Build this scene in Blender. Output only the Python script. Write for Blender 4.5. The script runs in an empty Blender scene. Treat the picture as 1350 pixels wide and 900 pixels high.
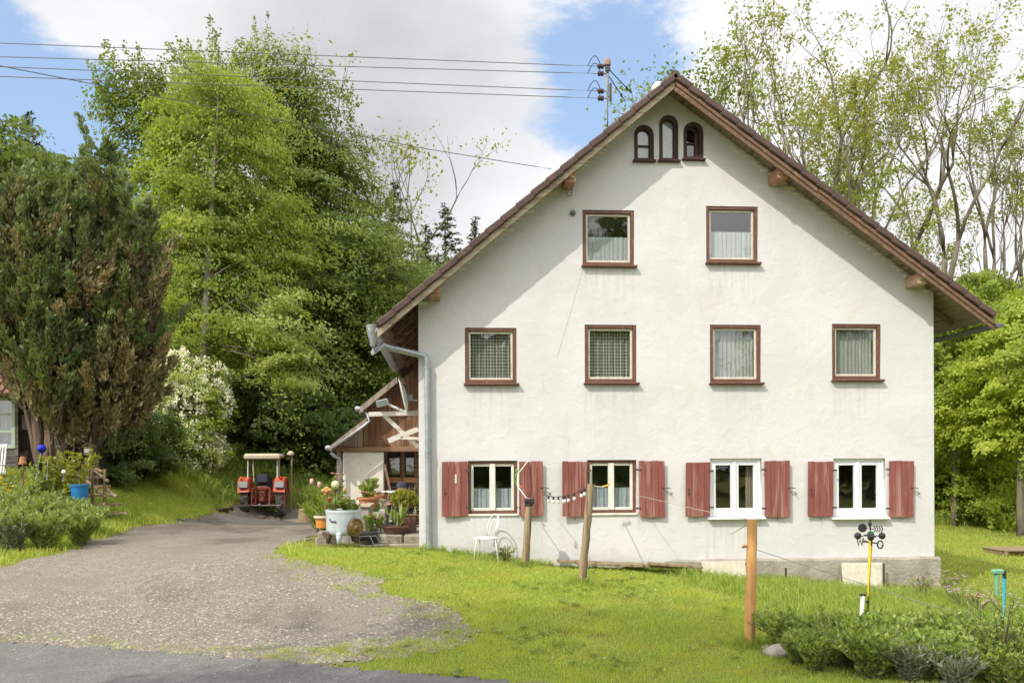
import bpy, math, random
import numpy as np
from mathutils import Vector, Matrix, Euler
R = math.radians
random.seed(7)
rng = np.random.default_rng(7)
C = bpy.context.scene.collection
scene = bpy.context.scene

# ------------------------------------------------------------ camera
F, CX, HY = 1220.0, 675.0, 605.0          # focal length and principal point in photo pixels (1350 x 900)
YAW, ROLL = math.atan(90/1220.0), R(0.25)
ZC = 2.25
cam_d = bpy.data.cameras.new('camera'); cam = bpy.data.objects.new('camera', cam_d); C.objects.link(cam)
cam_d.sensor_width = 36.0; cam_d.lens = 36.0*F/1350.0
cam_d.shift_x = 0.0; cam_d.shift_y = (HY-450.0)/1350.0
cam_d.clip_end = 2000.0; cam_d.clip_start = 0.1
cam.matrix_world = (Matrix.Translation((0, 0, ZC)) @ Matrix.Rotation(-YAW, 4, 'Z')
                    @ Matrix.Rotation(R(90), 4, 'X') @ Matrix.Rotation(-ROLL, 4, 'Z'))
scene.camera = cam

def ray(px, py):
    u, v = (px-CX)/F, (HY-py)/F
    cr, sr = math.cos(ROLL), math.sin(ROLL)
    u, v = u*cr+v*sr, -u*sr+v*cr
    c, s = math.cos(YAW), math.sin(YAW)
    return u*c+s, -u*s+c, v
def P(px, py, Y):
    """point of the place seen at a photo pixel, at depth Y (metres north of the camera)"""
    dx, dy, dz = ray(px, py)
    t = Y/dy
    return Vector((dx*t, Y, ZC+dz*t))

# ------------------------------------------------------------ sun, sky, exposure
SUN_EL, SUN_AZ = R(46), R(43)   # light travels to the right and away from the camera
sun_to = Vector((-math.sin(SUN_AZ)*math.cos(SUN_EL), -math.cos(SUN_AZ)*math.cos(SUN_EL), math.sin(SUN_EL)))
sd = bpy.data.lights.new('sun', 'SUN'); so = bpy.data.objects.new('sun', sd); C.objects.link(so)
sd.energy = 2.3; sd.angle = R(0.53); sd.color = (1.0, 0.925, 0.82)
so.rotation_euler = sun_to.to_track_quat('Z', 'Y').to_euler()
so.location = (0, 0, 40)
scene.view_settings.view_transform = 'Standard'; scene.view_settings.look = 'None'
scene.view_settings.gamma = 1.0; scene.view_settings.exposure = 0.62
try: scene.view_settings.use_curve_mapping = False
except Exception: pass
scene.render.engine = 'CYCLES'
scene.cycles.max_bounces = 8; scene.cycles.transparent_max_bounces = 24
scene.cycles.diffuse_bounces = 4; scene.cycles.transmission_bounces = 6
scene.cycles.sample_clamp_indirect = 6.0

W = bpy.data.worlds.new('World'); scene.world = W; W.use_nodes = True
wn, wl = W.node_tree.nodes, W.node_tree.links
wn.clear()
def wmath(op, a, b=None, c=None, clamp=False):
    n = wn.new('ShaderNodeMath'); n.operation = op; n.use_clamp = clamp
    for i, x in enumerate((a, b, c)):
        if x is None: continue
        if isinstance(x, (int, float)): n.inputs[i].default_value = x
        else: wl.new(x, n.inputs[i])
    return n.outputs[0]
def wrange(x, a, b, c=0.0, d=1.0):
    n = wn.new('ShaderNodeMapRange'); n.interpolation_type = 'SMOOTHSTEP'
    wl.new(x, n.inputs[0])
    for i, v in enumerate((a, b, c, d)): n.inputs[i+1].default_value = v
    return n.outputs[0]
def wmix(f, a, b):
    n = wn.new('ShaderNodeMix'); n.data_type = 'RGBA'
    if isinstance(f, float): n.inputs[0].default_value = f
    else: wl.new(f, n.inputs[0])
    for i, x in ((6, a), (7, b)):
        if isinstance(x, tuple): n.inputs[i].default_value = x+(1,)
        else: wl.new(x, n.inputs[i])
    return n.outputs[2]
w_out = wn.new('ShaderNodeOutputWorld'); w_bg = wn.new('ShaderNodeBackground')
wl.new(w_bg.outputs[0], w_out.inputs[0]); w_bg.inputs[1].default_value = 0.11
sky = wn.new('ShaderNodeTexSky'); sky.sky_type = 'NISHITA'; sky.sun_disc = False
sky.sun_elevation = SUN_EL; sky.sun_rotation = math.atan2(sun_to.x, sun_to.y)
sky.air_density = 1.0; sky.dust_density = 0.8; sky.ozone_density = 1.6
tc = wn.new('ShaderNodeTexCoord')
def wnoise(scale, detail, rough, off, dist=0.0):
    m = wn.new('ShaderNodeMapping'); wl.new(tc.outputs['Generated'], m.inputs[0])
    m.inputs['Location'].default_value = off; m.inputs['Scale'].default_value = (1, 1, 1.5)
    n = wn.new('ShaderNodeTexNoise'); wl.new(m.outputs[0], n.inputs['Vector'])
    n.inputs['Scale'].default_value = scale; n.inputs['Detail'].default_value = detail
    n.inputs['Roughness'].default_value = rough; n.inputs['Distortion'].default_value = dist
    return n.outputs[0]
def wblob(px, py, r, soft):
    d = Vector(ray(px, py)).normalized()
    n = wn.new('ShaderNodeVectorMath'); n.operation = 'DISTANCE'
    wl.new(tc.outputs['Generated'], n.inputs[0]); n.inputs[1].default_value = d
    return wrange(n.outputs['Value'], r-soft, r+soft, 1.0, 0.0)
base = wmath('ADD', wmath('MULTIPLY', wmath('SUBTRACT', wnoise(4.2, 10, 0.62, (3.1, 0.4, 1.7), 0.25), 0.5), 1.5), 0.5)
field = wmath('ADD', base, 0.10)
# clear holes in the cloud, where the blue shows
for px, py, r, s, amt in ((40, 165, 0.10, 0.09, 0.42), (20, 110, 0.05, 0.06, 0.12), (770, 95, 0.055, 0.06, 0.26), (845, 20, 0.06, 0.06, 0.30), (130, 190, 0.05, 0.05, 0.16), (700, 170, 0.05, 0.06, .10)):
    field = wmath('SUBTRACT', field, wmath('MULTIPLY', wblob(px, py, r, s), amt))
for px, py, r, s, amt in ((420, 80, 0.26, 0.12, 0.26), (640, 260, 0.12, 0.08, 0.22), (1200, 150, 0.28, 0.12, 0.25), (150, 20, 0.10, 0.06, 0.16)):
    field = wmath('ADD', field, wmath('MULTIPLY', wblob(px, py, r, s), amt))
mask = wrange(field, 0.47, 0.67)
shade_n = wnoise(4.5, 7, 0.55, (7.7, 2.2, 0.3), 0.1)
shade = wmath('ADD', wmath('MULTIPLY', wblob(540, 150, 0.16, 0.10), 0.55), wmath('MULTIPLY', wblob(250, 30, 0.20, 0.14), 0.22))
shade = wmath('SUBTRACT', shade, wmath('MULTIPLY', wblob(660, 250, 0.09, 0.05), 0.28))
shade = wmath('ADD', shade, wmath('MULTIPLY', wmath('SUBTRACT', shade_n, 0.5), 1.1), None, True)
cloud = wmix(shade, (6.2, 6.2, 6.3), (2.9, 2.95, 3.15))
# bright patch added to the unseen sky round the sun, as fill light
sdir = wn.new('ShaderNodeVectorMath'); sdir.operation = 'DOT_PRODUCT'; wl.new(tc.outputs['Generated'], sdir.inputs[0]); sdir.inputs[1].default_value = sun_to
fill_glow = wrange(sdir.outputs['Value'], 0.0, 0.95)
skyc = wmix(0.45, sky.outputs[0], (3.6, 5.0, 7.2))
wl.new(wmix(wmath('MULTIPLY', fill_glow, 0.9), wmix(mask, skyc, cloud), (14.2, 14.2, 14.4)), w_bg.inputs[0])

# ------------------------------------------------------------ mesh helpers
ORG = {}                                   # world position of each built object's origin
def link(o, parent=None, org=None):
    C.objects.link(o)
    if parent is not None:
        o.parent = parent; ORG[o] = ORG[parent]
    else:
        ORG[o] = Vector(org) if org is not None else Vector((0, 0, 0))
        o.location = ORG[o]
    return o
def thing(name, label, cat, loc, group=None):
    o = bpy.data.objects.new(name, None); o.empty_display_size = 0.2
    link(o, None, loc); o['label'] = label; o['category'] = cat
    if group: o['group'] = group
    return o
def tag(o, label, cat, group=None):
    o['label'] = label; o['category'] = cat
    if group: o['group'] = group
    return o
def np_mesh(name, V, faces, mats, parent=None, org=None, smooth=False, attr=None, mi=None):
    """V (n,3) world coords; faces: list of (k-gon index arrays)"""
    o3 = ORG[parent] if parent is not None else Vector(org if org is not None else (0, 0, 0))
    V = np.asarray(V, dtype=np.float64) - np.array(o3)[None, :]
    me = bpy.data.meshes.new(name)
    me.vertices.add(len(V)); me.vertices.foreach_set('co', V.astype(np.float32).ravel())
    loops = np.concatenate([np.asarray(f, dtype=np.int32).ravel() for f in faces])
    tot = np.concatenate([np.full(len(f), np.asarray(f).shape[1], dtype=np.int32) for f in faces])
    st = np.concatenate([[0], np.cumsum(tot)[:-1]]).astype(np.int32)
    me.loops.add(len(loops)); me.loops.foreach_set('vertex_index', loops)
    me.polygons.add(len(tot)); me.polygons.foreach_set('loop_start', st); me.polygons.foreach_set('loop_total', tot)
    if smooth: me.polygons.foreach_set('use_smooth', np.ones(len(tot), dtype=bool))
    if mi is not None: me.polygons.foreach_set('material_index', np.asarray(mi, dtype=np.int32))
    for m in (mats if isinstance(mats, (list, tuple)) else [mats]): me.materials.append(m)
    if attr is not None:
        a = me.attributes.new('v', 'FLOAT', 'POINT'); a.data.foreach_set('value', np.asarray(attr, dtype=np.float32))
    me.update(calc_edges=True); me.validate()
    o = bpy.data.objects.new(name, me)
    return link(o, parent, o3)
def frame_of(d):
    d = Vector(d).normalized()
    a = Vector((0, 0, 1)) if abs(d.z) < 0.93 else Vector((1, 0, 0))
    x = d.cross(a).normalized(); y = x.cross(d).normalized()
    return x, y, d
class MB:
    def __init__(s): s.v = []; s.f = []
    def add(s, vs, fs):
        n = len(s.v); s.v += [tuple(v) for v in vs]; s.f += [tuple(i+n for i in f) for f in fs]; return s
    def box(s, c, size, rot=None, bev=0.0):
        hx, hy, hz = size[0]/2, size[1]/2, size[2]/2
        M = (rot if isinstance(rot, Matrix) else Euler(rot).to_matrix()) if rot is not None else Matrix.Identity(3)
        c = Vector(c)
        b = min(bev, hx*.9, hy*.9, hz*.9)
        if b <= 0:
            vs = [c+M@Vector((x, y, z)) for z in (-hz, hz) for (x, y) in ((-hx, -hy), (hx, -hy), (hx, hy), (-hx, hy))]
            return s.add(vs, [(0, 3, 2, 1), (4, 5, 6, 7), (0, 1, 5, 4), (1, 2, 6, 5), (2, 3, 7, 6), (3, 0, 4, 7)])
        def ring(hx, hy, z, bb):
            return [(-hx+bb, -hy, z), (hx-bb, -hy, z), (hx, -hy+bb, z), (hx, hy-bb, z), (hx-bb, hy, z), (-hx+bb, hy, z), (-hx, hy-bb, z), (-hx, -hy+bb, z)]
        rs = [ring(hx-b, hy-b, -hz, b*.4), ring(hx, hy, -hz+b, b), ring(hx, hy, hz-b, b), ring(hx-b, hy-b, hz, b*.4)]
        vs = [c+M@Vector(p) for r in rs for p in r]
        fs = [tuple(reversed(range(8))), tuple(range(24, 32))]
        for k in range(3):
            for i in range(8):
                j = (i+1) % 8; fs.append((k*8+i, k*8+j, k*8+8+j, k*8+8+i))
        return s.add(vs, fs)
    def bar(s, p, q, w, h, bev=0.0, up=None):
        p, q = Vector(p), Vector(q); d = q-p
        if up is None: x, y, z = frame_of(d)
        else:
            z = d.normalized(); x = z.cross(Vector(up)).normalized(); y = x.cross(z).normalized()
        M = Matrix((x, y, z)).transposed()
        return s.box((p+q)/2, (w, h, d.length), M, bev)
    def tube(s, pts, r, n=8, caps=True):
        pts = [Vector(p) for p in pts]
        rs = list(r) if isinstance(r, (list, tuple)) else [r]*len(pts)
        vs, fs = [], []; prev = None
        for i, p in enumerate(pts):
            if i == 0: d = pts[1]-p
            elif i == len(pts)-1: d = p-pts[i-1]
            else: d = (pts[i+1]-p).normalized()+(p-pts[i-1]).normalized()
            if d.length < 1e-9: d = Vector((0, 0, 1))
            d.normalize()
            if prev is None: x, y, _ = frame_of(d)
            else:
                x = prev-d*prev.dot(d)
                if x.length < 1e-6: x, y, _ = frame_of(d)
                x.normalize(); y = d.cross(x)
            prev = x
            for k in range(n):
                a = 2*math.pi*k/n; vs.append(p+(x*math.cos(a)+y*math.sin(a))*rs[i])
        for i in range(len(pts)-1):
            for k in range(n):
                j = (k+1) % n; fs.append((i*n+k, i*n+j, i*n+n+j, i*n+n+k))
        if caps: fs += [tuple(reversed(range(n))), tuple(range((len(pts)-1)*n, len(pts)*n))]
        return s.add(vs, fs)
    def lathe(s, prof, c=(0, 0, 0), n=20, axis=None, a0=0.0, a1=2*math.pi):
        """prof: [(r, h)...] about axis (default z) from c"""
        x, y, z = (Vector((1, 0, 0)), Vector((0, 1, 0)), Vector((0, 0, 1))) if axis is None else frame_of(axis)
        c = Vector(c); full = abs(a1-a0-2*math.pi) < 1e-6; m = n if full else n+1
        vs = []
        for r, h in prof:
            for k in range(m):
                a = a0+(a1-a0)*k/n; vs.append(c+z*h+(x*math.cos(a)+y*math.sin(a))*max(r, 1e-4))
        fs = []
        for i in range(len(prof)-1):
            for k in range(n):
                j = (k+1) % m; fs.append((i*m+k, i*m+j, i*m+m+j, i*m+m+k))
        return s.add(vs, fs)
    def sphere(s, c, r, n=12, sq=(1, 1, 1)):
        pr = [(math.sin(math.pi*i/n), -math.cos(math.pi*i/n)) for i in range(n+1)]
        k = len(s.v); s.lathe(pr, (0, 0, 0), n+4)
        for i in range(k, len(s.v)):
            v = s.v[i]; s.v[i] = (c[0]+v[0]*r*sq[0], c[1]+v[1]*r*sq[1], c[2]+v[2]*r*sq[2])
        return s
    def prism(s, poly, d):
        """poly: world points of a planar polygon; d: extrusion vector"""
        n = len(poly); d = Vector(d); a = [Vector(p) for p in poly]; vs = a+[p+d for p in a]
        fs = [tuple(reversed(range(n))), tuple(range(n, 2*n))]+[(i, (i+1) % n, n+(i+1) % n, n+i) for i in range(n)]
        return s.add(vs, fs)
    def build(s, name, mat, parent=None, org=None, smooth=False, bevel=0.0, auto=None):
        o3 = ORG[parent] if parent is not None else Vector(org if org is not None else (0, 0, 0))
        me = bpy.data.meshes.new(name)
        me.from_pydata([tuple(Vector(v)-o3) for v in s.v], [], s.f)
        for m in (mat if isinstance(mat, (list, tuple)) else [mat]): me.materials.append(m)
        if smooth: me.polygons.foreach_set('use_smooth', [True]*len(me.polygons))
        me.update()
        if smooth and auto:
            me.set_sharp_from_angle(angle=R(auto))
        o = bpy.data.objects.new(name, me); link(o, parent, o3)
        if bevel:
            b = o.modifiers.new('bevel', 'BEVEL'); b.width = bevel; b.segments = 2; b.limit_method = 'ANGLE'
        return o
def curve_sheet(name, outer, holes, y0, y1, mat, parent):
    """upright slab in the x-z plane between y0 and y1, with holes; outlines are (x, z) lists"""
    cu = bpy.data.curves.new(name, 'CURVE'); cu.dimensions = '2D'; cu.fill_mode = 'BOTH'; cu.extrude = (y1-y0)/2
    for pl in [outer]+holes:
        sp = cu.splines.new('POLY'); sp.points.add(len(pl)-1); sp.use_cyclic_u = True
        for p, (x, z) in zip(sp.points, pl): p.co = (x, z, 0, 1)
    tmp = bpy.data.objects.new('tmp', cu); C.objects.link(tmp)
    dg = bpy.context.evaluated_depsgraph_get()
    me = bpy.data.meshes.new_from_object(tmp.evaluated_get(dg)); me.name = name
    bpy.data.objects.remove(tmp)
    o3 = ORG[parent]
    me.transform(Matrix.Translation(Vector((0, (y0+y1)/2, 0))-o3) @ Matrix.Rotation(R(90), 4, 'X'))
    me.materials.clear(); me.materials.append(mat)
    o = bpy.data.objects.new(name, me); return link(o, parent)
def copy_tree(o, parent=None):
    c = o.copy(); C.objects.link(c)
    if parent is not None: c.parent = parent; c.matrix_parent_inverse = o.matrix_parent_inverse.copy()
    for ch in list(o.children): copy_tree(ch, c)
    return c
def dup(root, loc, rz, scale, label, group=None):
    c = copy_tree(root); c.location = loc; c.rotation_euler = (0, 0, rz)
    c.scale = scale if isinstance(scale, (tuple, list)) else (scale,)*3
    c['label'] = label
    if group: c['group'] = group
    ORG[c] = Vector(loc)
    return c

# ------------------------------------------------------------ materials
def new_mat(name):
    m = bpy.data.materials.new(name); m.use_nodes = True
    nt = m.node_tree; b = nt.nodes['Principled BSDF']
    return m, nt.nodes, nt.links, b
def nmix(nd, ln, f, a, b, mode='MIX'):
    n = nd.new('ShaderNodeMix'); n.data_type = 'RGBA'; n.blend_type = mode
    if isinstance(f, (int, float)): n.inputs[0].default_value = f
    else: ln.new(f, n.inputs[0])
    for i, x in ((6, a), (7, b)):
        if isinstance(x, tuple): n.inputs[i].default_value = x[:3]+(1,)
        else: ln.new(x, n.inputs[i])
    return n.outputs[2]
def nnoise(nd, ln, vec, scale, detail=4, rough=.55, dist=0.0):
    n = nd.new('ShaderNodeTexNoise'); ln.new(vec, n.inputs['Vector'])
    n.inputs['Scale'].default_value = scale; n.inputs['Detail'].default_value = detail
    n.inputs['Roughness'].default_value = rough; n.inputs['Distortion'].default_value = dist
    return n.outputs[0]
def nramp(nd, ln, x, a, b):
    n = nd.new('ShaderNodeMapRange'); n.interpolation_type = 'SMOOTHSTEP'; ln.new(x, n.inputs[0])
    n.inputs[1].default_value = a; n.inputs[2].default_value = b
    return n.outputs[0]
def ncoord(nd, ln, scale=(1, 1, 1), kind='Object', rot=(0, 0, 0)):
    t = nd.new('ShaderNodeTexCoord'); m = nd.new('ShaderNodeMapping'); ln.new(t.outputs[kind], m.inputs[0])
    m.inputs['Scale'].default_value = scale; m.inputs['Rotation'].default_value = rot
    return m.outputs[0]
def nbump(nd, ln, b, h, strength, dist=0.01):
    n = nd.new('ShaderNodeBump'); ln.new(h, n.inputs['Height']); n.inputs['Strength'].default_value = strength
    n.inputs['Distance'].default_value = dist; ln.new(n.outputs[0], b.inputs['Normal'])
def mat(name, c1, c2=None, scale=6.0, rough=.7, bump=0.0, bscale=40.0, metal=0.0, stretch=(1, 1, 1), c3=None, s3=1.5, t3=(.5, .7), spec=None, bdist=.01):
    m, nd, ln, b = new_mat(name)
    b.inputs['Roughness'].default_value = rough; b.inputs['Metallic'].default_value = metal
    if spec is not None: b.inputs['Specular IOR Level'].default_value = spec
    v = ncoord(nd, ln, stretch)
    if c2 is None: c2 = tuple(x*.8 for x in c1)
    col = nmix(nd, ln, nramp(nd, ln, nnoise(nd, ln, v, scale, 6, .6), .3, .7), c1, c2)
    if c3 is not None:
        col = nmix(nd, ln, nramp(nd, ln, nnoise(nd, ln, v, s3, 5, .62, .3), *t3), col, c3)
    ln.new(col, b.inputs['Base Color'])
    if bump: nbump(nd, ln, b, nnoise(nd, ln, v, bscale, 6, .6), bump, bdist)
    return m
def leaf_mat(name, c1, c2, c3=None, trans=.38, rough=.5, nscale=.35):
    """c1..c2 by each leaf's own tint, whole boughs drifting towards c3"""
    m, nd, ln, b = new_mat(name)
    at = nd.new('ShaderNodeAttribute'); at.attribute_name = 'v'
    col = nmix(nd, ln, at.outputs['Fac'], c1, c2)
    if c3:
        v = ncoord(nd, ln)
        col = nmix(nd, ln, nramp(nd, ln, nnoise(nd, ln, v, nscale, 3), .42, .62), col, c3)
    ln.new(col, b.inputs['Base Color']); b.inputs['Roughness'].default_value = rough
    b.inputs['Specular IOR Level'].default_value = .35
    t = nd.new('ShaderNodeBsdfTranslucent')
    tcol = nmix(nd, ln, 1.0, col, (1.55, 1.5, .6), 'MULTIPLY'); ln.new(tcol, t.inputs[0])
    mx = nd.new('ShaderNodeMixShader'); mx.inputs[0].default_value = trans
    ln.new(b.outputs[0], mx.inputs[1]); ln.new(t.outputs[0], mx.inputs[2])
    out = [n for n in nd if n.type == 'OUTPUT_MATERIAL'][0]; ln.new(mx.outputs[0], out.inputs[0])
    return m
def glass_mat(name, tint=(.9, .95, .93), refl=1.0):
    m, nd, ln, b = new_mat(name); nd.remove(b)
    t = nd.new('ShaderNodeBsdfTransparent'); t.inputs[0].default_value = tint+(1,)
    g = nd.new('ShaderNodeBsdfGlossy'); g.inputs['Roughness'].default_value = .02
    v = ncoord(nd, ln); bp = nd.new('ShaderNodeBump'); bp.inputs['Strength'].default_value = .06; bp.inputs['Distance'].default_value = .02
    ln.new(nnoise(nd, ln, v, 3.0, 2), bp.inputs['Height']); ln.new(bp.outputs[0], g.inputs['Normal'])
    fr = nd.new('ShaderNodeLayerWeight'); fr.inputs[0].default_value = .5
    pw = nd.new('ShaderNodeMath'); pw.operation = 'POWER'; ln.new(fr.outputs['Facing'], pw.inputs[0]); pw.inputs[1].default_value = 4.5
    mu = nd.new('ShaderNodeMath'); mu.operation = 'MULTIPLY_ADD'; mu.inputs[1].default_value = .85*refl; mu.inputs[2].default_value = .15; mu.use_clamp = True
    ln.new(pw.outputs[0], mu.inputs[0])
    mx = nd.new('ShaderNodeMixShader'); ln.new(mu.outputs[0], mx.inputs[0]); ln.new(t.outputs[0], mx.inputs[1]); ln.new(g.outputs[0], mx.inputs[2])
    out = [n for n in nd if n.type == 'OUTPUT_MATERIAL'][0]; ln.new(mx.outputs[0], out.inputs[0])
    return m
def lace_mat(name, col, kind, dens=.8):
    """net curtain: holes in a weave; kind 'check' or 'plain'"""
    m, nd, ln, b = new_mat(name)
    v = ncoord(nd, ln); b.inputs['Roughness'].default_value = .9
    t0 = nd.new('ShaderNodeBsdfTranslucent'); t0.inputs[0].default_value = col+(1,)
    b.inputs['Base Color'].default_value = col+(1,)
    body = nd.new('ShaderNodeMixShader'); body.inputs[0].default_value = .4
    ln.new(b.outputs[0], body.inputs[1]); ln.new(t0.outputs[0], body.inputs[2])
    if kind == 'check':
        sx = nd.new('ShaderNodeSeparateXYZ'); ln.new(v, sx.inputs[0])
        def tri(o, fr):
            a = nd.new('ShaderNodeMath'); a.operation = 'MULTIPLY'; a.inputs[1].default_value = fr; ln.new(o, a.inputs[0])
            p = nd.new('ShaderNodeMath'); p.operation = 'PINGPONG'; p.inputs[1].default_value = .5; ln.new(a.outputs[0], p.inputs[0]); return p.outputs[0]
        mm = nd.new('ShaderNodeMath'); mm.operation = 'MAXIMUM'; ln.new(tri(sx.outputs[0], 19.), mm.inputs[0]); ln.new(tri(sx.outputs[2], 17.), mm.inputs[1])
        fac = nramp(nd, ln, mm.outputs[0], .28, .42)
        lo = .18
    else:
        fac = nramp(nd, ln, nnoise(nd, ln, v, 45, 2), .35, .6); lo = dens-.15
    mr = nd.new('ShaderNodeMapRange'); ln.new(fac, mr.inputs[0]); mr.inputs[3].default_value = lo; mr.inputs[4].default_value = dens
    tr = nd.new('ShaderNodeBsdfTransparent')
    mx = nd.new('ShaderNodeMixShader'); ln.new(mr.outputs[0], mx.inputs[0]); ln.new(tr.outputs[0], mx.inputs[1]); ln.new(body.outputs[0], mx.inputs[2])
    out = [n for n in nd if n.type == 'OUTPUT_MATERIAL'][0]; ln.new(mx.outputs[0], out.inputs[0])
    return m

def sill_(x0, y0, x1): a, c = P(x0, y0, 16.5), P(x1, y0, 16.5); return (a.x, a.z, c.x)
SILLS = [sill_(*q) for q in ((768, 352, 836), (931, 348, 999), (613, 507, 681), (771, 506, 839), (936, 506, 1003), (1097, 502, 1161), (617, 679, 682), (936, 684, 1004))]
def stucco():
    m, nd, ln, b = new_mat('lime_render_white')
    v = ncoord(nd, ln); b.inputs['Roughness'].default_value = .92; b.inputs['Specular IOR Level'].default_value = .15
    col = nmix(nd, ln, nramp(nd, ln, nnoise(nd, ln, v, .7, 6, .6), .35, .65), (.668, .656, .645), (.608, .60, .59))
    col = nmix(nd, ln, nramp(nd, ln, nnoise(nd, ln, v, 2.6, 7, .65, .4), .57, .70), col, (.64, .60, .545))
    vs = ncoord(nd, ln, (2.2, 2.2, .35))
    col = nmix(nd, ln, nramp(nd, ln, nnoise(nd, ln, vs, 1.6, 7, .7, .5), .58, .76), col, (.54, .52, .485))
    sp = nnoise(nd, ln, v, 24, 3, .5)
    col = nmix(nd, ln, nramp(nd, ln, sp, .74, .80), col, (.42, .36, .30))
    # drip stains under the window sills and splash dirt along the foot of the wall
    sx = nd.new('ShaderNodeSeparateXYZ'); g_ = nd.new('ShaderNodeNewGeometry'); ln.new(g_.outputs['Position'], sx.inputs[0])
    def mth(op, a, c=0.0, d=None):
        n = nd.new('ShaderNodeMath'); n.operation = op
        for i, q in enumerate((a, c, d)):
            if q is None: continue
            if isinstance(q, (int, float)): n.inputs[i].default_value = q
            else: ln.new(q, n.inputs[i])
        return n.outputs[0]
    vd = ncoord(nd, ln, (7, 7, .55)); drip = nramp(nd, ln, nnoise(nd, ln, vd, 2.0, 5, .6), .44, .66)
    tot = None
    for (x0, z0, x1) in SILLS:
        m1 = nramp(nd, ln, mth('ABSOLUTE', mth('SUBTRACT', sx.outputs[0], (x0+x1)/2)), (x1-x0)/2+.10, (x1-x0)/2-.08)
        m2 = nramp(nd, ln, sx.outputs[2], z0-1.0, z0-.04)
        m3 = nramp(nd, ln, sx.outputs[2], z0+.02, z0-.02)
        q = mth('MULTIPLY', mth('MULTIPLY', m1, m2), m3); tot = q if tot is None else mth('MAXIMUM', tot, q)
    col = nmix(nd, ln, mth('MULTIPLY', mth('MULTIPLY', tot, drip), .5), col, (.50, .475, .435))
    foot = mth('ADD', sx.outputs[2], mth('MULTIPLY', nnoise(nd, ln, v, 2.2, 6, .65), -.9)); foot = mth('ADD', foot, mth('MULTIPLY', sx.outputs[0], .07))
    col = nmix(nd, ln, mth('MULTIPLY', nramp(nd, ln, foot, .45, .05), .3), col, (.43, .41, .365))
    ln.new(col, b.inputs['Base Color'])
    h1 = nnoise(nd, ln, v, 5.5, 8, .62, .6); h2 = nnoise(nd, ln, v, 60, 4, .6)
    hm = nd.new('ShaderNodeMath'); hm.operation = 'MULTIPLY_ADD'; ln.new(h2, hm.inputs[0]); hm.inputs[1].default_value = .10; ln.new(h1, hm.inputs[2])
    nbump(nd, ln, b, hm.outputs[0], .42, .028)
    return m
def wood(name, c1, c2, c3=None, axis=2, rough=.8, bump=.5, t3=(.5, .65)):
    st = [9, 9, 9]; st[axis] = .7
    return mat(name, c1, c2, 2.2, rough, bump, 6.0, 0, tuple(st), c3, 1.0, t3)
M = {}
M['render'] = stucco()
M['plinth'] = mat('cement_plinth', (.40, .365, .30), (.29, .262, .21), 2.5, .95, .8, 18, c3=(.21, .185, .14), s3=3.5, t3=(.55, .75), bdist=.03)
M['old_plaster'] = mat('cracked_plaster', (.72, .69, .62), (.62, .58, .50), 3, .95, .8, 14, c3=(.42, .34, .26), s3=5, t3=(.62, .75), bdist=.02)
M['tile'] = mat('brown_roof_tile', (.105, .060, .045), (.065, .040, .033), 5, .75, .3, 30, c3=(.15, .10, .075), s3=9, t3=(.55, .8))
M['barge'] = mat('weathered_red_board', (.205, .12, .075), (.135, .08, .05), 14, .85, .6, 30, c3=(.36, .25, .165), s3=5, t3=(.56, .72))
M['pale_board'] = wood('pale_weathered_board', (.50, .42, .31), (.36, .28, .19), (.25, .17, .11), 0, .85, .5)
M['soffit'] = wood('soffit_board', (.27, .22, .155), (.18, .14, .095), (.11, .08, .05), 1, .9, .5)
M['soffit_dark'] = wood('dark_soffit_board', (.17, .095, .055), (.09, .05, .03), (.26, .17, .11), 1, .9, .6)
M['rafter'] = wood('rafter_timber', (.22, .19, .11), (.15, .12, .07), None, 0, .9, .5)
M['purlin'] = wood('purlin_end', (.44, .25, .14), (.28, .15, .085), (.50, .40, .29), 1, .85, .6)
M['brown_frame'] = mat('red_brown_paint', (.165, .066, .043), (.115, .05, .034), 8, .6, .3, 40, c3=(.36, .22, .15), s3=14, t3=(.6, .75))
M['dark_frame'] = mat('dark_brown_paint', (.075, .034, .026), (.05, .025, .02), 8, .7, .3, 40)
M['cream'] = mat('cream_window_paint', (.66, .62, .50), (.54, .50, .39), 9, .55, .15, 40)
M['white_frame'] = mat('old_white_paint', (.74, .73, .66), (.66, .64, .56), 9, .5, .15, 40)
M['pvc'] = mat('white_window_plastic', (.82, .83, .84), (.79, .80, .81), 3, .3)
M['glass'] = glass_mat('window_glass')
M['shutter'] = wood('red_shutter_paint', (.255, .078, .062), (.195, .057, .046), (.37, .19, .155), 2, .75, .55, (.46, .66))
M['iron'] = mat('rusty_iron', (.05, .04, .035), (.11, .06, .04), 20, .7, .3, 60)
M['zinc'] = mat('weathered_zinc', (.40, .43, .45), (.31, .34, .36), 5, .42, .1, 30, .6, c3=(.46, .48, .48), s3=8)
M['dark_zinc'] = mat('dark_gutter_zinc', (.16, .17, .17), (.11, .12, .12), 5, .5, .1, 30, .4)
M['lace_check'] = lace_mat('check_net_curtain', (.78, .75, .64), 'check', .85)
M['lace'] = lace_mat('white_net_curtain', (.86, .87, .88), 'plain', .92)
M['lace_thin'] = lace_mat('thin_net_curtain', (.80, .80, .74), 'plain', .80)
M['lace_blue'] = lace_mat('bluish_net_curtain', (.70, .75, .86), 'plain', .97)
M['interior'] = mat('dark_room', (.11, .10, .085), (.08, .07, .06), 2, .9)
M['brown_boards'] = wood('brown_barn_boards', (.21, .105, .055), (.13, .062, .034), (.30, .19, .12), 2, .9, .6)
M['grey_boards'] = wood('grey_barn_boards', (.30, .25, .20), (.19, .15, .115), (.38, .31, .24), 2, .9, .6)
M['beam'] = wood('barn_beam', (.28, .16, .095), (.19, .105, .06), None, 0, .85, .5)
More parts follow.
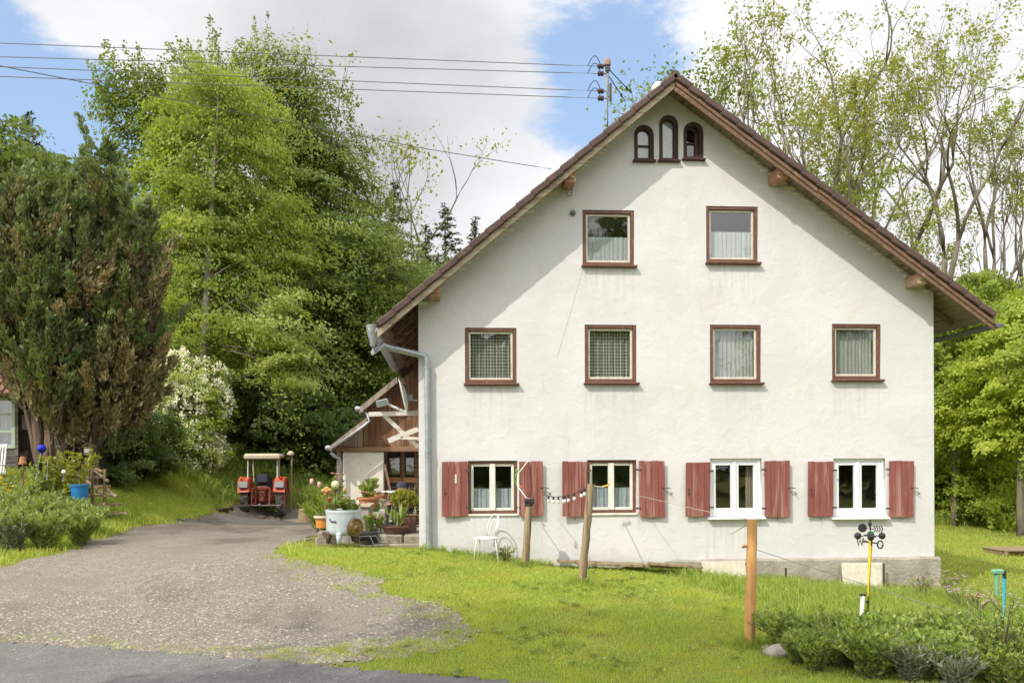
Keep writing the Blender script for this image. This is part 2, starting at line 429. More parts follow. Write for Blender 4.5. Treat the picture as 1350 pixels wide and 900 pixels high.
M['orange_plank'] = wood('honey_plank', (.46, .25, .11), (.36, .18, .075), None, 0, .6, .3)
M['concrete'] = mat('concrete', (.40, .37, .31), (.31, .28, .23), 3, .95, .5, 30, c3=(.22, .19, .15), s3=4)
M['stone'] = mat('rough_stone_block', (.38, .34, .27), (.26, .23, .18), 5, .95, .9, 12, c3=(.17, .15, .11), s3=6, bdist=.03)
M['white_paint'] = mat('white_gloss_paint', (.80, .79, .77), (.74, .73, .70), 9, .35, .1, 30)
M['white_timber'] = wood('white_flaking_timber', (.70, .67, .60), (.56, .52, .45), (.36, .29, .22), 0, .75, .3, (.6, .75))
M['post_grey'] = wood('barky_post', (.36, .27, .16), (.24, .175, .10), (.15, .105, .065), 2, .9, .9)
M['post_orange'] = wood('peeled_orange_post', (.66, .36, .13), (.54, .28, .095), (.40, .21, .09), 2, .75, .6)
M['bark'] = mat('grey_brown_bark', (.17, .135, .10), (.10, .08, .06), 6, .95, .9, 14, 0, (1, 1, .3), bdist=.04)
M['bark_pale'] = mat('pale_ash_bark', (.21, .18, .135), (.13, .11, .085), 5, .95, .7, 14, 0, (1, 1, .3), c3=(.25, .25, .13), s3=2, bdist=.03)
M['bark_red'] = mat('reddish_thuja_bark', (.17, .115, .08), (.075, .05, .035), 7, .95, .9, 16, 0, (1, 1, .15), bdist=.04)
M['terracotta'] = mat('terracotta', (.48, .20, .095), (.38, .15, .07), 6, .85, .2, 30)
M['black'] = mat('black_rubber', (.022, .022, .022), (.035, .033, .03), 8, .85, .3, 30)
M['asphalt_dummy'] = mat('dark_soil', (.055, .042, .03), (.035, .027, .02), 9, .95, .6, 30)

# ------------------------------------------------------------ terrain
D = 16.5                                   # depth of the front wall
cp = [tuple(P(*q)) for q in ((570, 724, D), (690, 746, D-.1), (870, 752, D-.1), (1000, 764, D-.1), (1237, 780, D), (766, 769, 13.9), (988, 853, 10.8),
      (430, 718, 17.2), (370, 735, 15.6), (0, 745, 17), (180, 690, 24), (348, 675, 34.5), (165, 682, 24), (280, 628, 34), (60, 630, 26.5),
      (1290, 702, 31), (1330, 731, 24), (520, 722, 17.3), (348, 684, 30), (345, 694, 26), (340, 706, 22), (330, 690, 27), (390, 676, 34.5), (300, 676, 33))]
cp += [(-10, 9, 0), (-4, 9.5, 0), (0, 9.5, 0), (4, 9, 0), (8, 9, -.05), (13, 9, -.1), (-12, 3, 0), (0, 3, 0), (12, 3, -.05), (-2, 12, .2), (-5.5, 13, .17), (-13, 17, .7),
       (-30, 40, 4.5), (0, 42, 1.6), (20, 45, .6), (-22, 22, 2.0), (35, 20, -.3), (35, 0, -.2), (-35, 0, .3), (-30, -25, 0), (30, -25, 0), (0, -20, 0), (0, 75, 7), (-50, 70, 10), (50, 75, 4), (60, 40, 0), (-60, 30, 4), (4, 24, .5), (9.5, 20, -.15), (3, 30, .6)]
CPA = np.array(cp)
def _phi(r2): return 0.5*r2*np.log(np.maximum(r2, 1e-9))
def _fit():
    n = len(CPA); xy = CPA[:, :2]
    K = _phi(((xy[:, None]-xy[None])**2).sum(-1)) + np.eye(n)*.8
    Q = np.c_[np.ones(n), xy]
    A = np.zeros((n+3, n+3)); A[:n, :n] = K; A[:n, n:] = Q; A[n:, :n] = Q.T
    return np.linalg.solve(A, np.r_[CPA[:, 2], 0, 0, 0])
TW = _fit()
def height(x, y):
    x = np.asarray(x, float); y = np.asarray(y, float); sh = x.shape
    # beyond 75 m the ground carries on at the level it has there
    r = np.hypot(x, y-15); k = np.minimum(1.0, 75/np.maximum(r, 1e-6))
    xx = (x*k).ravel(); yy = (15+(y-15)*k).ravel()
    out = np.empty(len(xx)); n = len(CPA)
    for i in range(0, len(xx), 40000):
        a, b = xx[i:i+40000], yy[i:i+40000]
        out[i:i+40000] = _phi((a[:, None]-CPA[None, :, 0])**2+(b[:, None]-CPA[None, :, 1])**2) @ TW[:n] + TW[n]+TW[n+1]*a+TW[n+2]*b
    return out.reshape(sh)
def hz(x, y): return float(height(np.array([x]), np.array([y]))[0])
def G(px, py, far=90):
    """where the line of sight through a photo pixel meets the ground"""
    d = Vector(ray(px, py)); t = np.arange(5, far, .1)/d.y
    g = ZC+d.z*t-height(d.x*t, d.y*t); k = int(np.argmax(g < 0))
    return Vector((d.x*t[k], d.y*t[k], 0))
def on(x, y, dz=0.0): return Vector((x, y, hz(x, y)+dz))
def value_noise(x, y, s, seed):
    r = np.random.default_rng(seed); T = r.random((64, 64))
    u, v = x/s, y/s; i, j = np.floor(u).astype(int), np.floor(v).astype(int); fu, fv = u-i, v-j
    fu = fu*fu*(3-2*fu); fv = fv*fv*(3-2*fv)
    g = lambda a, b: T[a % 64, b % 64]
    return (g(i, j)*(1-fu)+g(i+1, j)*fu)*(1-fv)+(g(i, j+1)*(1-fu)+g(i+1, j+1)*fu)*fv
def fbm(x, y, s, seed): return value_noise(x, y, s, seed)*.55+value_noise(x, y, s*.45, seed+1)*.3+value_noise(x, y, s*.2, seed+2)*.15
def sdist(x, y, poly):
    """signed distance to a polygon, positive inside"""
    x = np.asarray(x, float); y = np.asarray(y, float)
    d = np.full(x.shape, 1e9); ins = np.zeros(x.shape, bool); n = len(poly)
    for i in range(n):
        ax, ay = poly[i]; bx, by = poly[(i+1) % n]
        ex, ey = bx-ax, by-ay
        t = np.clip(((x-ax)*ex+(y-ay)*ey)/(ex*ex+ey*ey+1e-12), 0, 1)
        d = np.minimum(d, np.hypot(x-ax-t*ex, y-ay-t*ey))
        c = ((ay > y) != (by > y)) & (x < ex*(y-ay)/(ey if abs(ey) > 1e-12 else 1e-12)+ax)
        ins ^= c
    return np.where(ins, d, -d)
drive_px = [(-260, 775), (0, 748), (60, 735), (130, 713), (200, 693), (260, 683), (300, 677), (318, 669), (400, 669), (424, 674), (424, 700), (395, 716), (366, 733), (400, 742), (440, 748),
            (492, 766), (484, 786), (560, 800), (606, 816), (622, 834), (590, 850), (520, 858), (430, 864)]
DRIVE = [tuple(G(*q)[:2]) for q in drive_px]
ra, rb = G(0, 850), G(680, 900); rdir = (rb-ra).normalized()
ROAD = [tuple((ra-rdir*60)[:2]), tuple((ra+rdir*70)[:2])]
rn = Vector((rdir.y, -rdir.x, 0));  rn = -rn if rn.y > 0 else rn
ROADP = [ROAD[0], ROAD[1], (ROAD[1][0]+rn.x*5.4, ROAD[1][1]+rn.y*5.4), (ROAD[0][0]+rn.x*5.4, ROAD[0][1]+rn.y*5.4)]
DRIVE = DRIVE + [tuple((ra+rdir*4.2+rn*.3)[:2]), tuple((ra-rdir*9+rn*.3)[:2])]
def gravelness(x, y):
    return sdist(x, y, DRIVE)+(fbm(x, y, 1.3, 11)-.5)*.9+(fbm(x, y, .3, 21)-.5)*.3
def roadness(x, y): return sdist(x, y, ROADP)+(fbm(x, y, .5, 31)-.5)*.12

def ground_mat():
    m, nd, ln, b = new_mat('turf_and_soil'); v = ncoord(nd, ln)
    b.inputs['Roughness'].default_value = .95; b.inputs['Specular IOR Level'].default_value = .1
    c = nmix(nd, ln, nramp(nd, ln, nnoise(nd, ln, v, 1.4, 6), .3, .7), (.17, .195, .034), (.225, .235, .05))
    c = nmix(nd, ln, nramp(nd, ln, nnoise(nd, ln, v, 40, 4), .45, .7), c, (.25, .23, .08))
    c = nmix(nd, ln, nramp(nd, ln, nnoise(nd, ln, v, .5, 5, .6), .55, .75), c, (.085, .065, .035))
    ln.new(c, b.inputs['Base Color']); nbump(nd, ln, b, nnoise(nd, ln, v, 30, 5), .8, .05); return m
def gravel_mat():
    m, nd, ln, b = new_mat('crushed_gravel'); v = ncoord(nd, ln)
    b.inputs['Roughness'].default_value = .95; b.inputs['Specular IOR Level'].default_value = .15
    vo = nd.new('ShaderNodeTexVoronoi'); ln.new(v, vo.inputs['Vector']); vo.inputs['Scale'].default_value = 26
    sep = nd.new('ShaderNodeSeparateColor'); ln.new(vo.outputs['Color'], sep.inputs[0])
    c = nmix(nd, ln, sep.outputs[0], (.17, .145, .116), (.32, .28, .228))
    vb = nd.new('ShaderNodeTexVoronoi'); ln.new(v, vb.inputs['Vector']); vb.inputs['Scale'].default_value = 60
    sb = nd.new('ShaderNodeSeparateColor'); ln.new(vb.outputs['Color'], sb.inputs[0])
    fine = nmix(nd, ln, sb.outputs[1], (.185, .158, .129), (.255, .222, .183))
    c = nmix(nd, ln, nramp(nd, ln, nnoise(nd, ln, v, .55, 5, .6, .3), .42, .58), c, fine)
    tr = ncoord(nd, ln, (.9, .35, 1), 'Object', (0, 0, R(-28)))
    c = nmix(nd, ln, nramp(nd, ln, nnoise(nd, ln, tr, .62, 9, .68), .47, .66), c, (.15, .127, .102))
    ln.new(c, b.inputs['Base Color'])
    nbump(nd, ln, b, vo.outputs['Distance'], .7, .03); return m
def asphalt_mat():
    m, nd, ln, b = new_mat('old_asphalt'); v = ncoord(nd, ln)
    b.inputs['Roughness'].default_value = .9; b.inputs['Specular IOR Level'].default_value = .2
    vo = nd.new('ShaderNodeTexVoronoi'); ln.new(v, vo.inputs['Vector']); vo.inputs['Scale'].default_value = 75
    sep = nd.new('ShaderNodeSeparateColor'); ln.new(vo.outputs['Color'], sep.inputs[0])
    c = nmix(nd, ln, sep.outputs[0], (.11, .106, .10), (.225, .216, .203))
    c = nmix(nd, ln, nramp(nd, ln, nnoise(nd, ln, v, .8, 6, .6), .4, .7), c, (.13, .125, .118))
    ln.new(c, b.inputs['Base Color']); nbump(nd, ln, b, vo.outputs['Distance'], .5, .008); return m
M['ground'] = ground_mat(); M['gravel'] = gravel_mat(); M['asphalt'] = asphalt_mat()
def axis_lines(lo, hi, fine_lo, fine_hi, f):
    a = list(np.arange(fine_lo, fine_hi+1e-6, f)); s = f; x = fine_hi
    while x < hi: s *= 1.18; x = min(x+s, hi); a.append(x)
    s = f; x = fine_lo; b = []
    while x > lo: s *= 1.18; x = max(x-s, lo); b.append(x)
    return np.array(b[::-1]+a)
def structure(o, label=None):
    o['kind'] = 'structure'
    return o
gx = axis_lines(-600, 600, -14, 14, .25); gy = axis_lines(-300, 900, 6, 38, .25)
X, Y = np.meshgrid(gx, gy); Z = height(X, Y)
nx, ny = len(gx), len(gy); idx = np.arange(nx*ny).reshape(ny, nx)
Fq = np.stack([idx[:-1, :-1], idx[:-1, 1:], idx[1:, 1:], idx[1:, :-1]], -1).reshape(-1, 4)
structure(np_mesh('ground', np.stack([X, Y, Z], -1).reshape(-1, 3), [Fq], M['ground'], smooth=True))
def sheet(name, fn, x0, x1, y0, y1, step, dz, m):
    xs = np.arange(x0, x1, step); ys = np.arange(y0, y1, step); X, Y = np.meshgrid(xs, ys)
    keep = fn((X[:-1, :-1]+X[1:, 1:])/2, (Y[:-1, :-1]+Y[1:, 1:])/2) > 0
    Z = height(X, Y)+dz; nx, ny = len(xs), len(ys); idx = np.arange(nx*ny).reshape(ny, nx)
    Fq = np.stack([idx[:-1, :-1], idx[:-1, 1:], idx[1:, 1:], idx[1:, :-1]], -1)[keep]
    used = np.unique(Fq); re = np.zeros(nx*ny, int); re[used] = np.arange(len(used))
    return structure(np_mesh(name, np.stack([X, Y, Z], -1).reshape(-1, 3)[used], [re[Fq]], m, smooth=True))
sheet('driveway', gravelness, -13, 3, 8, 37, .1, .012, M['gravel'])
sheet('road', roadness, -45, 45, 0, 20, .14, .022, M['asphalt'])

# ------------------------------------------------------------ farmhouse
YF = D-.62                                  # plane of the front verge
house = thing('farmhouse', 'big white gabled farmhouse with red shutters and brown tiled roof on the lawn', 'house', on(4.3, D))
def xz(px, py, Y): p = P(px, py, Y); return (p.x, p.z)
Lr = [xz(890, 95, YF), xz(720, 236, YF), xz(497, 424, YF)]
Rr = [xz(890, 95, YF), xz(1080, 237, YF), xz(1313, 412, YF)]
YB = 31.0
def top_z(x):
    pts = Lr[::-1]+Rr[1:]
    return float(np.interp(x, [p[0] for p in pts], [p[1] for p in pts]))
XL, XR = P(552, 560, D).x, P(1231.5, 620, D).x
z_base = -.6
# openings
UP = [(768, 277, 836, 350), (931, 272, 999, 346), (613, 432, 681, 505), (771, 428, 839, 504), (936, 428, 1003, 504), (1097, 427, 1161, 500)]
LOW = [(617, 607, 682, 677), (774, 606, 839, 676), (936, 604, 1004, 681), (1099, 604, 1167, 681)]
ARCH = [(838, 167, 860, 211), (871, 154, 892, 211), (903, 163, 925, 209)]
def rect(b):
    a, c = P(b[0], b[1], D), P(b[2], b[3], D); e, f = P(b[0], b[3], D), P(b[2], b[1], D)
    return ((a.x+e.x)/2, (c.z+e.z)/2, (c.x+f.x)/2, (a.z+f.z)/2)
def rect_pts(r, g=0.0): x0, z0, x1, z1 = r; return [(x0-g, z0-g), (x1+g, z0-g), (x1+g, z1+g), (x0-g, z1+g)]
def arch_pts(r, g=0.0, n=10):
    x0, z0, x1, z1 = r; x0 -= g; x1 += g; z0 -= g; z1 += g; rad = (x1-x0)/2; cx = (x0+x1)/2; zc = z1-rad
    return [(x0, z0), (x1, z0)]+[(cx+rad*math.cos(a), zc+rad*math.sin(a)) for a in np.linspace(0, math.pi, n)]
UPR, LOWR, ARR = [rect(b) for b in UP], [rect(b) for b in LOW], [rect(b) for b in ARCH]
apx = Lr[0][0]
outer = [(XL, z_base), (XR, z_base), (XR, top_z(XR)-.10), (Rr[1][0], top_z(Rr[1][0])-.10), (apx, Lr[0][1]-.10), (Lr[1][0], Lr[1][1]-.10), (XL, top_z(XL)-.10)]
wall = curve_sheet('front_wall', outer, [rect_pts(r) for r in UPR+LOWR]+[arch_pts(r) for r in ARR], D, D+.34, M['render'], house)
# the other walls
b = MB()
b.box((XL+.17, (D+.343+YB)/2, (z_base+top_z(XL))/2-.06), (.34, YB-D-.343, top_z(XL)-z_base-.12))
b.build('side_wall', M['render'], house)
b = MB()
b.box((XR-.17, (D+.343+YB)/2, (z_base+top_z(XR))/2-.06), (.34, YB-D-.343, top_z(XR)-z_base-.12))
b.build('side_wall', M['render'], house)
b = MB(); b.prism([(x, YB, z) for x, z in [(XL+.35, z_base), (XR-.35, z_base), (XR-.35, top_z(XR)-.2), (apx, Lr[0][1]-.25), (XL+.35, top_z(XL)-.2)]], (0, -.3, 0)); b.build('rear_wall', M['render'], house)
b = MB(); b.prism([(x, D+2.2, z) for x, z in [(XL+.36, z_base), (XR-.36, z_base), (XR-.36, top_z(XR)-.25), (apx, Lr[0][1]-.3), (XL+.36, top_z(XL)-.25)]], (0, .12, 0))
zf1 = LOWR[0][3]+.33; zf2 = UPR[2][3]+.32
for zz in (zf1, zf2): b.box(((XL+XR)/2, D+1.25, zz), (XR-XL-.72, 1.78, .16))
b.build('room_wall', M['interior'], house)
# plinth
zp = P(1238, 734, D-.1).z
x0 = P(878, 740, D-.1).x; x1 = P(1240, 740, D-.1).x
b = MB()
n = 26; xs = np.linspace(x0, x1, n)
vs = []
for i, x in enumerate(xs):
    dy = .10+.012*math.sin(i*2.3)+.01*math.sin(i*.9); t = min(1, i/5)
    z = zp+.02*math.sin(i*1.7)*.6
    vs += [(x, D-dy*t-.004, z_base), (x, D-dy*t-.004, z-.03), (x, D-dy*t+.02, z), (x, D+.05, z+.012), (x, D+.05, z_base)]
fs = []
for i in range(n-1):
    for k in range(4): fs.append((i*5+k, (i+1)*5+k, (i+1)*5+k+1, i*5+k+1))
fs += [tuple(range(4, -1, -1)), tuple((n-1)*5+k for k in range(5))]
b.add(vs, [tuple(reversed(f)) for f in fs])
b.box((XR+.06, D+3, (z_base+zp)/2-.005), (.16, 5.9, zp-z_base))
b.build('plinth', M['plinth'], house)
# ---- roof: tiled skin over boards and rafters
def slab(line, t0, t1, y0, y1):
    vs = [(x, y, z-t) for y in (y0, y1) for (x, z) in line for t in (t0, t1)]
    n = len(line); b = MB(); fs = []
    for i in range(n-1):
        a = i*2; c = 2*n+i*2
        fs += [(a, a+2, c+2, c), (a+1, c+1, c+3, a+3), (a, a+1, a+3, a+2), (c, c+2, c+3, c+1)]
    e = (n-1)*2; m = 2*n
    fs += [(0, m, m+1, 1), (e, e+1, m+e+1, m+e)]
    return b.add(vs, fs)
for nm, line in (('roof', Lr), ('roof', Rr)):
    r = slab(line, 0.0, .075, YF+.10, YB+.3); ro = None
    # courses of tiles as raised strips across the slope
    tot = 0
    for (p, q) in zip(line[:-1], line[1:]):
        dx, dz = q[0]-p[0], q[1]-p[1]; L = math.hypot(dx, dz); k = int(L/.34)
        for i in range(k):
            u0, u1 = (i)/k, (i+1)/k
            a = Vector((p[0]+dx*u0, 0, p[1]+dz*u0)); c = Vector((p[0]+dx*u1, 0, p[1]+dz*u1))
            nrm = Vector((-dz, 0, dx)).normalized(); nrm = -nrm if nrm.z < 0 else nrm
            r.add([a+nrm*.004+Vector((0, YF+.2, 0)), c+nrm*.03+Vector((0, YF+.2, 0)), c+nrm*.03+Vector((0, YB+.3, 0)), a+nrm*.004+Vector((0, YB+.3, 0)), c+Vector((0, YF+.2, 0)), c+Vector((0, YB+.3, 0))], [(0, 1, 2, 3), (1, 4, 5, 2)])
    ro = r.build('roof', M['tile'], house)
    vt = MB()
    for (p, q) in zip(line[:-1], line[1:]):
        dx, dz = q[0]-p[0], q[1]-p[1]; L = math.hypot(dx, dz); k = round(L/.345)
        for i in range(k):
            a = Vector((p[0]+dx*i/k, YF+.07, p[1]+dz*i/k)); c = Vector((p[0]+dx*(i+1)/k, YF+.07, p[1]+dz*(i+1)/k))
            nrm = Vector((-dz, 0, dx)).normalized(); nrm = -nrm if nrm.z < 0 else nrm
            j = random.uniform(-.004, .004); d = (c-a).normalized()
            vt.bar(a+nrm*(-.062+j)+d*.003, c+nrm*(-.042+j)+d*.016, .22, .115, .018, up=nrm)
    vt.build('verge_tiles', M['tile'], ro)
    left = line is Lr
    sf = slab(line, .085, .125, YF+.06, D+.0 if False else YB)
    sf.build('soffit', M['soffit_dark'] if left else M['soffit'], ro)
    # rafters
    for yy in ([YF+.34] if False else [])+[D+.5+i*.95 for i in range(7 if left else 14)]:
        p, q = line[1], line[2]
        nrm = Vector((-(q[1]-p[1]), 0, q[0]-p[0])).normalized(); nrm = -nrm if nrm.z < 0 else nrm
        d = Vector((q[0]-p[0], 0, q[1]-p[1])).normalized()
        e = Vector((q[0], yy, q[1]))-d*.12-nrm*.17
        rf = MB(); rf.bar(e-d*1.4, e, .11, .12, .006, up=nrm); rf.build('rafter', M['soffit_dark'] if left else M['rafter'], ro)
    # verge board
    hgt = .12 if left else .165
    bb = MB(); off = .145 if left else .15
    for (p, q) in zip(line[:-1], line[1:]):
        pp = [(p[0], YF+.03, p[1]-off), (q[0], YF+.03, q[1]-off), (q[0], YF+.03, q[1]-off-hgt), (p[0], YF+.03, p[1]-off-hgt)]
        bb.prism(pp, (0, .045, 0))
        if not left:
            g = .06
            bb.prism([(p[0], YF+.005, p[1]-off+.01), (q[0]-.03, YF+.005, q[1]-off+.01), (q[0]-.03, YF+.005, q[1]-off-g), (p[0], YF+.005, p[1]-off-g)], (0, .022, 0))
    bb.build('verge_board', M['pale_board'] if left else M['barge'], ro)
b = MB()
b.lathe([(.0, -.0), (.095, -.0), (.095, .25)], (apx, YF+.0, Lr[0][1]-.06), 14, (0, 1, 0))
for i in range(16):
    b.lathe([(.085, 0), (.10, .04), (.095, .9), (.085, .95)], (apx, YF+.2+i*.93, Lr[0][1]-.06), 12, (0, 1, 0))
b.build('ridge_tiles', M['tile'], house, smooth=True, auto=40)
# purlin heads carrying the overhang
for px, py, sgn in ((573, 388, -1), (752, 241, -1), (1032, 237, 1), (1217, 378, 1)):
    c = P(px, py, YF+.14); w = .19
    line = Lr if sgn < 0 else Rr
    b = MB(); zc_ = top_z(c.x)-.27
    b.box((c.x, (YF+.12+D)/2, zc_-.01), (w, D-YF-.124, .20), bev=.012)
    b.box((c.x+sgn*0.0, YF+.105, zc_+.02), (w-.02, .03, .13), bev=.01)
    b.build('purlin_head', M['purlin'], house)
# mortar line under the roof
for line in (Lr, Rr):
    b = MB()
    for (p, q) in zip(line[:-1], line[1:]):
        k = 26
        for i in range(k):
            t = (i+random.random()*.7)/k; x = p[0]+(q[0]-p[0])*t; z = p[1]+(q[1]-p[1])*t-.16
            if XL+.05 < x < XR-.1 and not (ARR[0][0]-.25 < x < ARR[2][2]+.35): b.sphere((x, D-.005, z-.0-random.random()*.03), random.uniform(.04, .08), 5, (1.6, .3, .6))
    b.build('mortar_bedding', M['old_plaster'], house, smooth=True)

def pleat(x0, z0, x1, z1, y, n, amp, seed, taper=0.0, drape=0.0, ends=None):
    r = np.random.default_rng(seed); nxs, nzs = 90, 14
    u = np.linspace(0, 1, nxs); w = np.linspace(0, 1, nzs); U, Wd = np.meshgrid(u, w)
    ph = 2*np.pi*n*(U+.02*np.sin(7*U+seed)); am = amp*(.6+.4*np.sin(3.1*U*n+seed))
    Xc = x0+(x1-x0)*(U+.012*np.sin(ph+1+Wd*2)*(1-Wd*.6)); Zc = z0+(z1-z0)*Wd+drape*np.sin(np.pi*U*2+seed)*(1-Wd)
    if taper: Xc = Xc+taper*(1-Wd)*U
    Yc = y+am*np.sin(ph+.5*(1-Wd)*np.sin(5*U+seed))
    idx = np.arange(nxs*nzs).reshape(nzs, nxs)
    return np.stack([Xc, Yc, Zc], -1).reshape(-1, 3), [np.stack([idx[:-1, :-1], idx[:-1, 1:], idx[1:, 1:], idx[1:, :-1]], -1).reshape(-1, 4)]
def frame_mb(r, w, y0, y1, wb=None, bev=.006):
    x0, z0, x1, z1 = r; wb = wb or w; b = MB(); yc, yd = (y0+y1)/2, y1-y0
    b.box((x0+w/2, yc, (z0+z1)/2), (w, yd, z1-z0), bev=bev); b.box((x1-w/2, yc, (z0+z1)/2), (w, yd, z1-z0), bev=bev)
    b.box(((x0+x1)/2, yc, z1-w/2), (x1-x0-2*w-.002, yd-.004, w), bev=bev); b.box(((x0+x1)/2, yc, z0+wb/2), (x1-x0-2*w-.002, yd-.004, wb), bev=bev)
    return b
def inset(r, g): return (r[0]+g, r[1]+g, r[2]-g, r[3]-g)
def pane(r, y, parent, tilt=0):
    x0, z0, x1, z1 = r; b = MB()
    b.add([(x0, y+tilt, z0), (x1, y-tilt, z0), (x1, y-tilt*.5, z1), (x0, y+tilt*.5, z1)], [(0, 1, 2, 3)]); return b.build('pane', M['glass'], parent)
up_labels = [None]*6
for i, r in enumerate(UPR):
    w = frame_mb(r, .060, D+.012, D+.12).build('window', M['brown_frame'], house)
    s = inset(r, .062)
    frame_mb(s, .04, D+.05, D+.10).build('sash', M['cream'], w)
    g = inset(s, .038); pane(g, D+.075, w, .002*((i*37) % 5-2))
    b = MB(); b.box(((r[0]+r[2])/2+.01, D-.035, r[1]-.025), (r[2]-r[0]+.07, .13, .035), (R(-7), 0, 0), .008)
    b.build('window_sill', M['brown_frame'], w)
    x0, z0, x1, z1 = g
    if i < 2:   V, Fc = pleat(x0-.02, z0-.02, x1+.02, z0+(z1-z0)*(.56 if i == 0 else .60), D+.16, 9, .012, 3+i, 0, .015); mm = M['lace']
    elif i < 4: V, Fc = pleat(x0-.02, z0-.02, x1+.02, z1+.02, D+.17, 7, .018, 5+i); mm = M['lace_check']
    else:       V, Fc = pleat(x0-.02, z0-.02, x1+.02, z1+.02, D+.18, 11, .028, 9+i); mm = M['lace_thin']
    np_mesh('curtain', V, Fc, mm, w, smooth=True)
for i, r in enumerate(LOWR):
    if i < 2:
        w = frame_mb(r, .05, D+.03, D+.14).build('window', M['brown_frame'], house)
        s = inset(r, .052); fm, fw, ms = M['white_frame'], .05, .10
    else:
        w = frame_mb(r, .055, D+.05, D+.13, .09).build('window', M['pvc'], house)
        s = inset(r, .056); s = (s[0], s[1]+.03, s[2], s[3]); fm, fw, ms = M['pvc'], .07, .03
    xm = (s[0]+s[2])/2
    for k, q in enumerate(((s[0], s[1], xm-.003, s[3]), (xm+.003, s[1], s[2], s[3]))):
        so_ = frame_mb(q, fw, D+.06, D+.12).build('sash', fm, w)
        pane(inset(q, fw-.004), D+.095, w, .0015*(k*2-1)+.001*i)
    b = MB(); b.box((xm, D+.048, (s[1]+s[3])/2), (ms, .03, s[3]-s[1]-.01), bev=.006); b.build('mullion', fm, w)
    b = MB()
    if i >= 2: b.box((xm, D-.03, r[1]-.03), (r[2]-r[0]+.10, .15, .035), (R(-6), 0, 0), .006)
    else: b.box((xm, D+.0, r[1]-.02), (r[2]-r[0]+.02, .06, .04), (R(-6), 0, 0), .006)
    b.build('window_sill', fm if i >= 2 else M['old_plaster'], w)
    x0, z0, x1, z1 = s
    if i < 2:
        V, Fc = pleat(x0, z0, x1, z0+(z1-z0)*.47, D+.17, 9, .022, 21+i); np_mesh('curtain', V, Fc, M['lace_blue'], w, smooth=True)
    elif i == 2:
        V, Fc = pleat(x1-.17, z0, x1-.03, z1, D+.22, 3, .02, 27); np_mesh('curtain', V, Fc, mat('brownish_curtain', (.34, .25, .20), rough=.9), w, smooth=True)
for i, r in enumerate(ARR):
    b = MB()
    # arched frame: ring of blocks round the opening
    o_, n_ = arch_pts(r), arch_pts(r, -.042)
    k = len(o_)
    vs = [(x, D+.02, z) for x, z in o_]+[(x, D+.02, z) for x, z in n_]+[(x, D+.14, z) for x, z in o_]+[(x, D+.14, z) for x, z in n_]
    fs = []
    for j in range(k):
        l = (j+1) % k
        fs += [(j, l, k+l, k+j), (k+j, k+l, 3*k+l, 3*k+j), (2*k+l, 2*k+j, 3*k+j, 3*k+l)]
    b.add(vs, fs)
    w = b.build('arched_window', M['dark_frame'], house)
    b = MB()
    o_, n_ = arch_pts(r, .028), arch_pts(r, .0)
    vs = [(x, D-.010, z) for x, z in o_]+[(x, D-.010, z) for x, z in n_]+[(x, D+.01, z) for x, z in o_]+[(x, D+.02, z) for x, z in n_]
    fs = []
    for j in range(k):
        l = (j+1) % k; fs += [(j, l, k+l, k+j), (k+j, k+l, 3*k+l, 3*k+j), (l, j, 2*k+j, 2*k+l)]
    b.add(vs, fs); b.build('surround', M['dark_frame'], w)
    q = arch_pts(r, -.05); b = MB(); b.add([(x, D+.09, z) for x, z in q], [tuple(range(len(q)))]); b.build('pane', M['glass'], w)
    if i != 1:
        b = MB(); b.box(((r[0]+r[2])/2, D+.075, r[1]+(r[3]-r[1])*.45), (r[2]-r[0]-.1, .03, .03))
        if i == 2:
            b.box((r[2]-.085, D+.07, (r[1]+r[3])/2-.06), (.06, .03, r[3]-r[1]-.22))
        b.build('glazing_bar', M['dark_frame'], w)
    b = MB(); b.box(((r[0]+r[2])/2, D-.03, r[1]-.03), (r[2]-r[0]+.12, .10, .035), (R(-8), 0, 0), .008); b.build('window_sill', M['dark_frame'], w)
    if i < 2:
        V, Fc = pleat(r[0]+.04, r[1]+.03, r[2]-.04, r[3]-.03, D+.125, 3, .01, 40+i); np_mesh('curtain', V, Fc, M['lace'], w, smooth=True)
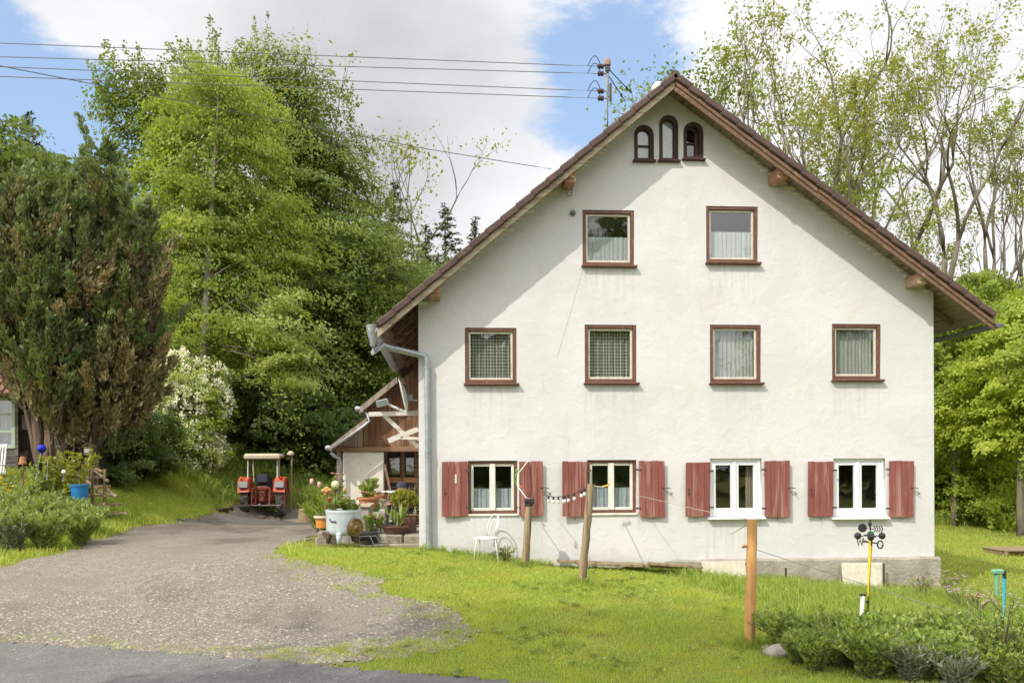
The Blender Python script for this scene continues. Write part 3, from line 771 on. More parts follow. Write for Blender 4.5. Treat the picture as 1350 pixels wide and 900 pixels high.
# shutters
SH = [(582, 608, 616, 680, 'first'), (684, 608, 716, 680, ''), (740, 608, 774, 680, ''), (842, 607, 876, 681, ''), (902, 609, 935, 680, ''), (1007, 607, 1040, 681, ''), (1063, 608, 1097, 680, ''), (1170, 607, 1202, 681, '')]
for i, s in enumerate(SH):
    x0, z0, x1, z1 = rect(s[:4]); b = MB(); k = 4; left = i % 2 == 0
    ang = random.uniform(1.0, 3.4) if i != 2 else 7.0
    hinge = x1 if left else x0
    Mr = Matrix.Rotation(R(ang if left else -ang), 4, 'Z'); T = Matrix.Translation((hinge, D-.05, 0)) @ Mr @ Matrix.Translation((-hinge, -(D-.05), 0))
    tilt = random.uniform(-.012, .012)
    for j in range(k):
        wj = (x1-x0)/k; dz = random.uniform(-.006, .006)
        b.box((x0+wj*(j+.5), D-.05+random.uniform(-.0025, .0025), (z0+z1)/2+dz), (wj-.005, .026, z1-z0), bev=.004)
    for zz in (z0+.16, z1-.16): b.box(((x0+x1)/2, D-.024, zz), (x1-x0-.06, .024, .09), bev=.004)
    b.v = [tuple(T @ Vector((x+tilt*(z-z0), y, z))) for x, y, z in b.v]
    sh = b.build('shutter', M['shutter'], house)
    b = MB(); far = x0 if left else x1; e = -1 if left else 1
    zz = (z0+z1)/2-.08
    if not left:
        b.tube([(far-.03, D-.085, zz+.10), (far+.02, D-.09, zz+.10), (far+.10, D-.06, zz+.09)], .008, 6)
        b.tube([(far+.02, D-.012, zz+.02), (far+.09, D-.05, zz+.02), (far+.13, D-.06, zz-.03)], .008, 6)
        b.sphere((far-.04, D-.085, zz+.10), .018, 6)
    else:
        b.tube([(far+.05, D-.09, zz+.06), (far+.07, D-.10, zz+.02), (far+.05, D-.09, zz-.02)], .01, 6); b.sphere((far+.06, D-.085, zz+.09), .016, 6)
    b.build('shutter_catch', M['iron'], sh); b = MB()
    b.tube([((x0+x1)/2-.02, D+.0, z0-.0), ((x0+x1)/2, D-.05, z0-.02), ((x0+x1)/2+.005, D-.06, z0-.06)], .007, 5)
    b.build('holdback', M['iron'], sh)
    if i == 0:
        c = P(601, 631, D-.085); b = MB(); b.box((c.x, D-.078, c.z), (.035, .02, .16), bev=.004); b.build('name_plate', M['cream'], sh)
    for zz in (z0+.16, z1-.16): b = MB(); b.box((hinge-e*.02, D-.068, zz), (.09, .008, .03)); b.build('hinge', M['iron'], sh)
# eaves gutters and downpipe
gz = M['zinc']
a, c = P(490, 431, YF+.02), None
ex, ez = Lr[2][0]-.07, Lr[2][1]-.10
b = MB(); b.lathe([(.075, 0), (.08, .002), (.08, 7.1), (.075, 7.1)], (ex, YF+.05, ez), 12, (0, 1, 0), math.pi*.0, math.pi*1.0); g_ = b
# half-round trough: keep it open at the top
g_.v = [(x, y, z) for x, y, z in g_.v]
V = []
b = MB(); n = 12
for yy in (YF+.03, YF+7.2):
    for k in range(n+1): t = math.pi+math.pi*k/n; V.append((ex+.085*math.cos(t), yy, ez+.085*math.sin(t)))
b.add(V, [(k, k+1, n+2+k, n+1+k) for k in range(n)]+[tuple(range(n+1))]+[tuple(range(2*n+1, n, -1))])
gl = b.build('gutter', gz, house, smooth=True, auto=50)
sm = gl.modifiers.new('thick', 'SOLIDIFY'); sm.thickness = .006
b = MB(); hp = Vector((ex-.01, YF+.12, ez-.06))
b.lathe([(.03, -.26), (.045, -.22), (.05, -.18), (.10, -.02), (.115, .10), (.12, .10), (.12, .115)], hp, 14)
w1 = P(503, 456, YF+.25); w2 = P(560, 469, D-.10); w3 = P(563.5, 482, D-.08); w4 = P(566, 722, D-.08)
b.tube([hp+Vector((0, 0, -.22)), hp+Vector((.01, .03, -.34)), w1+Vector((.02, .02, .02)), w1+Vector((.12, .05, -.02)), w2+Vector((-.10, 0, .02)), w2, w3+Vector((.0, 0, .02)), w3+Vector((0, 0, -.12)), (w4.x, w4.y, w4.z-.1)], .058, 12)
for zz in (w3.z-.04, w3.z-1.6, w4.z+1.7, w4.z+.3): b.lathe([(.058, -.02), (.066, -.02), (.066, .02), (.058, .02)], (w3.x+(w4.x-w3.x)*((w3.z-zz)/(w3.z-w4.z)), D-.08, zz), 14)
b.build('downpipe', gz, house, smooth=True, auto=50)
ex, ez = Rr[2][0]+.06, Rr[2][1]-.19
V = []; b = MB()
for yy in (YF-.02, YB):
    for k in range(n+1): t = math.pi+math.pi*k/n; V.append((ex+.08*math.cos(t), yy, ez+.08*math.sin(t)))
b.add(V, [(k, k+1, n+2+k, n+1+k) for k in range(n)]+[tuple(range(n+1))]+[tuple(range(2*n+1, n, -1))])
gr_ = b.build('gutter', M['dark_zinc'], house, smooth=True, auto=50)
sm = gr_.modifiers.new('thick', 'SOLIDIFY'); sm.thickness = .006
# small fixtures on the gable
c = P(755, 281, D); b = MB(); b.lathe([(.05, 0), (.055, .03), (.03, .035), (.025, .07), (.0, .075)], (c.x, D, c.z), 12, (0, -1, 0)); b.build('wall_fitting', M['dark_zinc'], house, smooth=True, auto=40)
b = MB(); q = [P(745, 244, D-.2), P(748, 258, D-.1), P(753, 258, D-.06), P(755, 248, D-.03), P(752, 240, D-.03)]; b.tube(q, .006, 5); b.build('cable', M['black'], house)
b = MB(); p0, p1 = P(768, 358, D), P(735, 470, D); b.tube([p0+Vector((0, .002, 0)), P(757, 395, D)+Vector((0, .002, 0)), p1+Vector((0, .002, 0))], .005, 4); b.build('render_crack', M['plinth'], house)
# open red door on the hidden left side, seen edge-on
p, q = P(549.6, 606, 19.6), P(549.6, 690, 19.6)
b = MB(); b.box((XL-.02, 19.9, (p.z+q.z)/2), (.05, .85, p.z-q.z), bev=.006); b.build('side_door', M['shutter'], house)

# small round vent on the roof beside the ridge
c = P(866, 118, YF+3.2)
t = thing('roof_vent', 'small pale round dish poking up on the roof just left of the ridge', 'vent', (c.x, c.y, top_z(c.x)))
b = MB(); b.tube([(c.x, c.y, top_z(c.x)-.05), (c.x, c.y, c.z+.05)], .03, 8); b.build('stem', M['zinc'], t)
b = MB(); b.lathe([(0, .07), (.07, .05), (.12, 0), (.12, .012), (.07, .062), (0, .085)], (c.x, c.y, c.z+.05), 16, (-.6, -.7, .2)); b.build('dish', M['white_paint'], t, smooth=True)

# ------------------------------------------------------------ barn wing behind on the left
YA = 22.9
barn = thing('barn_annex', 'low brown boarded barn wing with stepped roof behind the left corner of the farmhouse', 'barn', on(-1.6, YA))
A1, A2 = xz(524, 495, YA), xz(474, 536, YA); B1, B2 = xz(484, 549, YA-.1), xz(435, 587, YA-.1)
r1 = slab([A1, A2], 0, .10, YA, YB)
up_ = r1.build('roof', M['tile'], barn)
b = MB(); b.prism([(A1[0], YA-.03, A1[1]-.02), (A2[0], YA-.03, A2[1]-.02), (A2[0], YA-.03, A2[1]-.17), (A1[0], YA-.03, A1[1]-.17)], (0, .04, 0)); b.build('verge_board', M['grey_boards'], up_)
r2 = slab([B1, B2], 0, .10, YA-.1, YB-1)
lo_ = r2.build('roof', M['tile'], barn)
b = MB(); b.prism([(B1[0], YA-.14, B1[1]-.02), (B2[0], YA-.14, B2[1]-.02), (B2[0], YA-.14, B2[1]-.13), (B1[0], YA-.14, B1[1]-.13)], (0, .045, 0)); b.build('verge_board', M['grey_boards'], lo_)
YW = YA+.45
bx0, bx1 = P(452, 620, YW).x, P(506, 620, YW).x
bz = P(480, 592, YW).z; gz0 = hz(-2, YW)-.3
slope = (A1[1]-A2[1])/(A1[0]-A2[0])
# brown boards above the beam
def roofz(x): return min(A1[1]+(x-A1[0])*slope-.1, 99) if x > A2[0]+.05 else B1[1]+(x-B1[0])*((B1[1]-B2[1])/(B1[0]-B2[0]))-.1
def boards(xa, xb, w, z0, zt, y, name, m):
    b = MB(); x = xa
    while x < xb-.01:
        ww = min(w*random.uniform(.85, 1.15), xb-x)
        za = zt(x+.001); zb = zt(x+ww)
        j = random.uniform(-.006, .006)
        b.prism([(x+.004, y+j, z0), (x+ww-.004, y+j, z0), (x+ww-.004, y+j, zb), (x+.004, y+j, za)], (0, .025, 0)); x += ww
    return b.build(name, m, barn)
xs_ = P(504, 560, YW).x
boards(bx0-.12, A2[0]+.05, .16, bz+.06, lambda x: max(bz+.07, B1[1]+(x-B1[0])*((B1[1]-B2[1])/(B1[0]-B2[0]))-.12), YW-.05, 'shingle_boards', M['grey_boards'])
boards(A2[0]+.05, XL-.02, .15, bz+.06, lambda x: A1[1]+(x-A1[0])*slope-.12 if x < XL-.3 else top_z(XL)-.2, YW-.02, 'boarding', M['brown_boards'])
b = MB(); b.box(((bx0-.2+XL)/2, YW-.03, bz), (XL-bx0+.18, .16, .12), bev=.01); b.build('beam', M['beam'], barn)
b = MB(); b.box(((bx0+bx1)/2, YW+.12, (gz0+bz)/2), (bx1-bx0, .28, bz-gz0-.13), bev=.02); b.build('white_wall', M['old_plaster'], barn)
b = MB(); b.box((bx0+.1, (YW+.3+YB-1)/2, (gz0+bz)/2-.05), (.2, YB-1-YW-.3, bz-gz0-.1)); b.box((bx0-.10, YW+.05, (gz0+bz)/2), (.10, .10, bz-gz0-.13)); b.build('flank_wall', M['grey_boards'], barn)
# recess with door and glazing
YR = YW+.9
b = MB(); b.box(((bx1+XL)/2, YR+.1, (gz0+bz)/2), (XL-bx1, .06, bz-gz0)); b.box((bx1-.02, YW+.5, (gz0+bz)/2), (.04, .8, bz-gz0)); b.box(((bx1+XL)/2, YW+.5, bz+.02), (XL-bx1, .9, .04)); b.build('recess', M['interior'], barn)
b = MB()
for px in (508, 531, 549): c = P(px, 630, YR-.04); b.box((c.x, YR-.02, (gz0+bz)/2), (.11, .09, bz-gz0-.06), bev=.006)
b.build('post', M['beam'], barn)
for xa, xb in ((511, 529), (533, 548)):
    p, q = P(xa, 601, YR-.05), P(xb, 627, YR-.05)
    w = frame_mb((p.x, q.z, q.x, p.z), .045, YR-.05, YR+.0).build('window', M['dark_frame'], barn)
    pane(inset((p.x, q.z, q.x, p.z), .04), YR-.025, w)
b = MB()
for xa, xb in ((510, 529), (531, 550)):
    p, q = P(xa, 629, YR-.1), P(xb, 636, YR-.1); b.box(((p.x+q.x)/2, YR-.09, (p.z+q.z)/2), (q.x-p.x, .03, p.z-q.z), bev=.004)
b.build('rail_plank', M['orange_plank'], barn)
p, q = P(507, 612, YW-.05), P(519, 668, YW-.5); b = MB(); b.bar(p, q, .05, .03); b.build('brace', M['beam'], barn)
# gutter with the long slanting pipe
b = MB()
b.tube([(B2[0]-.05, YA-.12, B2[1]-.06), (B2[0]-.05, YB-1, B2[1]-.06)], .07, 8)
b.tube([(A2[0]-.05, YA-.05, A2[1]-.05), (A2[0]-.05, YB, A2[1]-.05)], .07, 8)
b.build('gutter', gz, barn, smooth=True)
b = MB()
pa = [P(475, 541, YA-.12), P(484, 545, YA-.15), P(487, 555, YA-.15), P(480, 561, YA-.18), P(440, 589, YA-.18)]
b.tube(pa, .032, 8)
pb = [P(436, 590, YA-.12), P(437, 597, YA-.1), P(441, 601, YA-.05), P(447, 603, YA+.1), P(449, 612, YA+.25), P(449, 668, YA+.25)]
b.tube(pb, .045, 9)
b.build('downpipe', gz, barn, smooth=True)

# timber frame on the house side, with the dish and floodlight it carries
YK = 20.6
t = thing('timber_bracket', 'white flaking timber bracket of crossed laths beside the house corner', 'bracket', P(550, 560, YK))
for nm, pts, w in (('arm', ((486, 546), (551, 544)), .10), ('brace', ((507, 548), (551, 589)), .09), ('brace', ((512, 581), (552, 565)), .11), ('brace', ((528, 577), (553, 578)), .06)):
    p, q = [P(x, y, YK+(.0 if nm == 'arm' else -.07 if pts[0][0] > 508 else .06)) for x, y in pts]
    b = MB(); b.bar(p, q, w, .05, .004, up=(0, 1, 0)); b.build(nm, M['white_timber'], t)
c = P(532.5, 520, YK-.2)
t = thing('satellite_dish', 'pale satellite dish seen edge-on above the timber bracket', 'satellite dish', c)
ax = Vector((.97, .05, .22)); pr = [(.0, .0)]+[(.40*k/8, -.09*(k/8)**2*1.0) for k in range(1, 9)]
b = MB(); b.lathe(pr+[(.405, -.085), (.40, -.075)]+[(.40*k/8, -.09*(k/8)**2+.014) for k in range(7, -1, -1)], c+Vector((.05, 0, 0)), 22, ax); b.build('reflector', M['white_paint'], t, smooth=True)
b = MB(); b.tube([c+Vector((.06, 0, -.02)), c+Vector((.22, .05, -.12)), c+Vector((.36, .1, -.12))], .025, 7); b.box(c+Vector((.13, .02, -.06)), (.10, .12, .14), bev=.01); b.build('mount', M['zinc'], t)
b = MB(); b.tube([c+Vector((.0, -.1, -.36)), c+Vector((-.12, -.15, -.30))], .015, 6); b.build('feed_arm', M['zinc'], t)
c = P(504, 531, YK-.15)
t = thing('floodlight', 'small pale floodlight on an arm left of the satellite dish', 'floodlight', c)
b = MB(); b.box(c, (.26, .14, .15), (0, R(-14), R(10)), .015); b.build('housing', M['zinc'], t)
b = MB(); b.box(c+Vector((.0, -.075, -.005)), (.21, .01, .11), (0, R(-14), R(10)), .003); b.build('lens', M['glass'], t)
b = MB(); b.tube([c+Vector((.11, .02, 0)), P(514, 534, YK-.1), P(535, 543, YK)], .028, 7); b.build('arm', M['white_paint'], t)

# roof mast and wires
MY = 20.2
mt, mb_ = P(799.5, 80, MY), P(801, 172, MY)
t = thing('roof_mast', 'grey steel power mast with pinkish cap standing on the left roof slope', 'mast', (mb_.x, MY, top_z(mb_.x)))
b = MB(); b.tube([(mb_.x, MY, top_z(mb_.x)-.2), (mb_.x, MY, mt.z-.1)], .046, 10); b.build('pole', M['zinc'], t, smooth=True)
b = MB(); b.lathe([(.06, 0), (.075, .01), (.075, .12), (.05, .155), (0, .165)], (mb_.x, MY, mt.z-.12), 12); b.build('cap', mat('dull_pink_cap', (.33, .20, .16), (.26, .15, .12), 8, .8), t, smooth=True, auto=40)
ypx = (88, 97.5, 120.5, 130)
ins = []
for k, y in enumerate(ypx):
    c = P(791, y, MY-.05*0); c = Vector((mb_.x-.14, MY+(.0), P(800, y, MY).z))
    b = MB(); b.lathe([(0, -.06), (.05, -.055), (.055, 0), (.03, .01), (.055, .02), (.05, .07), (0, .075)], c, 10, (-1, 0, 0)); b.tube([c+Vector((.14, 0, 0)), c], .018, 6)
    b.build('insulator', M['dark_frame'], t, smooth=True, auto=40)
    arc = [c+Vector((-.12-.16*math.sin(a), -.06*math.sin(a), -.02+.14*math.sin(a*1.0)*(1 if k % 2 == 0 else .8)-.02*a)) for a in np.linspace(0, math.pi, 7)]
    b = MB(); b.tube([c+Vector((-.30, 0, 0))]+[c+Vector((-.30+.30*u, -.08*math.sin(math.pi*u), .20*math.sin(math.pi*u))) for u in (.2, .4, .6, .8)]+[c+Vector((.02, 0, -.06))], .009, 5); b.build('jumper', M['black'], t)
    ins.append(c)
b = MB()
b.box((mb_.x+.0, MY-.06, (ins[0].z+ins[1].z)/2), (.12, .03, .10), bev=.01); b.box((mb_.x+.06, MY-.05, ins[3].z+.12), (.05, .05, .4), bev=.01); b.build('clamp', M['iron'], t)
for k, (p, q) in enumerate((((803, 92), (833, 123)), ((803, 101), (824, 133)))):
    pa, pb = P(*p, MY), P(*q, MY+3); b = MB(); b.tube([pa, pb], .012, 5); b.sphere(pa.lerp(pb, .75), .03, 6, (1, 1, 1.6)); b.build('stay_wire', M['black'], t)
lefty = (57, 75, 88, 101); lab = ('topmost', 'second highest', 'third highest', 'lowest')
M['wire'] = mat('wire_grey', (.16, .15, .14), rough=.6, metal=.4)
for k in range(4):
    a = ins[k]+Vector((-.05, 0, 0)); e0 = P(-0, lefty[k], 18.6); dirv = (e0-a); L = 2.6
    pts = []
    for i in range(41):
        u = i/40*L; p = a+dirv*u; p.z += -.12*math.sin(math.pi*min(u, 1))*.0-.10*u*(L-u)*.0; pts.append(p)
    b = MB(); b.tube(pts, .0085, 5); tag(b.build('power_line', M['wire'], None, a), '%s of the four thin overhead wires running left from the roof mast' % lab[k], 'wire', 'overhead wires')
a, c, e = P(727, 223, YF+2.4), P(560, 194, 19), P(0, 87, 15)
def qb(a, c, e, u): return a*(1-u)**2+c*2*u*(1-u)+e*u*u
b = MB(); ctrl = c+(c-(a+e)/2)*.3
b.tube([a+(P(560, 196, 17.5)-a)*u for u in np.linspace(0, 1, 8)]+[P(560, 196, 17.5)+(P(0, 87, 14)-P(560, 196, 17.5))*u for u in np.linspace(.05, 1.5, 30)], .0075, 5)
tag(b.build('cable', M['wire'], None, a), 'dark slack cable sloping down across the trees to the left roof edge', 'cable')

# ------------------------------------------------------------ vegetation
def rot_basis(nrm, ang):
    """per-leaf axes: nrm (n,3) unit, ang spin"""
    ref = np.where(np.abs(nrm[:, 2:3]) < .9, np.array([[0, 0, 1.]]), np.array([[1., 0, 0]]))
    a = np.cross(nrm, ref); a /= np.linalg.norm(a, axis=1, keepdims=True)
    b = np.cross(nrm, a); c, s = np.cos(ang)[:, None], np.sin(ang)[:, None]
    return a*c+b*s, -a*s+b*c
def leaves(P0, nrm, ang, L, Wd, fold=.18):
    """diamond leaves, folded a little along the midrib; returns verts, quads (two tris as one quad each)"""
    nrm = nrm/np.linalg.norm(nrm, axis=1, keepdims=True)
    u, w = rot_basis(nrm, ang); L = np.asarray(L)[:, None]; Wd = np.asarray(Wd)[:, None]
    V = np.stack([P0, P0+u*L*.45+w*Wd*.5+nrm*L*fold*.5, P0+u*L, P0+u*L*.45-w*Wd*.5+nrm*L*fold*.5], 1).reshape(-1, 3)
    n = len(P0); return V, [np.arange(4*n).reshape(n, 4)]
def unit(n, r):
    v = r.normal(size=(n, 3)); return v/np.linalg.norm(v, axis=1, keepdims=True)
def env_points(ells, n, r, shell=.45):
    """points in a union of ellipsoids (cx,cy,cz,rx,ry,rz), more of them outside"""
    vol = np.array([e[3]*e[4]*e[5] for e in ells])**.8; k = r.choice(len(ells), n, p=vol/vol.sum())
    E = np.array(ells)[k]; rad = (shell**3+(1-shell**3)*r.random(n))**(1/3)
    return E[:, :3]+unit(n, r)*rad[:, None]*E[:, 3:]
def bez(a, b, c, n): return [a*(1-u)**2+b*2*u*(1-u)+c*u*u for u in np.linspace(0, 1, n)]
def crown_tree(name, label, loc, H, ells, clumps, per, leaf, lm, bm, trunk_r=.22, spread=(.75, .75, .28), droop=.35, seed=1, limbs=14, lean=(0, 0), group=None, trunk_top=.93, cat='tree', flower=None, stems=1, rnd=.5, shoots=0):
    """tapered trunk, limbs to the boughs, a fine branch to each clump; leaves sit in flat drooping sprays"""
    r = np.random.default_rng(seed)
    t = thing(name, label, cat, loc, group); o = Vector(loc)
    top = Vector((lean[0], lean[1], H*trunk_top))
    tb = MB(); trs = []
    for s_ in range(stems):
        ph = 2*math.pi*s_/max(stems, 1)+seed; off = Vector((math.cos(ph), math.sin(ph), 0))*(trunk_r*1.3 if stems > 1 else 0)
        tp = top+(off*H*.35/max(trunk_r, .01)*.12 if stems > 1 else Vector((0, 0, 0)))
        pts = [off+(tp-off)*u+Vector((math.sin(u*5+seed+s_)*.12, math.cos(u*4+seed)*.12, 0))*H*.02*u for u in np.linspace(-.03, 1, 14)]
        rad = [trunk_r*(1.35 if i == 0 else 1.0)*(1-.93*(i/13)) for i in range(14)]
        tb.tube([o+p for p in pts], rad, 9); trs.append(pts)
    tr = tb.build('trunk', bm, t, smooth=True)
    cc = env_points(ells, clumps, r)
    cc = cc[cc[:, 2] > .15]
    lim = cc[r.choice(len(cc), min(limbs, len(cc)), replace=False)]
    net = []; lb = MB()
    for q in lim:
        q = Vector(q)*1.0; hd = math.hypot(q.x, q.y)
        pts = trs[int(r.integers(len(trs)))]
        u = min(.92, max(.10, (q.z-.55*hd)/(H*trunk_top)))
        k = u*13/1.03+.4; i0 = int(min(12, k)); s = pts[i0].lerp(pts[i0+1], k-i0)
        e = s.lerp(q, .88); mid = (s+e)/2+Vector((0, 0, -.08*hd if droop < .3 else .12*hd))
        cu = bez(s, mid, e, 8); r0 = trunk_r*(1-.85*u)*.42
        lb.tube([o+p for p in cu], [r0*(1-.8*i/7) for i in range(8)], 6); net += cu[2:]
    NP = np.array([tuple(p) for p in net])
    for q in cc[::max(1, len(cc)//420)]:
        d = ((NP-q)**2).sum(1)+np.maximum(0, NP[:, 2]-q[2])*.8; s = Vector(NP[int(np.argmin(d))]); q = Vector(q)
        mid = (s+q)/2+Vector((0, 0, .10*(q-s).length))
        lb.tube([o+p for p in bez(s, mid, q, 4)], [.028, .02, .014, .007], 3, caps=False)
    lb.build('limbs', bm, t, smooth=True)
    n = len(cc)*per; k = np.repeat(np.arange(len(cc)), per)
    size = (.6+.8*r.random(len(cc)))[k]
    # each clump is a flat bough: long outwards, narrower across, thin, bending down towards its tip
    rad = r.random(n)**.5*(1+.16*r.normal(size=n)*(r.random(n) < .2)); th = r.random(n)*6.28
    az_ = np.arctan2(cc[:, 1], cc[:, 0])[k]+.5*r.normal(size=len(cc))[k]
    al, ac = rad*np.cos(th)*spread[0]*1.75*size, rad*np.sin(th)*spread[1]*1.0*size
    # fingers along the bough edge
    al = al*(1+.25*np.sin(th*5+k*1.7))
    g = np.stack([al*np.cos(az_)-ac*np.sin(az_), al*np.sin(az_)+ac*np.cos(az_), r.normal(size=n)*spread[2]*.42*size], -1)
    g[:, 2] += al*(.34*r.normal(size=len(cc)))[k]
    g[:, 2] += -droop*(.30*(.3+1.4*r.random(len(cc))))[k]*np.maximum(al+.4*spread[0]*size, 0)**2/(spread[0]*size)-.12*np.abs(ac)
    hc = cc[k]; out = hc*np.array([1, 1, .0]); out /= np.maximum(np.linalg.norm(out, axis=1, keepdims=True), .3)
    PL = hc+g+np.array(o)[None]
    cn = unit(len(cc), r)*.35; nrm = np.array([0, 0, .5])[None]+rnd*unit(n, r)+out*.75+cn[k]
    tint = np.clip(.25*r.random(n)+.75*r.random(len(cc))[k], 0, 1)
    L = leaf[0]*(.6+.8*r.random(n)); V, Fq = leaves(PL, nrm, r.random(n)*6.28, L, L*leaf[1])
    if shoots:
        # upright leafy twigs standing out of the top of the crown
        q = env_points(ells, shoots*8, r, .93); cut = np.quantile(cc[:, 2], .45); q = q[q[:, 2] > cut][:shoots]; m = 42
        ks = np.repeat(np.arange(len(q)), m); u = r.random(len(ks)); ln_ = (.7+.9*r.random(len(q)))[ks]
        d_ = np.c_[r.normal(size=(len(q), 2))*.35, np.ones(len(q))]; d_ /= np.linalg.norm(d_, axis=1, keepdims=True)
        ps = q[ks]+d_[ks]*(ln_*u)[:, None]+r.normal(size=(len(ks), 3))*(.15*(1.1-u))[:, None]+np.array(o)[None]
        V2, F2 = leaves(ps, unit(len(ks), r)+np.array([0, -.4, .6]), r.random(len(ks))*6.28, np.full(len(ks), leaf[0]*.95), np.full(len(ks), leaf[0]*.62))
        Fq = [np.concatenate([Fq[0], F2[0]+len(V)])]; V = np.concatenate([V, V2]); tint = np.r_[tint, np.clip(.3+.5*r.random(len(ks)), 0, 1)]
    np_mesh('crown', V, Fq, lm, t, attr=np.repeat(tint, 4))
    if flower:
        fm, nf, fs = flower
        q = env_points(ells, nf*3, r, .86); q = q[(q[:, 1] < .5)][:nf]; m = 26
        kk = np.repeat(np.arange(len(q)), m)
        gz_ = r.random(len(kk)); g = r.normal(size=(len(kk), 3))*np.array([.35, .35, .0])[None]*(1-.75*gz_[:, None])*fs; g[:, 2] = gz_*fs*1.5
        PL = q[kk]+g+np.array(o)[None]; V, Fq = leaves(PL, unit(len(kk), r)+np.array([0, -.4, .5]), r.random(len(kk))*6.28, np.full(len(kk), fs*.35), np.full(len(kk), fs*.3))
        np_mesh('blossom', V, Fq, fm, t, attr=np.repeat(r.random(len(kk)), 4))
    return t

L_light = leaf_mat('light_spring_leaf', (.25, .335, .082), (.42, .475, .15), (.27, .35, .09), .45)
L_beech = leaf_mat('beech_leaf', (.15, .215, .038), (.24, .30, .062), (.135, .19, .036), .42)
L_mid = leaf_mat('mid_green_leaf', (.15, .215, .034), (.235, .29, .055), (.13, .185, .030), .42)
L_bright = leaf_mat('bright_spring_leaf', (.29, .38, .045), (.44, .50, .085), (.24, .33, .05), .48)
L_dark = leaf_mat('dark_understory_leaf', (.09, .15, .03), (.16, .22, .048), (.085, .135, .03), .38)
L_ash = leaf_mat('young_ash_leaf', (.20, .265, .040), (.29, .335, .06), (.26, .265, .055), .42)
L_lilac = leaf_mat('lilac_leaf', (.22, .30, .055), (.33, .39, .085), None, .42)
M['blossom'] = leaf_mat('white_blossom', (.72, .73, .58), (.80, .80, .72), None, .25)
L_needle = leaf_mat('spruce_needles', (.045, .075, .032), (.08, .115, .045), (.10, .10, .045), .15)
L_thuja = leaf_mat('thuja_scale_leaf', (.13, .185, .062), (.22, .27, .095), (.125, .165, .065), .28, nscale=.8)
L_thuja_b = leaf_mat('dry_thuja_leaf', (.205, .16, .078), (.31, .25, .125), (.21, .205, .085), .22, nscale=.8)

def at(px, Y, py=600):
    p = P(px, py, Y); return on(p.x, Y, -.05)
def zpx(py, Y): return ZC+(HY-py)/F*Y

# light green tree left of centre, its trunk showing through
b0 = at(262, 36); s = 36/F
def ellpx(x0, y0, x1, y1, Y, base, depth=.8, dy=0.0):
    c = P((x0+x1)/2, (y0+y1)/2, Y); rx = (x1-x0)/2*Y/F; rz = (y1-y0)/2*Y/F
    return (c.x-base.x, c.y-base.y+dy, c.z-base.z, rx, rx*depth, rz)
ells = [ellpx(*q, 36, b0, .6, 1.1) for q in ((205, 75, 375, 245), (150, 190, 300, 380), (230, 200, 395, 400), (190, 330, 330, 500), (170, 120, 260, 260))]
ells += [ellpx(300, 370, 415, 480, 35, b0), ellpx(340, 440, 415, 520, 34.5, b0)]
crown_tree('linden_tree', 'tall light yellow-green broadleaf tree with its grey trunk showing, left of the dark beech', b0, zpx(60, 36)-b0.z, ells, 215, 480, (.125, .75), L_light, M['bark_pale'], .24, (.88, .78, .25), .6, 3, 30, (P(300, 240, 36).x-b0.x-.3, 0), shoots=70)
# wispy top and left arm of it belong to a second, thinner tree
b1 = at(205, 38)
ells = [ellpx(*q, 38, b1) for q in ((130, 90, 210, 150), (125, 130, 200, 180), (150, 165, 240, 260), (240, 60, 290, 130), (190, 100, 270, 190))]
crown_tree('slender_tree', 'slender tree with loose airy green twigs against the blue sky behind the thuja', b1, zpx(95, 38)-b1.z, ells, 150, 50, (.14, .7), L_mid, M['bark'], .16, (.42, .42, .36), .1, 5, 16, (0, 0), shoots=110)
# the dark beech, green down to the ground
b2 = at(405, 43)
ells = [ellpx(*q, 43, b2) for q in ((300, 55, 410, 190), (330, 95, 465, 260), (350, 190, 510, 380), (330, 300, 545, 480), (320, 400, 545, 560), (300, 480, 500, 650), (280, 220, 420, 480))]
ells += [ellpx(330, 560, 470, 640, 39, b2), ellpx(420, 280, 540, 420, 40, b2)]
crown_tree('beech_tree', 'huge dark green beech with layered drooping boughs down to the ground behind the tractor', b2, zpx(45, 43)-b2.z, ells, 560, 420, (.13, .72), L_beech, M['bark'], .42, (1.2, 1.1, .27), .7, 11, 34, shoots=260)
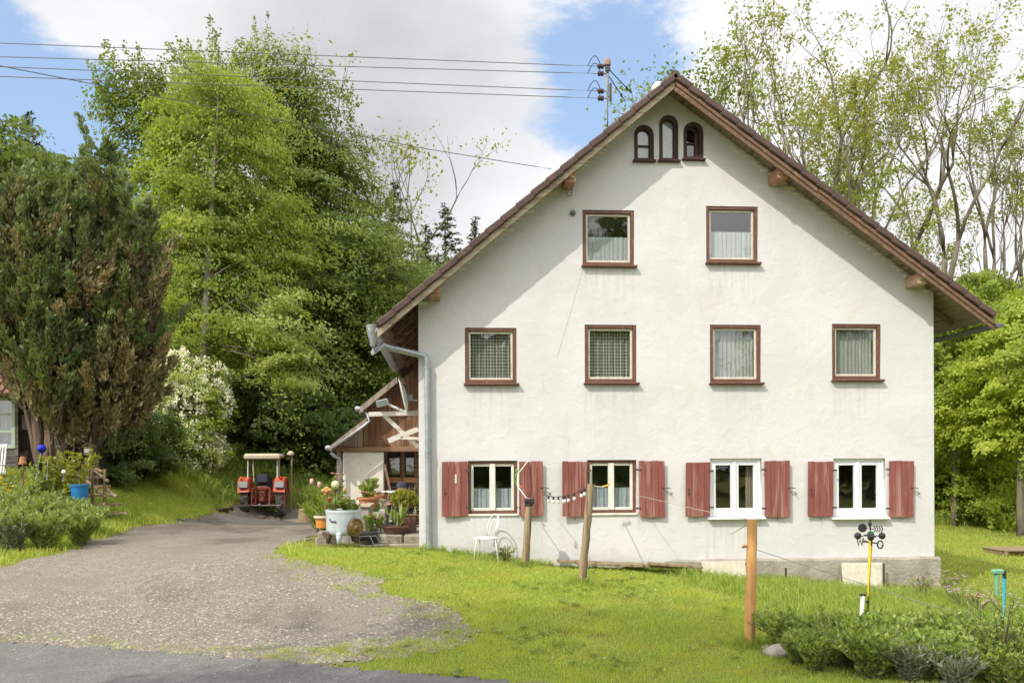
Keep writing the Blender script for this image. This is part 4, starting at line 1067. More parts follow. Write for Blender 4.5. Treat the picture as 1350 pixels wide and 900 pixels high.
# thin budding tree with the visible twigs right of the beech
def branchy(name, label, loc, H, r0, seed, bm, lm, levels=4, split=(2, 4), tuft=.8, leaf=.16, per=26, lean=(0, 0), upw=.35, tsize=.30, group=None, fork=.3, len0=.5, wide=1.0):
    rr = random.Random(seed); nr = np.random.default_rng(seed)
    t = thing(name, label, 'tree', loc, group); o = Vector(loc); tips = []; tk = MB(); lb = MB()
    def grow(p, d, L, r, lev):
        k = 6 if lev < 2 else 4; pts = [p]; q = p.copy(); dd = d.normalized()
        for i in range(k):
            j = .06+.05*lev
            dd = (dd+Vector((rr.uniform(-j, j), rr.uniform(-j, j), rr.uniform(-j, j)+upw*.12*(1 if lev else .6)))).normalized()
            q = q+dd*L/k; pts.append(q.copy())
        endr = r*(.68 if lev < levels else .35)
        rs = [r+(endr-r)*i/k for i in range(k+1)]
        (tk if lev == 0 else lb).tube([o+x for x in pts], rs, (9, 7, 5, 4, 3, 3, 3)[min(lev, 6)], caps=lev < 2)
        if lev >= levels: tips.append((pts[-1], dd)); tips.append((pts[2], dd)); return
        n = rr.randint(*split)+(1 if lev == 0 else 0)
        for i in range(n):
            f = 1.0 if i < 2 else rr.uniform(.35, .95)
            idx = f*k; i0 = min(k-1, int(idx)); s = pts[i0].lerp(pts[i0+1], idx-i0)
            az = rr.uniform(0, 6.28); sp = (rr.uniform(.28, .62)*wide if f == 1 else rr.uniform(.6, 1.0)*wide)*(.55 if lev == 0 else .8 if lev == 1 else 1)
            x, y, z = frame_of(dd); nd = (z*math.cos(sp)+(x*math.cos(az)+y*math.sin(az))*math.sin(sp)+Vector((0, 0, upw*.4))).normalized()
            grow(s, nd, L*rr.uniform(.55, .8), (endr*1.0 if f == 1 else r*.5)*rr.uniform(.75, .95), lev+1)
    grow(Vector((0, 0, -.2)), Vector((lean[0], lean[1], H)), H*fork, r0, 0)
    tk.build('trunk', bm, t, smooth=True); lb.build('limbs', bm, t, smooth=True)
    T = np.array([tuple(p) for p, d in tips]); keep = nr.random(len(T)) < tuft; T = T[keep]
    k = np.repeat(np.arange(len(T)), per); g = nr.normal(size=(len(k), 3))*tsize
    PL = T[k]+g+np.array(o)[None]; L = leaf*(.5+.9*nr.random(len(k)))
    V, Fq = leaves(PL, unit(len(k), nr)+np.array([0, 0, .6]), nr.random(len(k))*6.28, L, L*.55)
    np_mesh('crown', V, Fq, lm, t, attr=np.repeat(np.clip(nr.random(len(k))*.6+.4*nr.random(len(T))[k], 0, 1), 4))
    return t
b3 = at(512, 44)
branchy('budding_tree', 'thin budding tree with pale open twigs against the clouds right of the beech', b3, 15.5, .15, 5, M['bark'], L_ash, 4, (2, 3), .85, .20, 9, (1.2, 0), .35, .30, None, .42)
# tall ashes behind the right roof slope
G_ash = 'tall half-bare ashes behind the right roof slope'
for nm, px, Y, H, r0, seed, ln, lab in (
    ('ash_tree', 1212, 35, 25, .24, 26, (.1, 0), 'forked ash with stout pale trunk and half-bare limbs, above the right eave'),
    ('ash_tree', 1085, 33, 24, .24, 33, (-.6, 0), 'straight half-bare ash behind the middle of the right roof slope'),
    ('ash_tree', 1285, 37, 26, .20, 41, (.5, 0), 'ash leaning right with mossy limbs, at the right edge of the picture'),
    ('ash_tree', 1340, 39, 25, .19, 49, (.3, 0), 'ash cut off by the right picture edge, thin crown'),
    ('ash_tree', 1150, 38, 26, .24, 52, (.3, 0), 'farther ash between the straight one and the forked one'),
    ('ash_tree', 1000, 36, 25, .24, 58, (.6, 0), 'slender bare ash with fine twigs behind the upper right roof slope')):
    branchy(nm, lab, at(px, Y), H, r0, seed, M['bark_pale'], L_ash, 6, (2, 3), .52, .14, 13, ln, .5, .135, G_ash, .25, wide=.95)
branchy('leafy_ash', 'leafier ash with green twigs rising behind the ridge of the farmhouse', at(968, 36), 24, .30, 64, M['bark'], L_mid, 5, (2, 3), .95, .18, 24, (-.8, 0), .45, .42, G_ash, .28)
# bright young foliage on the right
b5 = at(1258, 33)
proto_r = crown_tree('young_maple', 'bright yellow-green young maple with bare lower trunk right of the farmhouse wall', b5, 8.6, [(0, 0, 6.0, 2.0, 2.0, 2.6), (-.6, .3, 4.0, 1.9, 1.8, 1.5), (.8, -.3, 4.6, 1.9, 1.8, 1.8), (0, 0, 7.6, 1.2, 1.2, 1.2)], 185, 190, (.115, .8), L_bright, M['bark_pale'], .16, (.42, .42, .2), .35, 14, 16)
G_r = 'bright young trees at the wood edge right of the house'
proto_r['group'] = G_r
for px, Y, sc, rz, lab in ((1345, 30, .95, 2.0, 'bright young tree with low boughs at the right picture edge'), (1300, 36, 1.15, 4.1, 'bright young tree behind the crooked grey stem right of the house'), (1400, 34, 1.2, 1.0, 'bright young tree half cut off by the right picture edge'), (1235, 40, 1.2, 5.2, 'bright young tree tucked close behind the right house wall')):
    p = at(px, Y); dup(proto_r, p, rz, sc, lab, G_r)
# bushy forest tree with a low crown, the kind that fills the wood
pf = at(1180, 46)
proto_f = crown_tree('forest_tree', 'dense mid-green forest tree hidden deep behind the farmhouse roof', pf, 11, [(0, 0, 7.5, 2.6, 2.6, 3.2), (0, 0, 4, 3.2, 3.2, 2.6), (.8, 0, 1.8, 3.0, 3.0, 1.6)], 330, 170, (.16, .75), L_mid, M['bark'], .22, (.62, .62, .24), .4, 31, 16)
G_f = 'trees of the wood behind'; proto_f['group'] = G_f
fr = random.Random(3)
spots = [(1250, 47, 1.0, 'right of the house, behind the pale maple stem'), (1310, 48, 1.05, 'right of the house, behind the wooden pallet'), (1375, 44, 1.1, 'cut by the right picture edge'), (1420, 55, 1.3, 'beyond the right picture edge'),
         (1290, 60, 1.2, 'far back in the right wood'), (1230, 58, 1.1, 'far back beside the right house wall'), (-10, 40, 1.15, 'left edge above the garden hut roof'), (60, 44, 1.15, 'behind the left thuja plumes'), (115, 46, 1.0, 'behind the pointed thuja plume'), (165, 40, .85, 'between thuja and linden'),
         (230, 46, 1.0, 'low behind the lilac'), (300, 50, 1.0, 'in the shade behind the linden'), (-70, 44, 1.2, 'cut by the left picture edge'), (470, 52, .9, 'low behind the beech'), (545, 50, .85, 'behind the barn wing roof'), (590, 56, .9, 'left above the roof edge of the farmhouse')]
for i, (px, Y, sc, where) in enumerate(spots):
    p = at(px, Y); dup(proto_f, p, fr.uniform(0, 6.28), (sc, sc, sc*fr.uniform(.9, 1.1)), 'mid-green forest tree %s' % where, G_f)
# dark understorey bushes
pb = at(225, 36)
proto_b = crown_tree('understory_bush', 'dark green bush below the lilac on the grassy bank', pb, 2.6, [(0, 0, 1.2, 1.7, 1.4, 1.1), (.7, 0, .8, 1.4, 1.2, .8), (-.6, .2, 1.6, 1.0, 1.0, .8)], 130, 150, (.10, .72), L_dark, M['bark'], .06, (.30, .30, .14), .3, 41, 12, cat='bush', stems=3)
G_b = 'dark bushes along the wood edge'; proto_b['group'] = G_b
for px, Y, sc, lab in ((185, 31, 1.0, 'left of the lilac foot'), (145, 29, .95, 'beside the wooden step railing'), (385, 39, 1.5, 'behind the tractor on its right'), (440, 40, 1.5, 'beside the barn wing wall'), (340, 41, 1.6, 'in the deep shade straight behind the tractor canopy'),
                       (1290, 40, 1.5, 'low at the wood edge behind the pallet'), (1340, 42, 1.6, 'low at the right picture edge'), (1250, 43, 1.5, 'low beside the right house wall'), (1395, 39, 1.5, 'just beyond the right picture edge'), (95, 33, 1.2, 'behind the garden hut gable'), (1320, 52, 2.2, 'tall one deep in the right wood'), (1265, 54, 2.2, 'tall one behind the maple stem')):
    dup(proto_b, at(px, Y), fr.uniform(0, 6.28), sc, 'dark green bush %s' % lab, G_b)
pbb = at(1262, 36)
proto_bb = crown_tree('bright_bush', 'bright yellow-green bush at the wood edge by the pale maple foot', pbb, 3.2, [(0, 0, 1.5, 1.8, 1.5, 1.4), (.9, 0, .9, 1.4, 1.2, .9), (-.8, .2, 1.9, 1.1, 1.0, 1.1)], 150, 150, (.11, .75), L_bright, M['bark'], .06, (.34, .34, .18), .3, 43, 12, cat='bush', stems=3)
G_bb = 'bright bushes at the right wood edge'; proto_bb['group'] = G_bb
for px, Y, sc, lab in ((1275, 34.5, .8, 'lowest, just right of the maple stem'), (1238, 34, .9, 'right against the house wall'), (1300, 36, .85, 'directly behind the wooden pallet'), (1362, 35, 1.0, 'cut by the right picture edge'), (1345, 33, 1.1, 'low at the right picture edge, before the trunks'), (1305, 38, 1.3, 'between maple stem and crooked sapling'), (1240, 38, 1.2, 'half hidden by the right house wall'), (1380, 37, 1.5, 'tall one beyond the right edge'), (1330, 42, 1.7, 'tall one deep behind the crooked sapling')):
    dup(proto_bb, at(px, Y), fr.uniform(0, 6.28), sc, 'bright yellow-green bush %s' % lab, G_bb)
b = MB(); p = at(1322, 35)
sp_ = thing('crooked_sapling', 'crooked pale grey stem standing alone at the right wood edge', 'tree', p)
b.tube([p+Vector(q) for q in ((0, 0, -.2), (-.05, 0, .5), (.12, 0, 1.0), (.10, 0, 1.5), (.35, .1, 2.3), (.3, .2, 3.2))], [.10, .085, .075, .065, .05, .03], 8); b.build('trunk', M['bark_pale'], sp_, smooth=True)
# lilac
pl = at(252, 34.5)
ells = [ellpx(*q, 34.5, pl) for q in ((205, 468, 270, 550), (215, 495, 308, 575), (195, 530, 290, 625), (240, 480, 300, 530), (180, 560, 300, 640))]
crown_tree('lilac_bush', 'large lilac bush covered in white blossom on the bank left of the tractor', pl, 3.6, ells, 230, 150, (.09, .8), L_lilac, M['bark'], .07, (.30, .30, .18), .3, 51, 14, cat='bush', flower=(M['blossom'], 640, .23), stems=4)
# spruces
def spruce(loc, H, rad, label, seed, lm=None, name='spruce_tree', group=None):
    r = np.random.default_rng(seed); t = thing(name, label, 'tree', loc, group); o = np.array(loc)
    b = MB(); b.tube([Vector(loc)+Vector((0, 0, h)) for h in (-.2, H*.5, H)], [.2, .12, .02], 8); b.build('trunk', M['bark'], t, smooth=True)
    br = MB(); PL, NR, AN, LL = [], [], [], []
    nb = int(H*9)
    for i in range(nb):
        f = (i+.5)/nb; z = H*(.10+.9*f); L = rad*(1-f)**.85*(.7+.5*r.random())+.12; az = r.random()*6.28
        d = np.array([math.cos(az), math.sin(az), 0]); k = 7
        pts = [o+np.array([0, 0, z])+d*L*u+np.array([0, 0, L*(-.35*u+.22*u*u)]) for u in np.linspace(0, 1, k)]
        br.tube([tuple(p) for p in pts], [.03*(1-f)+.008]*(k-1)+[.004], 3, caps=False)
        m = int(26*L)+8; u = r.random(m)**.7; base = np.array(pts)[np.minimum((u*(k-1)).astype(int), k-2)]
        side = np.array([-d[1], d[0], 0]); off = r.normal(size=m)*.22*L*(1.05-u)
        q = base+d[None]*(u*L/(k-1)*.5)[:, None]+side[None]*off[:, None]+np.array([0, 0, -1])[None]*(np.abs(off)*.5+r.random(m)*.12)[:, None]
        PL.append(q); NR.append(np.tile([0, 0, 1.], (m, 1))+.5*unit(m, r)); LL.append(.16+.2*r.random(m))
    br.build('limbs', M['bark'], t)
    PL = np.concatenate(PL); NR = np.concatenate(NR); LL = np.concatenate(LL); n = len(PL)
    V, Fq = leaves(PL, NR, r.random(n)*6.28, LL, LL*.42); np_mesh('crown', V, Fq, lm or L_needle, t, attr=np.repeat(r.random(n), 4)); return t
G_s = 'spruces standing above the other trees'
for px, Y, ty, rad, lab, sd_ in ((40, 52, 160, 2.5, 'brownish spruce top above the far left trees', 3), (588, 58, 270, 4.8, 'taller of the spruces above the barn wing, nearest the beech', 4), (628, 66, 284, 2.6, 'small pointed spruce tip just above the left roof edge', 5), (562, 60, 296, 4.6, 'lower spruce beside the budding tree', 6), (520, 54, 240, 4.5, 'dark spruce half hidden behind the beech crown', 8)):
    p = at(px, Y); spruce(p, zpx(ty, Y)-p.z, rad, lab, sd_, group=G_s)

# the two many-stemmed thujas by the hut
def thuja(label, base, stems, plumes, seed):
    r = np.random.default_rng(seed); t = thing('thuja_tree', label, 'tree', base, 'thujas in front of the garden hut'); o = Vector(base)
    b = MB(); tops = []
    for (px, py, w, tx, ty) in stems:
        a = P(px, py, base.y); e = P(tx, ty, base.y+.2)
        k = 8; pts = [a.lerp(e, u)+Vector((math.sin(u*4+px)*.06, math.cos(u*5+px)*.08, 0)) for u in np.linspace(-.06, 1, k)]
        b.tube(pts, [w*(1-.75*i/(k-1))*(1.25 if i == 0 else 1) for i in range(k)], 9); tops.append(pts)
    b.build('trunk', M['bark_red'], t, smooth=True)
    G_, GN, GL, Bp, BN, BL = [], [], [], [], [], []; tw = MB()
    for (tx, ty, by, hw, n) in plumes:
        # a flame-shaped plume from (by) to its tip (ty), hw half-width in pixels
        tip = np.array(P(tx, ty, base.y+r.uniform(-.8, .5))); zb = P(tx, by, base.y).z; R0 = hw*base.y/F
        cx = tip[:2].copy()
        ns = max(30, n//34); f0 = (np.arange(ns)+r.random(ns))/ns; f0 = f0**.9
        env0 = 1.22*R0*np.minimum(1, (f0+.14)/.36)**.7*np.maximum(1-f0, .0)**.72+.03
        az0 = r.random(ns)*6.28; rd0 = env0*(.35+.65*r.random(ns)**.4); out0 = rd0/np.maximum(env0, .01)
        lean = np.array([np.mean([p[-1].x for p in tops]), base.y])
        c0 = cx[None]+(lean-cx)[None]*((1-f0)**1.5*.45)[:, None]
        SB = np.c_[c0[:, 0]+rd0*np.cos(az0), c0[:, 1]+rd0*np.sin(az0), zb+(tip[2]-zb)*f0*.93]
        ln0 = (.5+.55*r.random(ns)+.9*(r.random(ns) < .12))*(1-.3*f0); wd0 = .10+.10*r.random(ns)
        ax0 = np.c_[np.cos(az0)*.50, np.sin(az0)*.50, np.ones(ns)]+r.normal(size=(ns, 3))*.13; ax0 /= np.linalg.norm(ax0, axis=1, keepdims=True)
        dd0 = fbm(SB[:, 0]+SB[:, 1]*.3+40, SB[:, 2]+20, .85, seed+5)+.40*(1-f0)-.26*out0+(.075 if tx > 95 else -.04)+.16*(r.random(ns)-.5)
        ks = np.repeat(np.arange(ns), n//ns+1)[:n]; n = len(ks); u = r.random(n)**.8
        q = SB[ks]+ax0[ks]*(ln0[ks]*u)[:, None]+unit(n, r)*(wd0[ks]*(1.05-u)**.7*r.random(n)**.4)[:, None]
        c = c0[ks]; az = az0[ks]; d = ax0[ks]+unit(n, r)*.35
        dead = dd0[ks]+.22*(.35-u) > .50
        m = 6; k = np.repeat(np.arange(n), m); h = r.random(len(k))
        pos = q[k]+d[k]*(.14*h)[:, None]+r.normal(size=(len(k), 3))*.035; dd = dead[k]
        nn = np.cross(d[k], unit(len(k), r)); 
        # leaf axis is spun to lie along the spray: build directly
        ax = d[k]+r.normal(size=(len(k), 3))*.28; ax /= np.linalg.norm(ax, axis=1, keepdims=True)
        sd_ = np.cross(ax, unit(len(k), r)); sd_ /= np.linalg.norm(sd_, axis=1, keepdims=True)
        L = (.085+.09*r.random(len(k)))[:, None]; wd = L*.22
        V = np.stack([pos, pos+ax*L*.5+sd_*wd, pos+ax*L, pos+ax*L*.5-sd_*wd], 1)
        G_.append(V[~dd].reshape(-1, 3)); Bp.append(V[dd].reshape(-1, 3))
        j = r.choice(n, min(60, n), replace=False)
        for i in j:
            a = Vector(q[i]); zz = a.z-1.0; i0 = tops[int(r.integers(len(tops)))]
            s = Vector((a.x*.6+c[i, 0]*.4, a.y*.6+c[i, 1]*.4, a.z-.7)); tw.tube([s, a.lerp(s, .4)+Vector((0, 0, -.05)), a], [.016, .010, .005], 3, caps=False)
    for tp in tops:
        for i in range(3, 8):
            for _ in range(6):
                a = tp[i]; e = a+Vector((r.uniform(-1.1, 1.1), r.uniform(-.8, .8), r.uniform(.4, 1.3))); tw.tube([a, a.lerp(e, .5)+Vector((0, 0, -.18)), e], [.03, .02, .008], 4, caps=False)
    tw.build('twigs', M['bark_red'], t)
    for nm, A, mm in (('crown', G_, L_thuja), ('dead_foliage', Bp, L_thuja_b)):
        V = np.concatenate(A); n = len(V)//4
        np_mesh(nm, V, [np.arange(4*n).reshape(n, 4)], mm, t, attr=np.repeat(r.random(n), 4))
    return t
TY = 24.0
tb1 = P(62, 632, TY); tb1.z = hz(tb1.x, TY)
thuja('left thuja, dark green plumes over a reddish trunk before the hut door', tb1, [(56, 632, .17, 25, 400), (66, 624, .14, 75, 420), (72, 618, .10, 55, 380), (50, 622, .09, 5, 420)],
      [(4, 268, 440, 27, 1500), (28, 240, 470, 27, 1700), (50, 262, 470, 25, 1400), (74, 226, 480, 26, 1700), (98, 258, 500, 24, 1300), (-24, 280, 440, 34, 1500), (20, 330, 486, 58, 3400), (66, 350, 530, 44, 3000), (70, 440, 560, 28, 1400), (-45, 330, 465, 46, 1800), (100, 320, 525, 38, 2200)], 71)
tb2 = P(105, 612, TY+.8); tb2.z = hz(tb2.x, TY+.8)
thuja('right thuja, browned plumes with one pointed green tip above the wooden steps', tb2, [(92, 612, .12, 110, 380), (106, 610, .15, 140, 400), (114, 604, .10, 175, 430), (100, 606, .09, 125, 360)],
      [(133, 184, 470, 25, 2200), (112, 250, 500, 26, 1700), (153, 232, 500, 24, 1700), (174, 258, 520, 25, 1900), (192, 300, 520, 20, 1200), (120, 310, 540, 46, 3000), (168, 330, 560, 36, 3300), (150, 350, 575, 48, 3600), (186, 350, 560, 28, 2500), (122, 380, 582, 56, 3600), (92, 430, 590, 40, 2000), (196, 440, 550, 18, 900)], 72)
# trees across the road behind the photographer: they show in the panes and shade the near verge
G_o = 'trees across the road'
for i, (x, y, sc, lab) in enumerate(((-8.2, -1.2, (1.3, 1.3, 1.7), 'tall broadleaf tree close to the viewer, shading the near verge'), (12, -26, 1.7, 'broadleaf tree across the road, second from the near one'), (24, -24, 1.7, 'broadleaf tree across the road, third from the near one'), (36, -18, 1.6, 'broadleaf tree across the road, fourth from the near one'), (2, -30, 1.6, 'broadleaf tree across the road, straight behind the near one'))):
    dup(proto_f, on(x, y), i*1.3, sc, lab, G_o)

# ------------------------------------------------------------ tractor
M['tr_red'] = mat('faded_tractor_red', (.60, .10, .05), (.46, .07, .038), 7, .45, .1, 30, c3=(.30, .10, .06), s3=5, t3=(.58, .75))
M['tr_red_dull'] = mat('oily_red_casting', (.26, .055, .035), (.14, .035, .025), 8, .7, .3, 25)
M['canopy'] = mat('beige_canopy', (.55, .48, .36), (.45, .38, .28), 4, .7, .15, 30)
M['grey_panel'] = mat('grey_lamp_panel', (.33, .34, .35), (.26, .27, .28), 10, .5, .2, 30)
M['orange_lens'] = mat('orange_lens', (.75, .20, .02), rough=.25)
M['red_lens'] = mat('red_lens', (.50, .02, .015), rough=.25)
M['tr_grey'] = mat('worn_steel', (.32, .30, .28), (.20, .17, .15), 10, .5, .2, 40, .4)
tp = on(P(348, 676, 34).x, 34)
TR = thing('tractor', 'small old red tractor with beige canopy, parked rear towards the viewer', 'tractor', (0, 0, 0))
M['dusty_rubber'] = mat('dusty_rubber', (.13, .118, .10), (.06, .055, .05), 6, .9, .3, 30)
# local frame: x right, y forward (away from viewer), z up
def wheel(x, y, r, w, lugs):
    b = MB(); pr = [(r*.56, -w*.42), (r*.80, -w*.5), (r*.93, -w*.44), (r*.965, -w*.2), (r*.97, 0), (r*.965, w*.2), (r*.93, w*.44), (r*.80, w*.5), (r*.56, w*.42)]
    b.lathe(pr, (x, y, r), 28, (1, 0, 0))
    for i in range(lugs):
        for sgn in (-1, 1):
            a = 2*math.pi*(i+(.5 if sgn > 0 else 0))/lugs; da = .20*sgn*0
            c = lambda ang, rad, xx: Vector((x+xx, y+rad*math.cos(ang), r+rad*math.sin(ang)))
            b.bar(c(a, r*.975, sgn*w*.03), c(a-.22, r*.955, sgn*w*.47), .05, .055, 0)
    ty = b.build('tyre', M['dusty_rubber'], None)
    return ty
def reparent(o, p): o.parent = p; return o
for x in (-.72, .72):
    ty = wheel(x, 0, .62, .34, 15); ty.parent = TR; ty.name = 'rear_wheel'
    b = MB(); b.lathe([(.36, -.10), (.34, -.04), (.20, -.02), (.12, .02), (0, .03)], (x+(.02 if x > 0 else -.02), 0, .62), 20, (1 if x < 0 else -1, 0, 0)); b.lathe([(.36, -.12), (.36, .12)], (x, 0, .62), 20, (1, 0, 0)); b.build('rim', M['tr_red'], ty, smooth=True, auto=40)
for x in (-.62, .62):
    ty = wheel(x, 1.75, .36, .20, 10); ty.parent = TR; ty.name = 'front_wheel'
    b = MB(); b.lathe([(.20, -.06), (.18, -.02), (.08, .0), (0, .01)], (x, 1.75, .36), 16, (1 if x > 0 else -1, 0, 0)); b.build('rim', M['canopy'], ty, smooth=True, auto=40)
for sx in (-1, 1):
    b = MB()
    # fender: an arch of plates over the wheel with a flat inner side
    n = 10; V = []
    for i in range(n+1):
        a = R(20)+R(150)*i/n; rr_ = .72
        V += [(sx*.50, -rr_*math.cos(a)*-1 if False else -rr_*math.cos(a), .62+rr_*math.sin(a)), (sx*.96, -rr_*math.cos(a), .62+rr_*math.sin(a)-.02)]
    fs = [(2*i, 2*i+2, 2*i+3, 2*i+1) for i in range(n)]; b.add(V, fs)
    b.prism([(sx*.49, -.72*math.cos(R(20)+R(150)*i/n), .62+.72*math.sin(R(20)+R(150)*i/n)) for i in range(n+1)], (sx*.02, 0, 0))
    b.box((sx*.73, -.60, 1.16), (.46, .16, .30), (R(-8), 0, 0), .05)
    b.box((sx*.73, -.30, 1.33), (.44, .5, .05), (R(8), 0, 0), .02)
    fe = b.build('fender', M['tr_red'], TR, smooth=False, bevel=.008)
    b = MB(); b.box((sx*.73, -.69, 1.12), (.38, .03, .22), (R(-8), 0, 0), .01); b.build('lamp_panel', M['grey_panel'], fe)
    b = MB(); b.box((sx*.80, -.66, 1.36), (.13, .10, .09), bev=.02); b.build('tail_light', M['orange_lens'] if sx < 0 else M['red_lens'], fe)
b = MB()
b.box((0, .0, .66), (.34, .7, .42), bev=.05); b.lathe([(.13, -.68), (.16, -.3), (.2, -.2), (.2, .2), (.16, .3), (.13, .68)], (0, 0, .62), 14, (1, 0, 0))
b.box((0, -.36, .78), (.26, .14, .26), bev=.03); b.box((0, -.44, .60), (.18, .06, .12), bev=.02); b.box((0, .9, .66), (.30, 1.2, .34), bev=.04)
b.box((0, -.30, .98), (.42, .30, .16), bev=.04); b.lathe([(.05, 0), (.05, .14), (.03, .15), (.03, .2)], (0, -.42, .52), 10, (0, -1, 0))
b.build('rear_axle', M['tr_red_dull'], TR, bevel=.01)
b = MB()
for sx in (-1, 1):
    b.bar((sx*.22, -.25, .45), (sx*.36, -.95, .40), .06, .08, .01); b.bar((sx*.16, -.35, 1.02), (sx*.36, -.62, .98), .06, .06, .01); b.bar((sx*.36, -.62, .98), (sx*.36, -.80, .42), .035, .035, .006)
    b.sphere((sx*.36, -.98, .40), .055, 8); b.bar((sx*.26, -.40, .95), (sx*.26, -.45, .48), .03, .03)
b.bar((0, -.42, .80), (0, -.90, .84), .05, .05, .01)
b.build('linkage', M['tr_red_dull'], TR)
b = MB(); b.bar((-.86, -1.0, .40), (.86, -1.0, .40), .05, .035, .006); b.sphere((0, -1.02, .42), .05, 8); b.build('draw_bar', M['tr_grey'], TR)
b = MB(); b.box((0, 1.35, 1.02), (.46, 1.25, .50), bev=.08); b.box((0, 2.0, .92), (.44, .06, .62), bev=.03); b.build('bonnet', M['tr_red'], TR)
b = MB(); b.box((0, .62, 1.14), (.5, .14, .42), bev=.04); b.tube([(0, .55, 1.2), (0, .28, 1.42)], .022, 7); b.build('dashboard', M['black'], TR)
b = MB(); b.lathe([(.17, -.012), (.185, 0), (.17, .012), (.155, 0), (.17, -.012)], (0, .27, 1.43), 22, (0, -.75, .66)); b.bar((-.16, .27, 1.43), (.16, .27, 1.43), .02, .012); b.build('steering_wheel', M['black'], TR, smooth=True)
M['navy'] = mat('dark_blue_cushion', (.018, .022, .035), (.03, .035, .05), 10, .8)
b = MB(); b.box((0, -.14, 1.14), (.46, .42, .10), bev=.04); b.box((0, -.34, 1.33), (.46, .10, .34), (R(-10), 0, 0), .05); b.box((-.22, -.18, 1.27), (.06, .24, .12), bev=.03); b.box((.22, -.18, 1.27), (.06, .24, .12), bev=.03); b.build('seat', M['navy'], TR)
b = MB()
for sx in (-1, 1):
    b.bar((sx*.60, -.30, 1.30), (sx*.60, -.22, 2.06), .07, .05, .01); b.bar((sx*.52, .62, 1.15), (sx*.55, .58, 2.06), .05, .05, .01)
    b.bar((sx*.60, -.22, 2.04), (sx*.55, .58, 2.04), .05, .04)
b.bar((-.60, -.22, 2.04), (.60, -.22, 2.04), .05, .04); b.bar((-.55, .58, 2.04), (.55, .58, 2.04), .05, .04)
b.build('canopy_frame', M['white_timber'], TR)
b = MB(); b.add([(-.53, .61, 1.3), (.53, .61, 1.3), (.55, .58, 2.03), (-.55, .58, 2.03)], [(0, 1, 2, 3)]); b.build('windscreen', M['glass'], TR)
b = MB(); b.box((0, .18, 2.14), (1.50, 1.25, .17), bev=.07); b.box((0, -.46, 2.10), (1.46, .05, .13), bev=.02); b.build('canopy', M['canopy'], TR, bevel=.0)
b = MB(); b.tube([(.34, 1.2, 1.25), (.34, 1.2, 1.9)], .03, 8); b.build('exhaust', M['iron'], TR)
for sx in (-1, 1):
    b = MB(); b.tube([(sx*.56, .6, 1.5), (sx*.86, .6, 1.55)], .012, 5); b.box((sx*.90, .6, 1.6), (.10, .03, .16), bev=.01); b.build('mirror', M['black'], TR)
b = MB()
for x in (-.30, -.24, .26): b.tube([(x, .2, .95), (x*1.15, .02, 1.42)], .012, 5); b.sphere((x*1.15, .02, 1.43), .028, 6)
b.build('levers', M['iron'], TR)
b = MB(); b.box((0, .35, .82), (.9, .5, .04), bev=.01); b.build('floor_plate', M['tr_grey'], TR)
TR.location = tp+Vector((0, 0, .0)); TR.rotation_euler = (0, 0, R(2)); TR.scale = (.86, .95, 1.0)

# lamp post, stub post, stump and logs near the tractor
p = on(P(383, 672, 34.6).x, 34.6)
t = thing('yard_lamp', 'thin brown post with a small white shade right of the tractor', 'lamp', p); zt = P(383, 600, 34.6).z
b = MB(); b.tube([p, p+Vector((.03, 0, (zt-p.z)*.5)), Vector((p.x+.06, p.y, zt))], [.05, .04, .035], 7); b.build('post', M['post_grey'], t)
b = MB(); b.lathe([(.04, -.03), (.14, .02), (.12, .10), (.05, .16), (0, .17)], (p.x+.02, p.y-.03, zt), 12); b.build('lamp_shade', M['canopy'], t, smooth=True)
p = on(P(391, 668, 35).x, 35.2)
b = MB(); b.tube([p+Vector((0, 0, -.1)), p+Vector((.02, 0, .75))], [.08, .07], 8); tag(b.build('stub_post', M['post_grey'], None, p), 'short pale wooden stub in the grass right of the tractor', 'post')
p = on(P(404, 672, 32).x, 32); h = (675-654)/F*32
t = thing('tree_stump', 'sawn pale tree stump standing upright between tractor and grey tub', 'stump', p)
b = MB(); rs = [(.27*(1+.05*math.sin(k)), -.05 if k == 0 else h*k/4) for k in range(5)]; b.lathe(rs, p, 18); b.build('bark', M['post_grey'], t, smooth=True)
b = MB(); b.lathe([(.255, 0), (.0, .004)], p+Vector((0, 0, h)), 18); b.build('sawn_face', M['post_orange'], t)
for i, (px, Y, dx) in enumerate(((291, 31.5, .2), (297, 31.0, -.1))):
    p = on(P(px, 655, Y).x, Y, .12); b = MB(); b.tube([p+Vector((-.28, .1*dx, .05*i)), p+Vector((.26, -.2*dx, .12*i))], [.10, .085], 8)
    tag(b.build('log', M['bark_red'], None, p), ('dark log lying in the grass left of the tractor' if i == 0 else 'nearer log of the two left of the tractor'), 'log', 'logs left of the tractor')

# ------------------------------------------------------------ garden hut on the left
YH = 26.8
M['hut_boards'] = wood('grey_lapped_boards', (.115, .098, .083), (.07, .06, .052), (.19, .165, .14), 0, .9, .5)
M['mint'] = mat('pale_green_paint', (.42, .52, .40), (.34, .43, .33), 9, .6)
M['hut_tile'] = mat('reddish_hut_tile', (.26, .12, .075), (.17, .085, .055), 8, .85, .4, 20)
hz0 = 1.7
hut = thing('garden_hut', 'weathered grey boarded garden hut with pale green window at the left edge', 'hut', on(P(40, 620, YH).x, YH))
xa, xb = P(-190, 600, YH).x, P(122, 600, YH).x
zt = P(30, 518, YH).z
xd0, xd1 = P(25, 600, YH).x, P(50, 600, YH).x
b = MB()
def lap(x0, x1, z0, z1, y):
    z = z0
    while z < z1-.01:
        b.box(((x0+x1)/2, y, min(z+.07, z1)), (x1-x0, .03, .145), (R(-6), 0, 0)); z += .13
wl_, wr_ = P(-14, 560, YH).x, P(21, 560, YH).x; wz0, wz1 = P(5, 591, YH).z, P(5, 523, YH).z
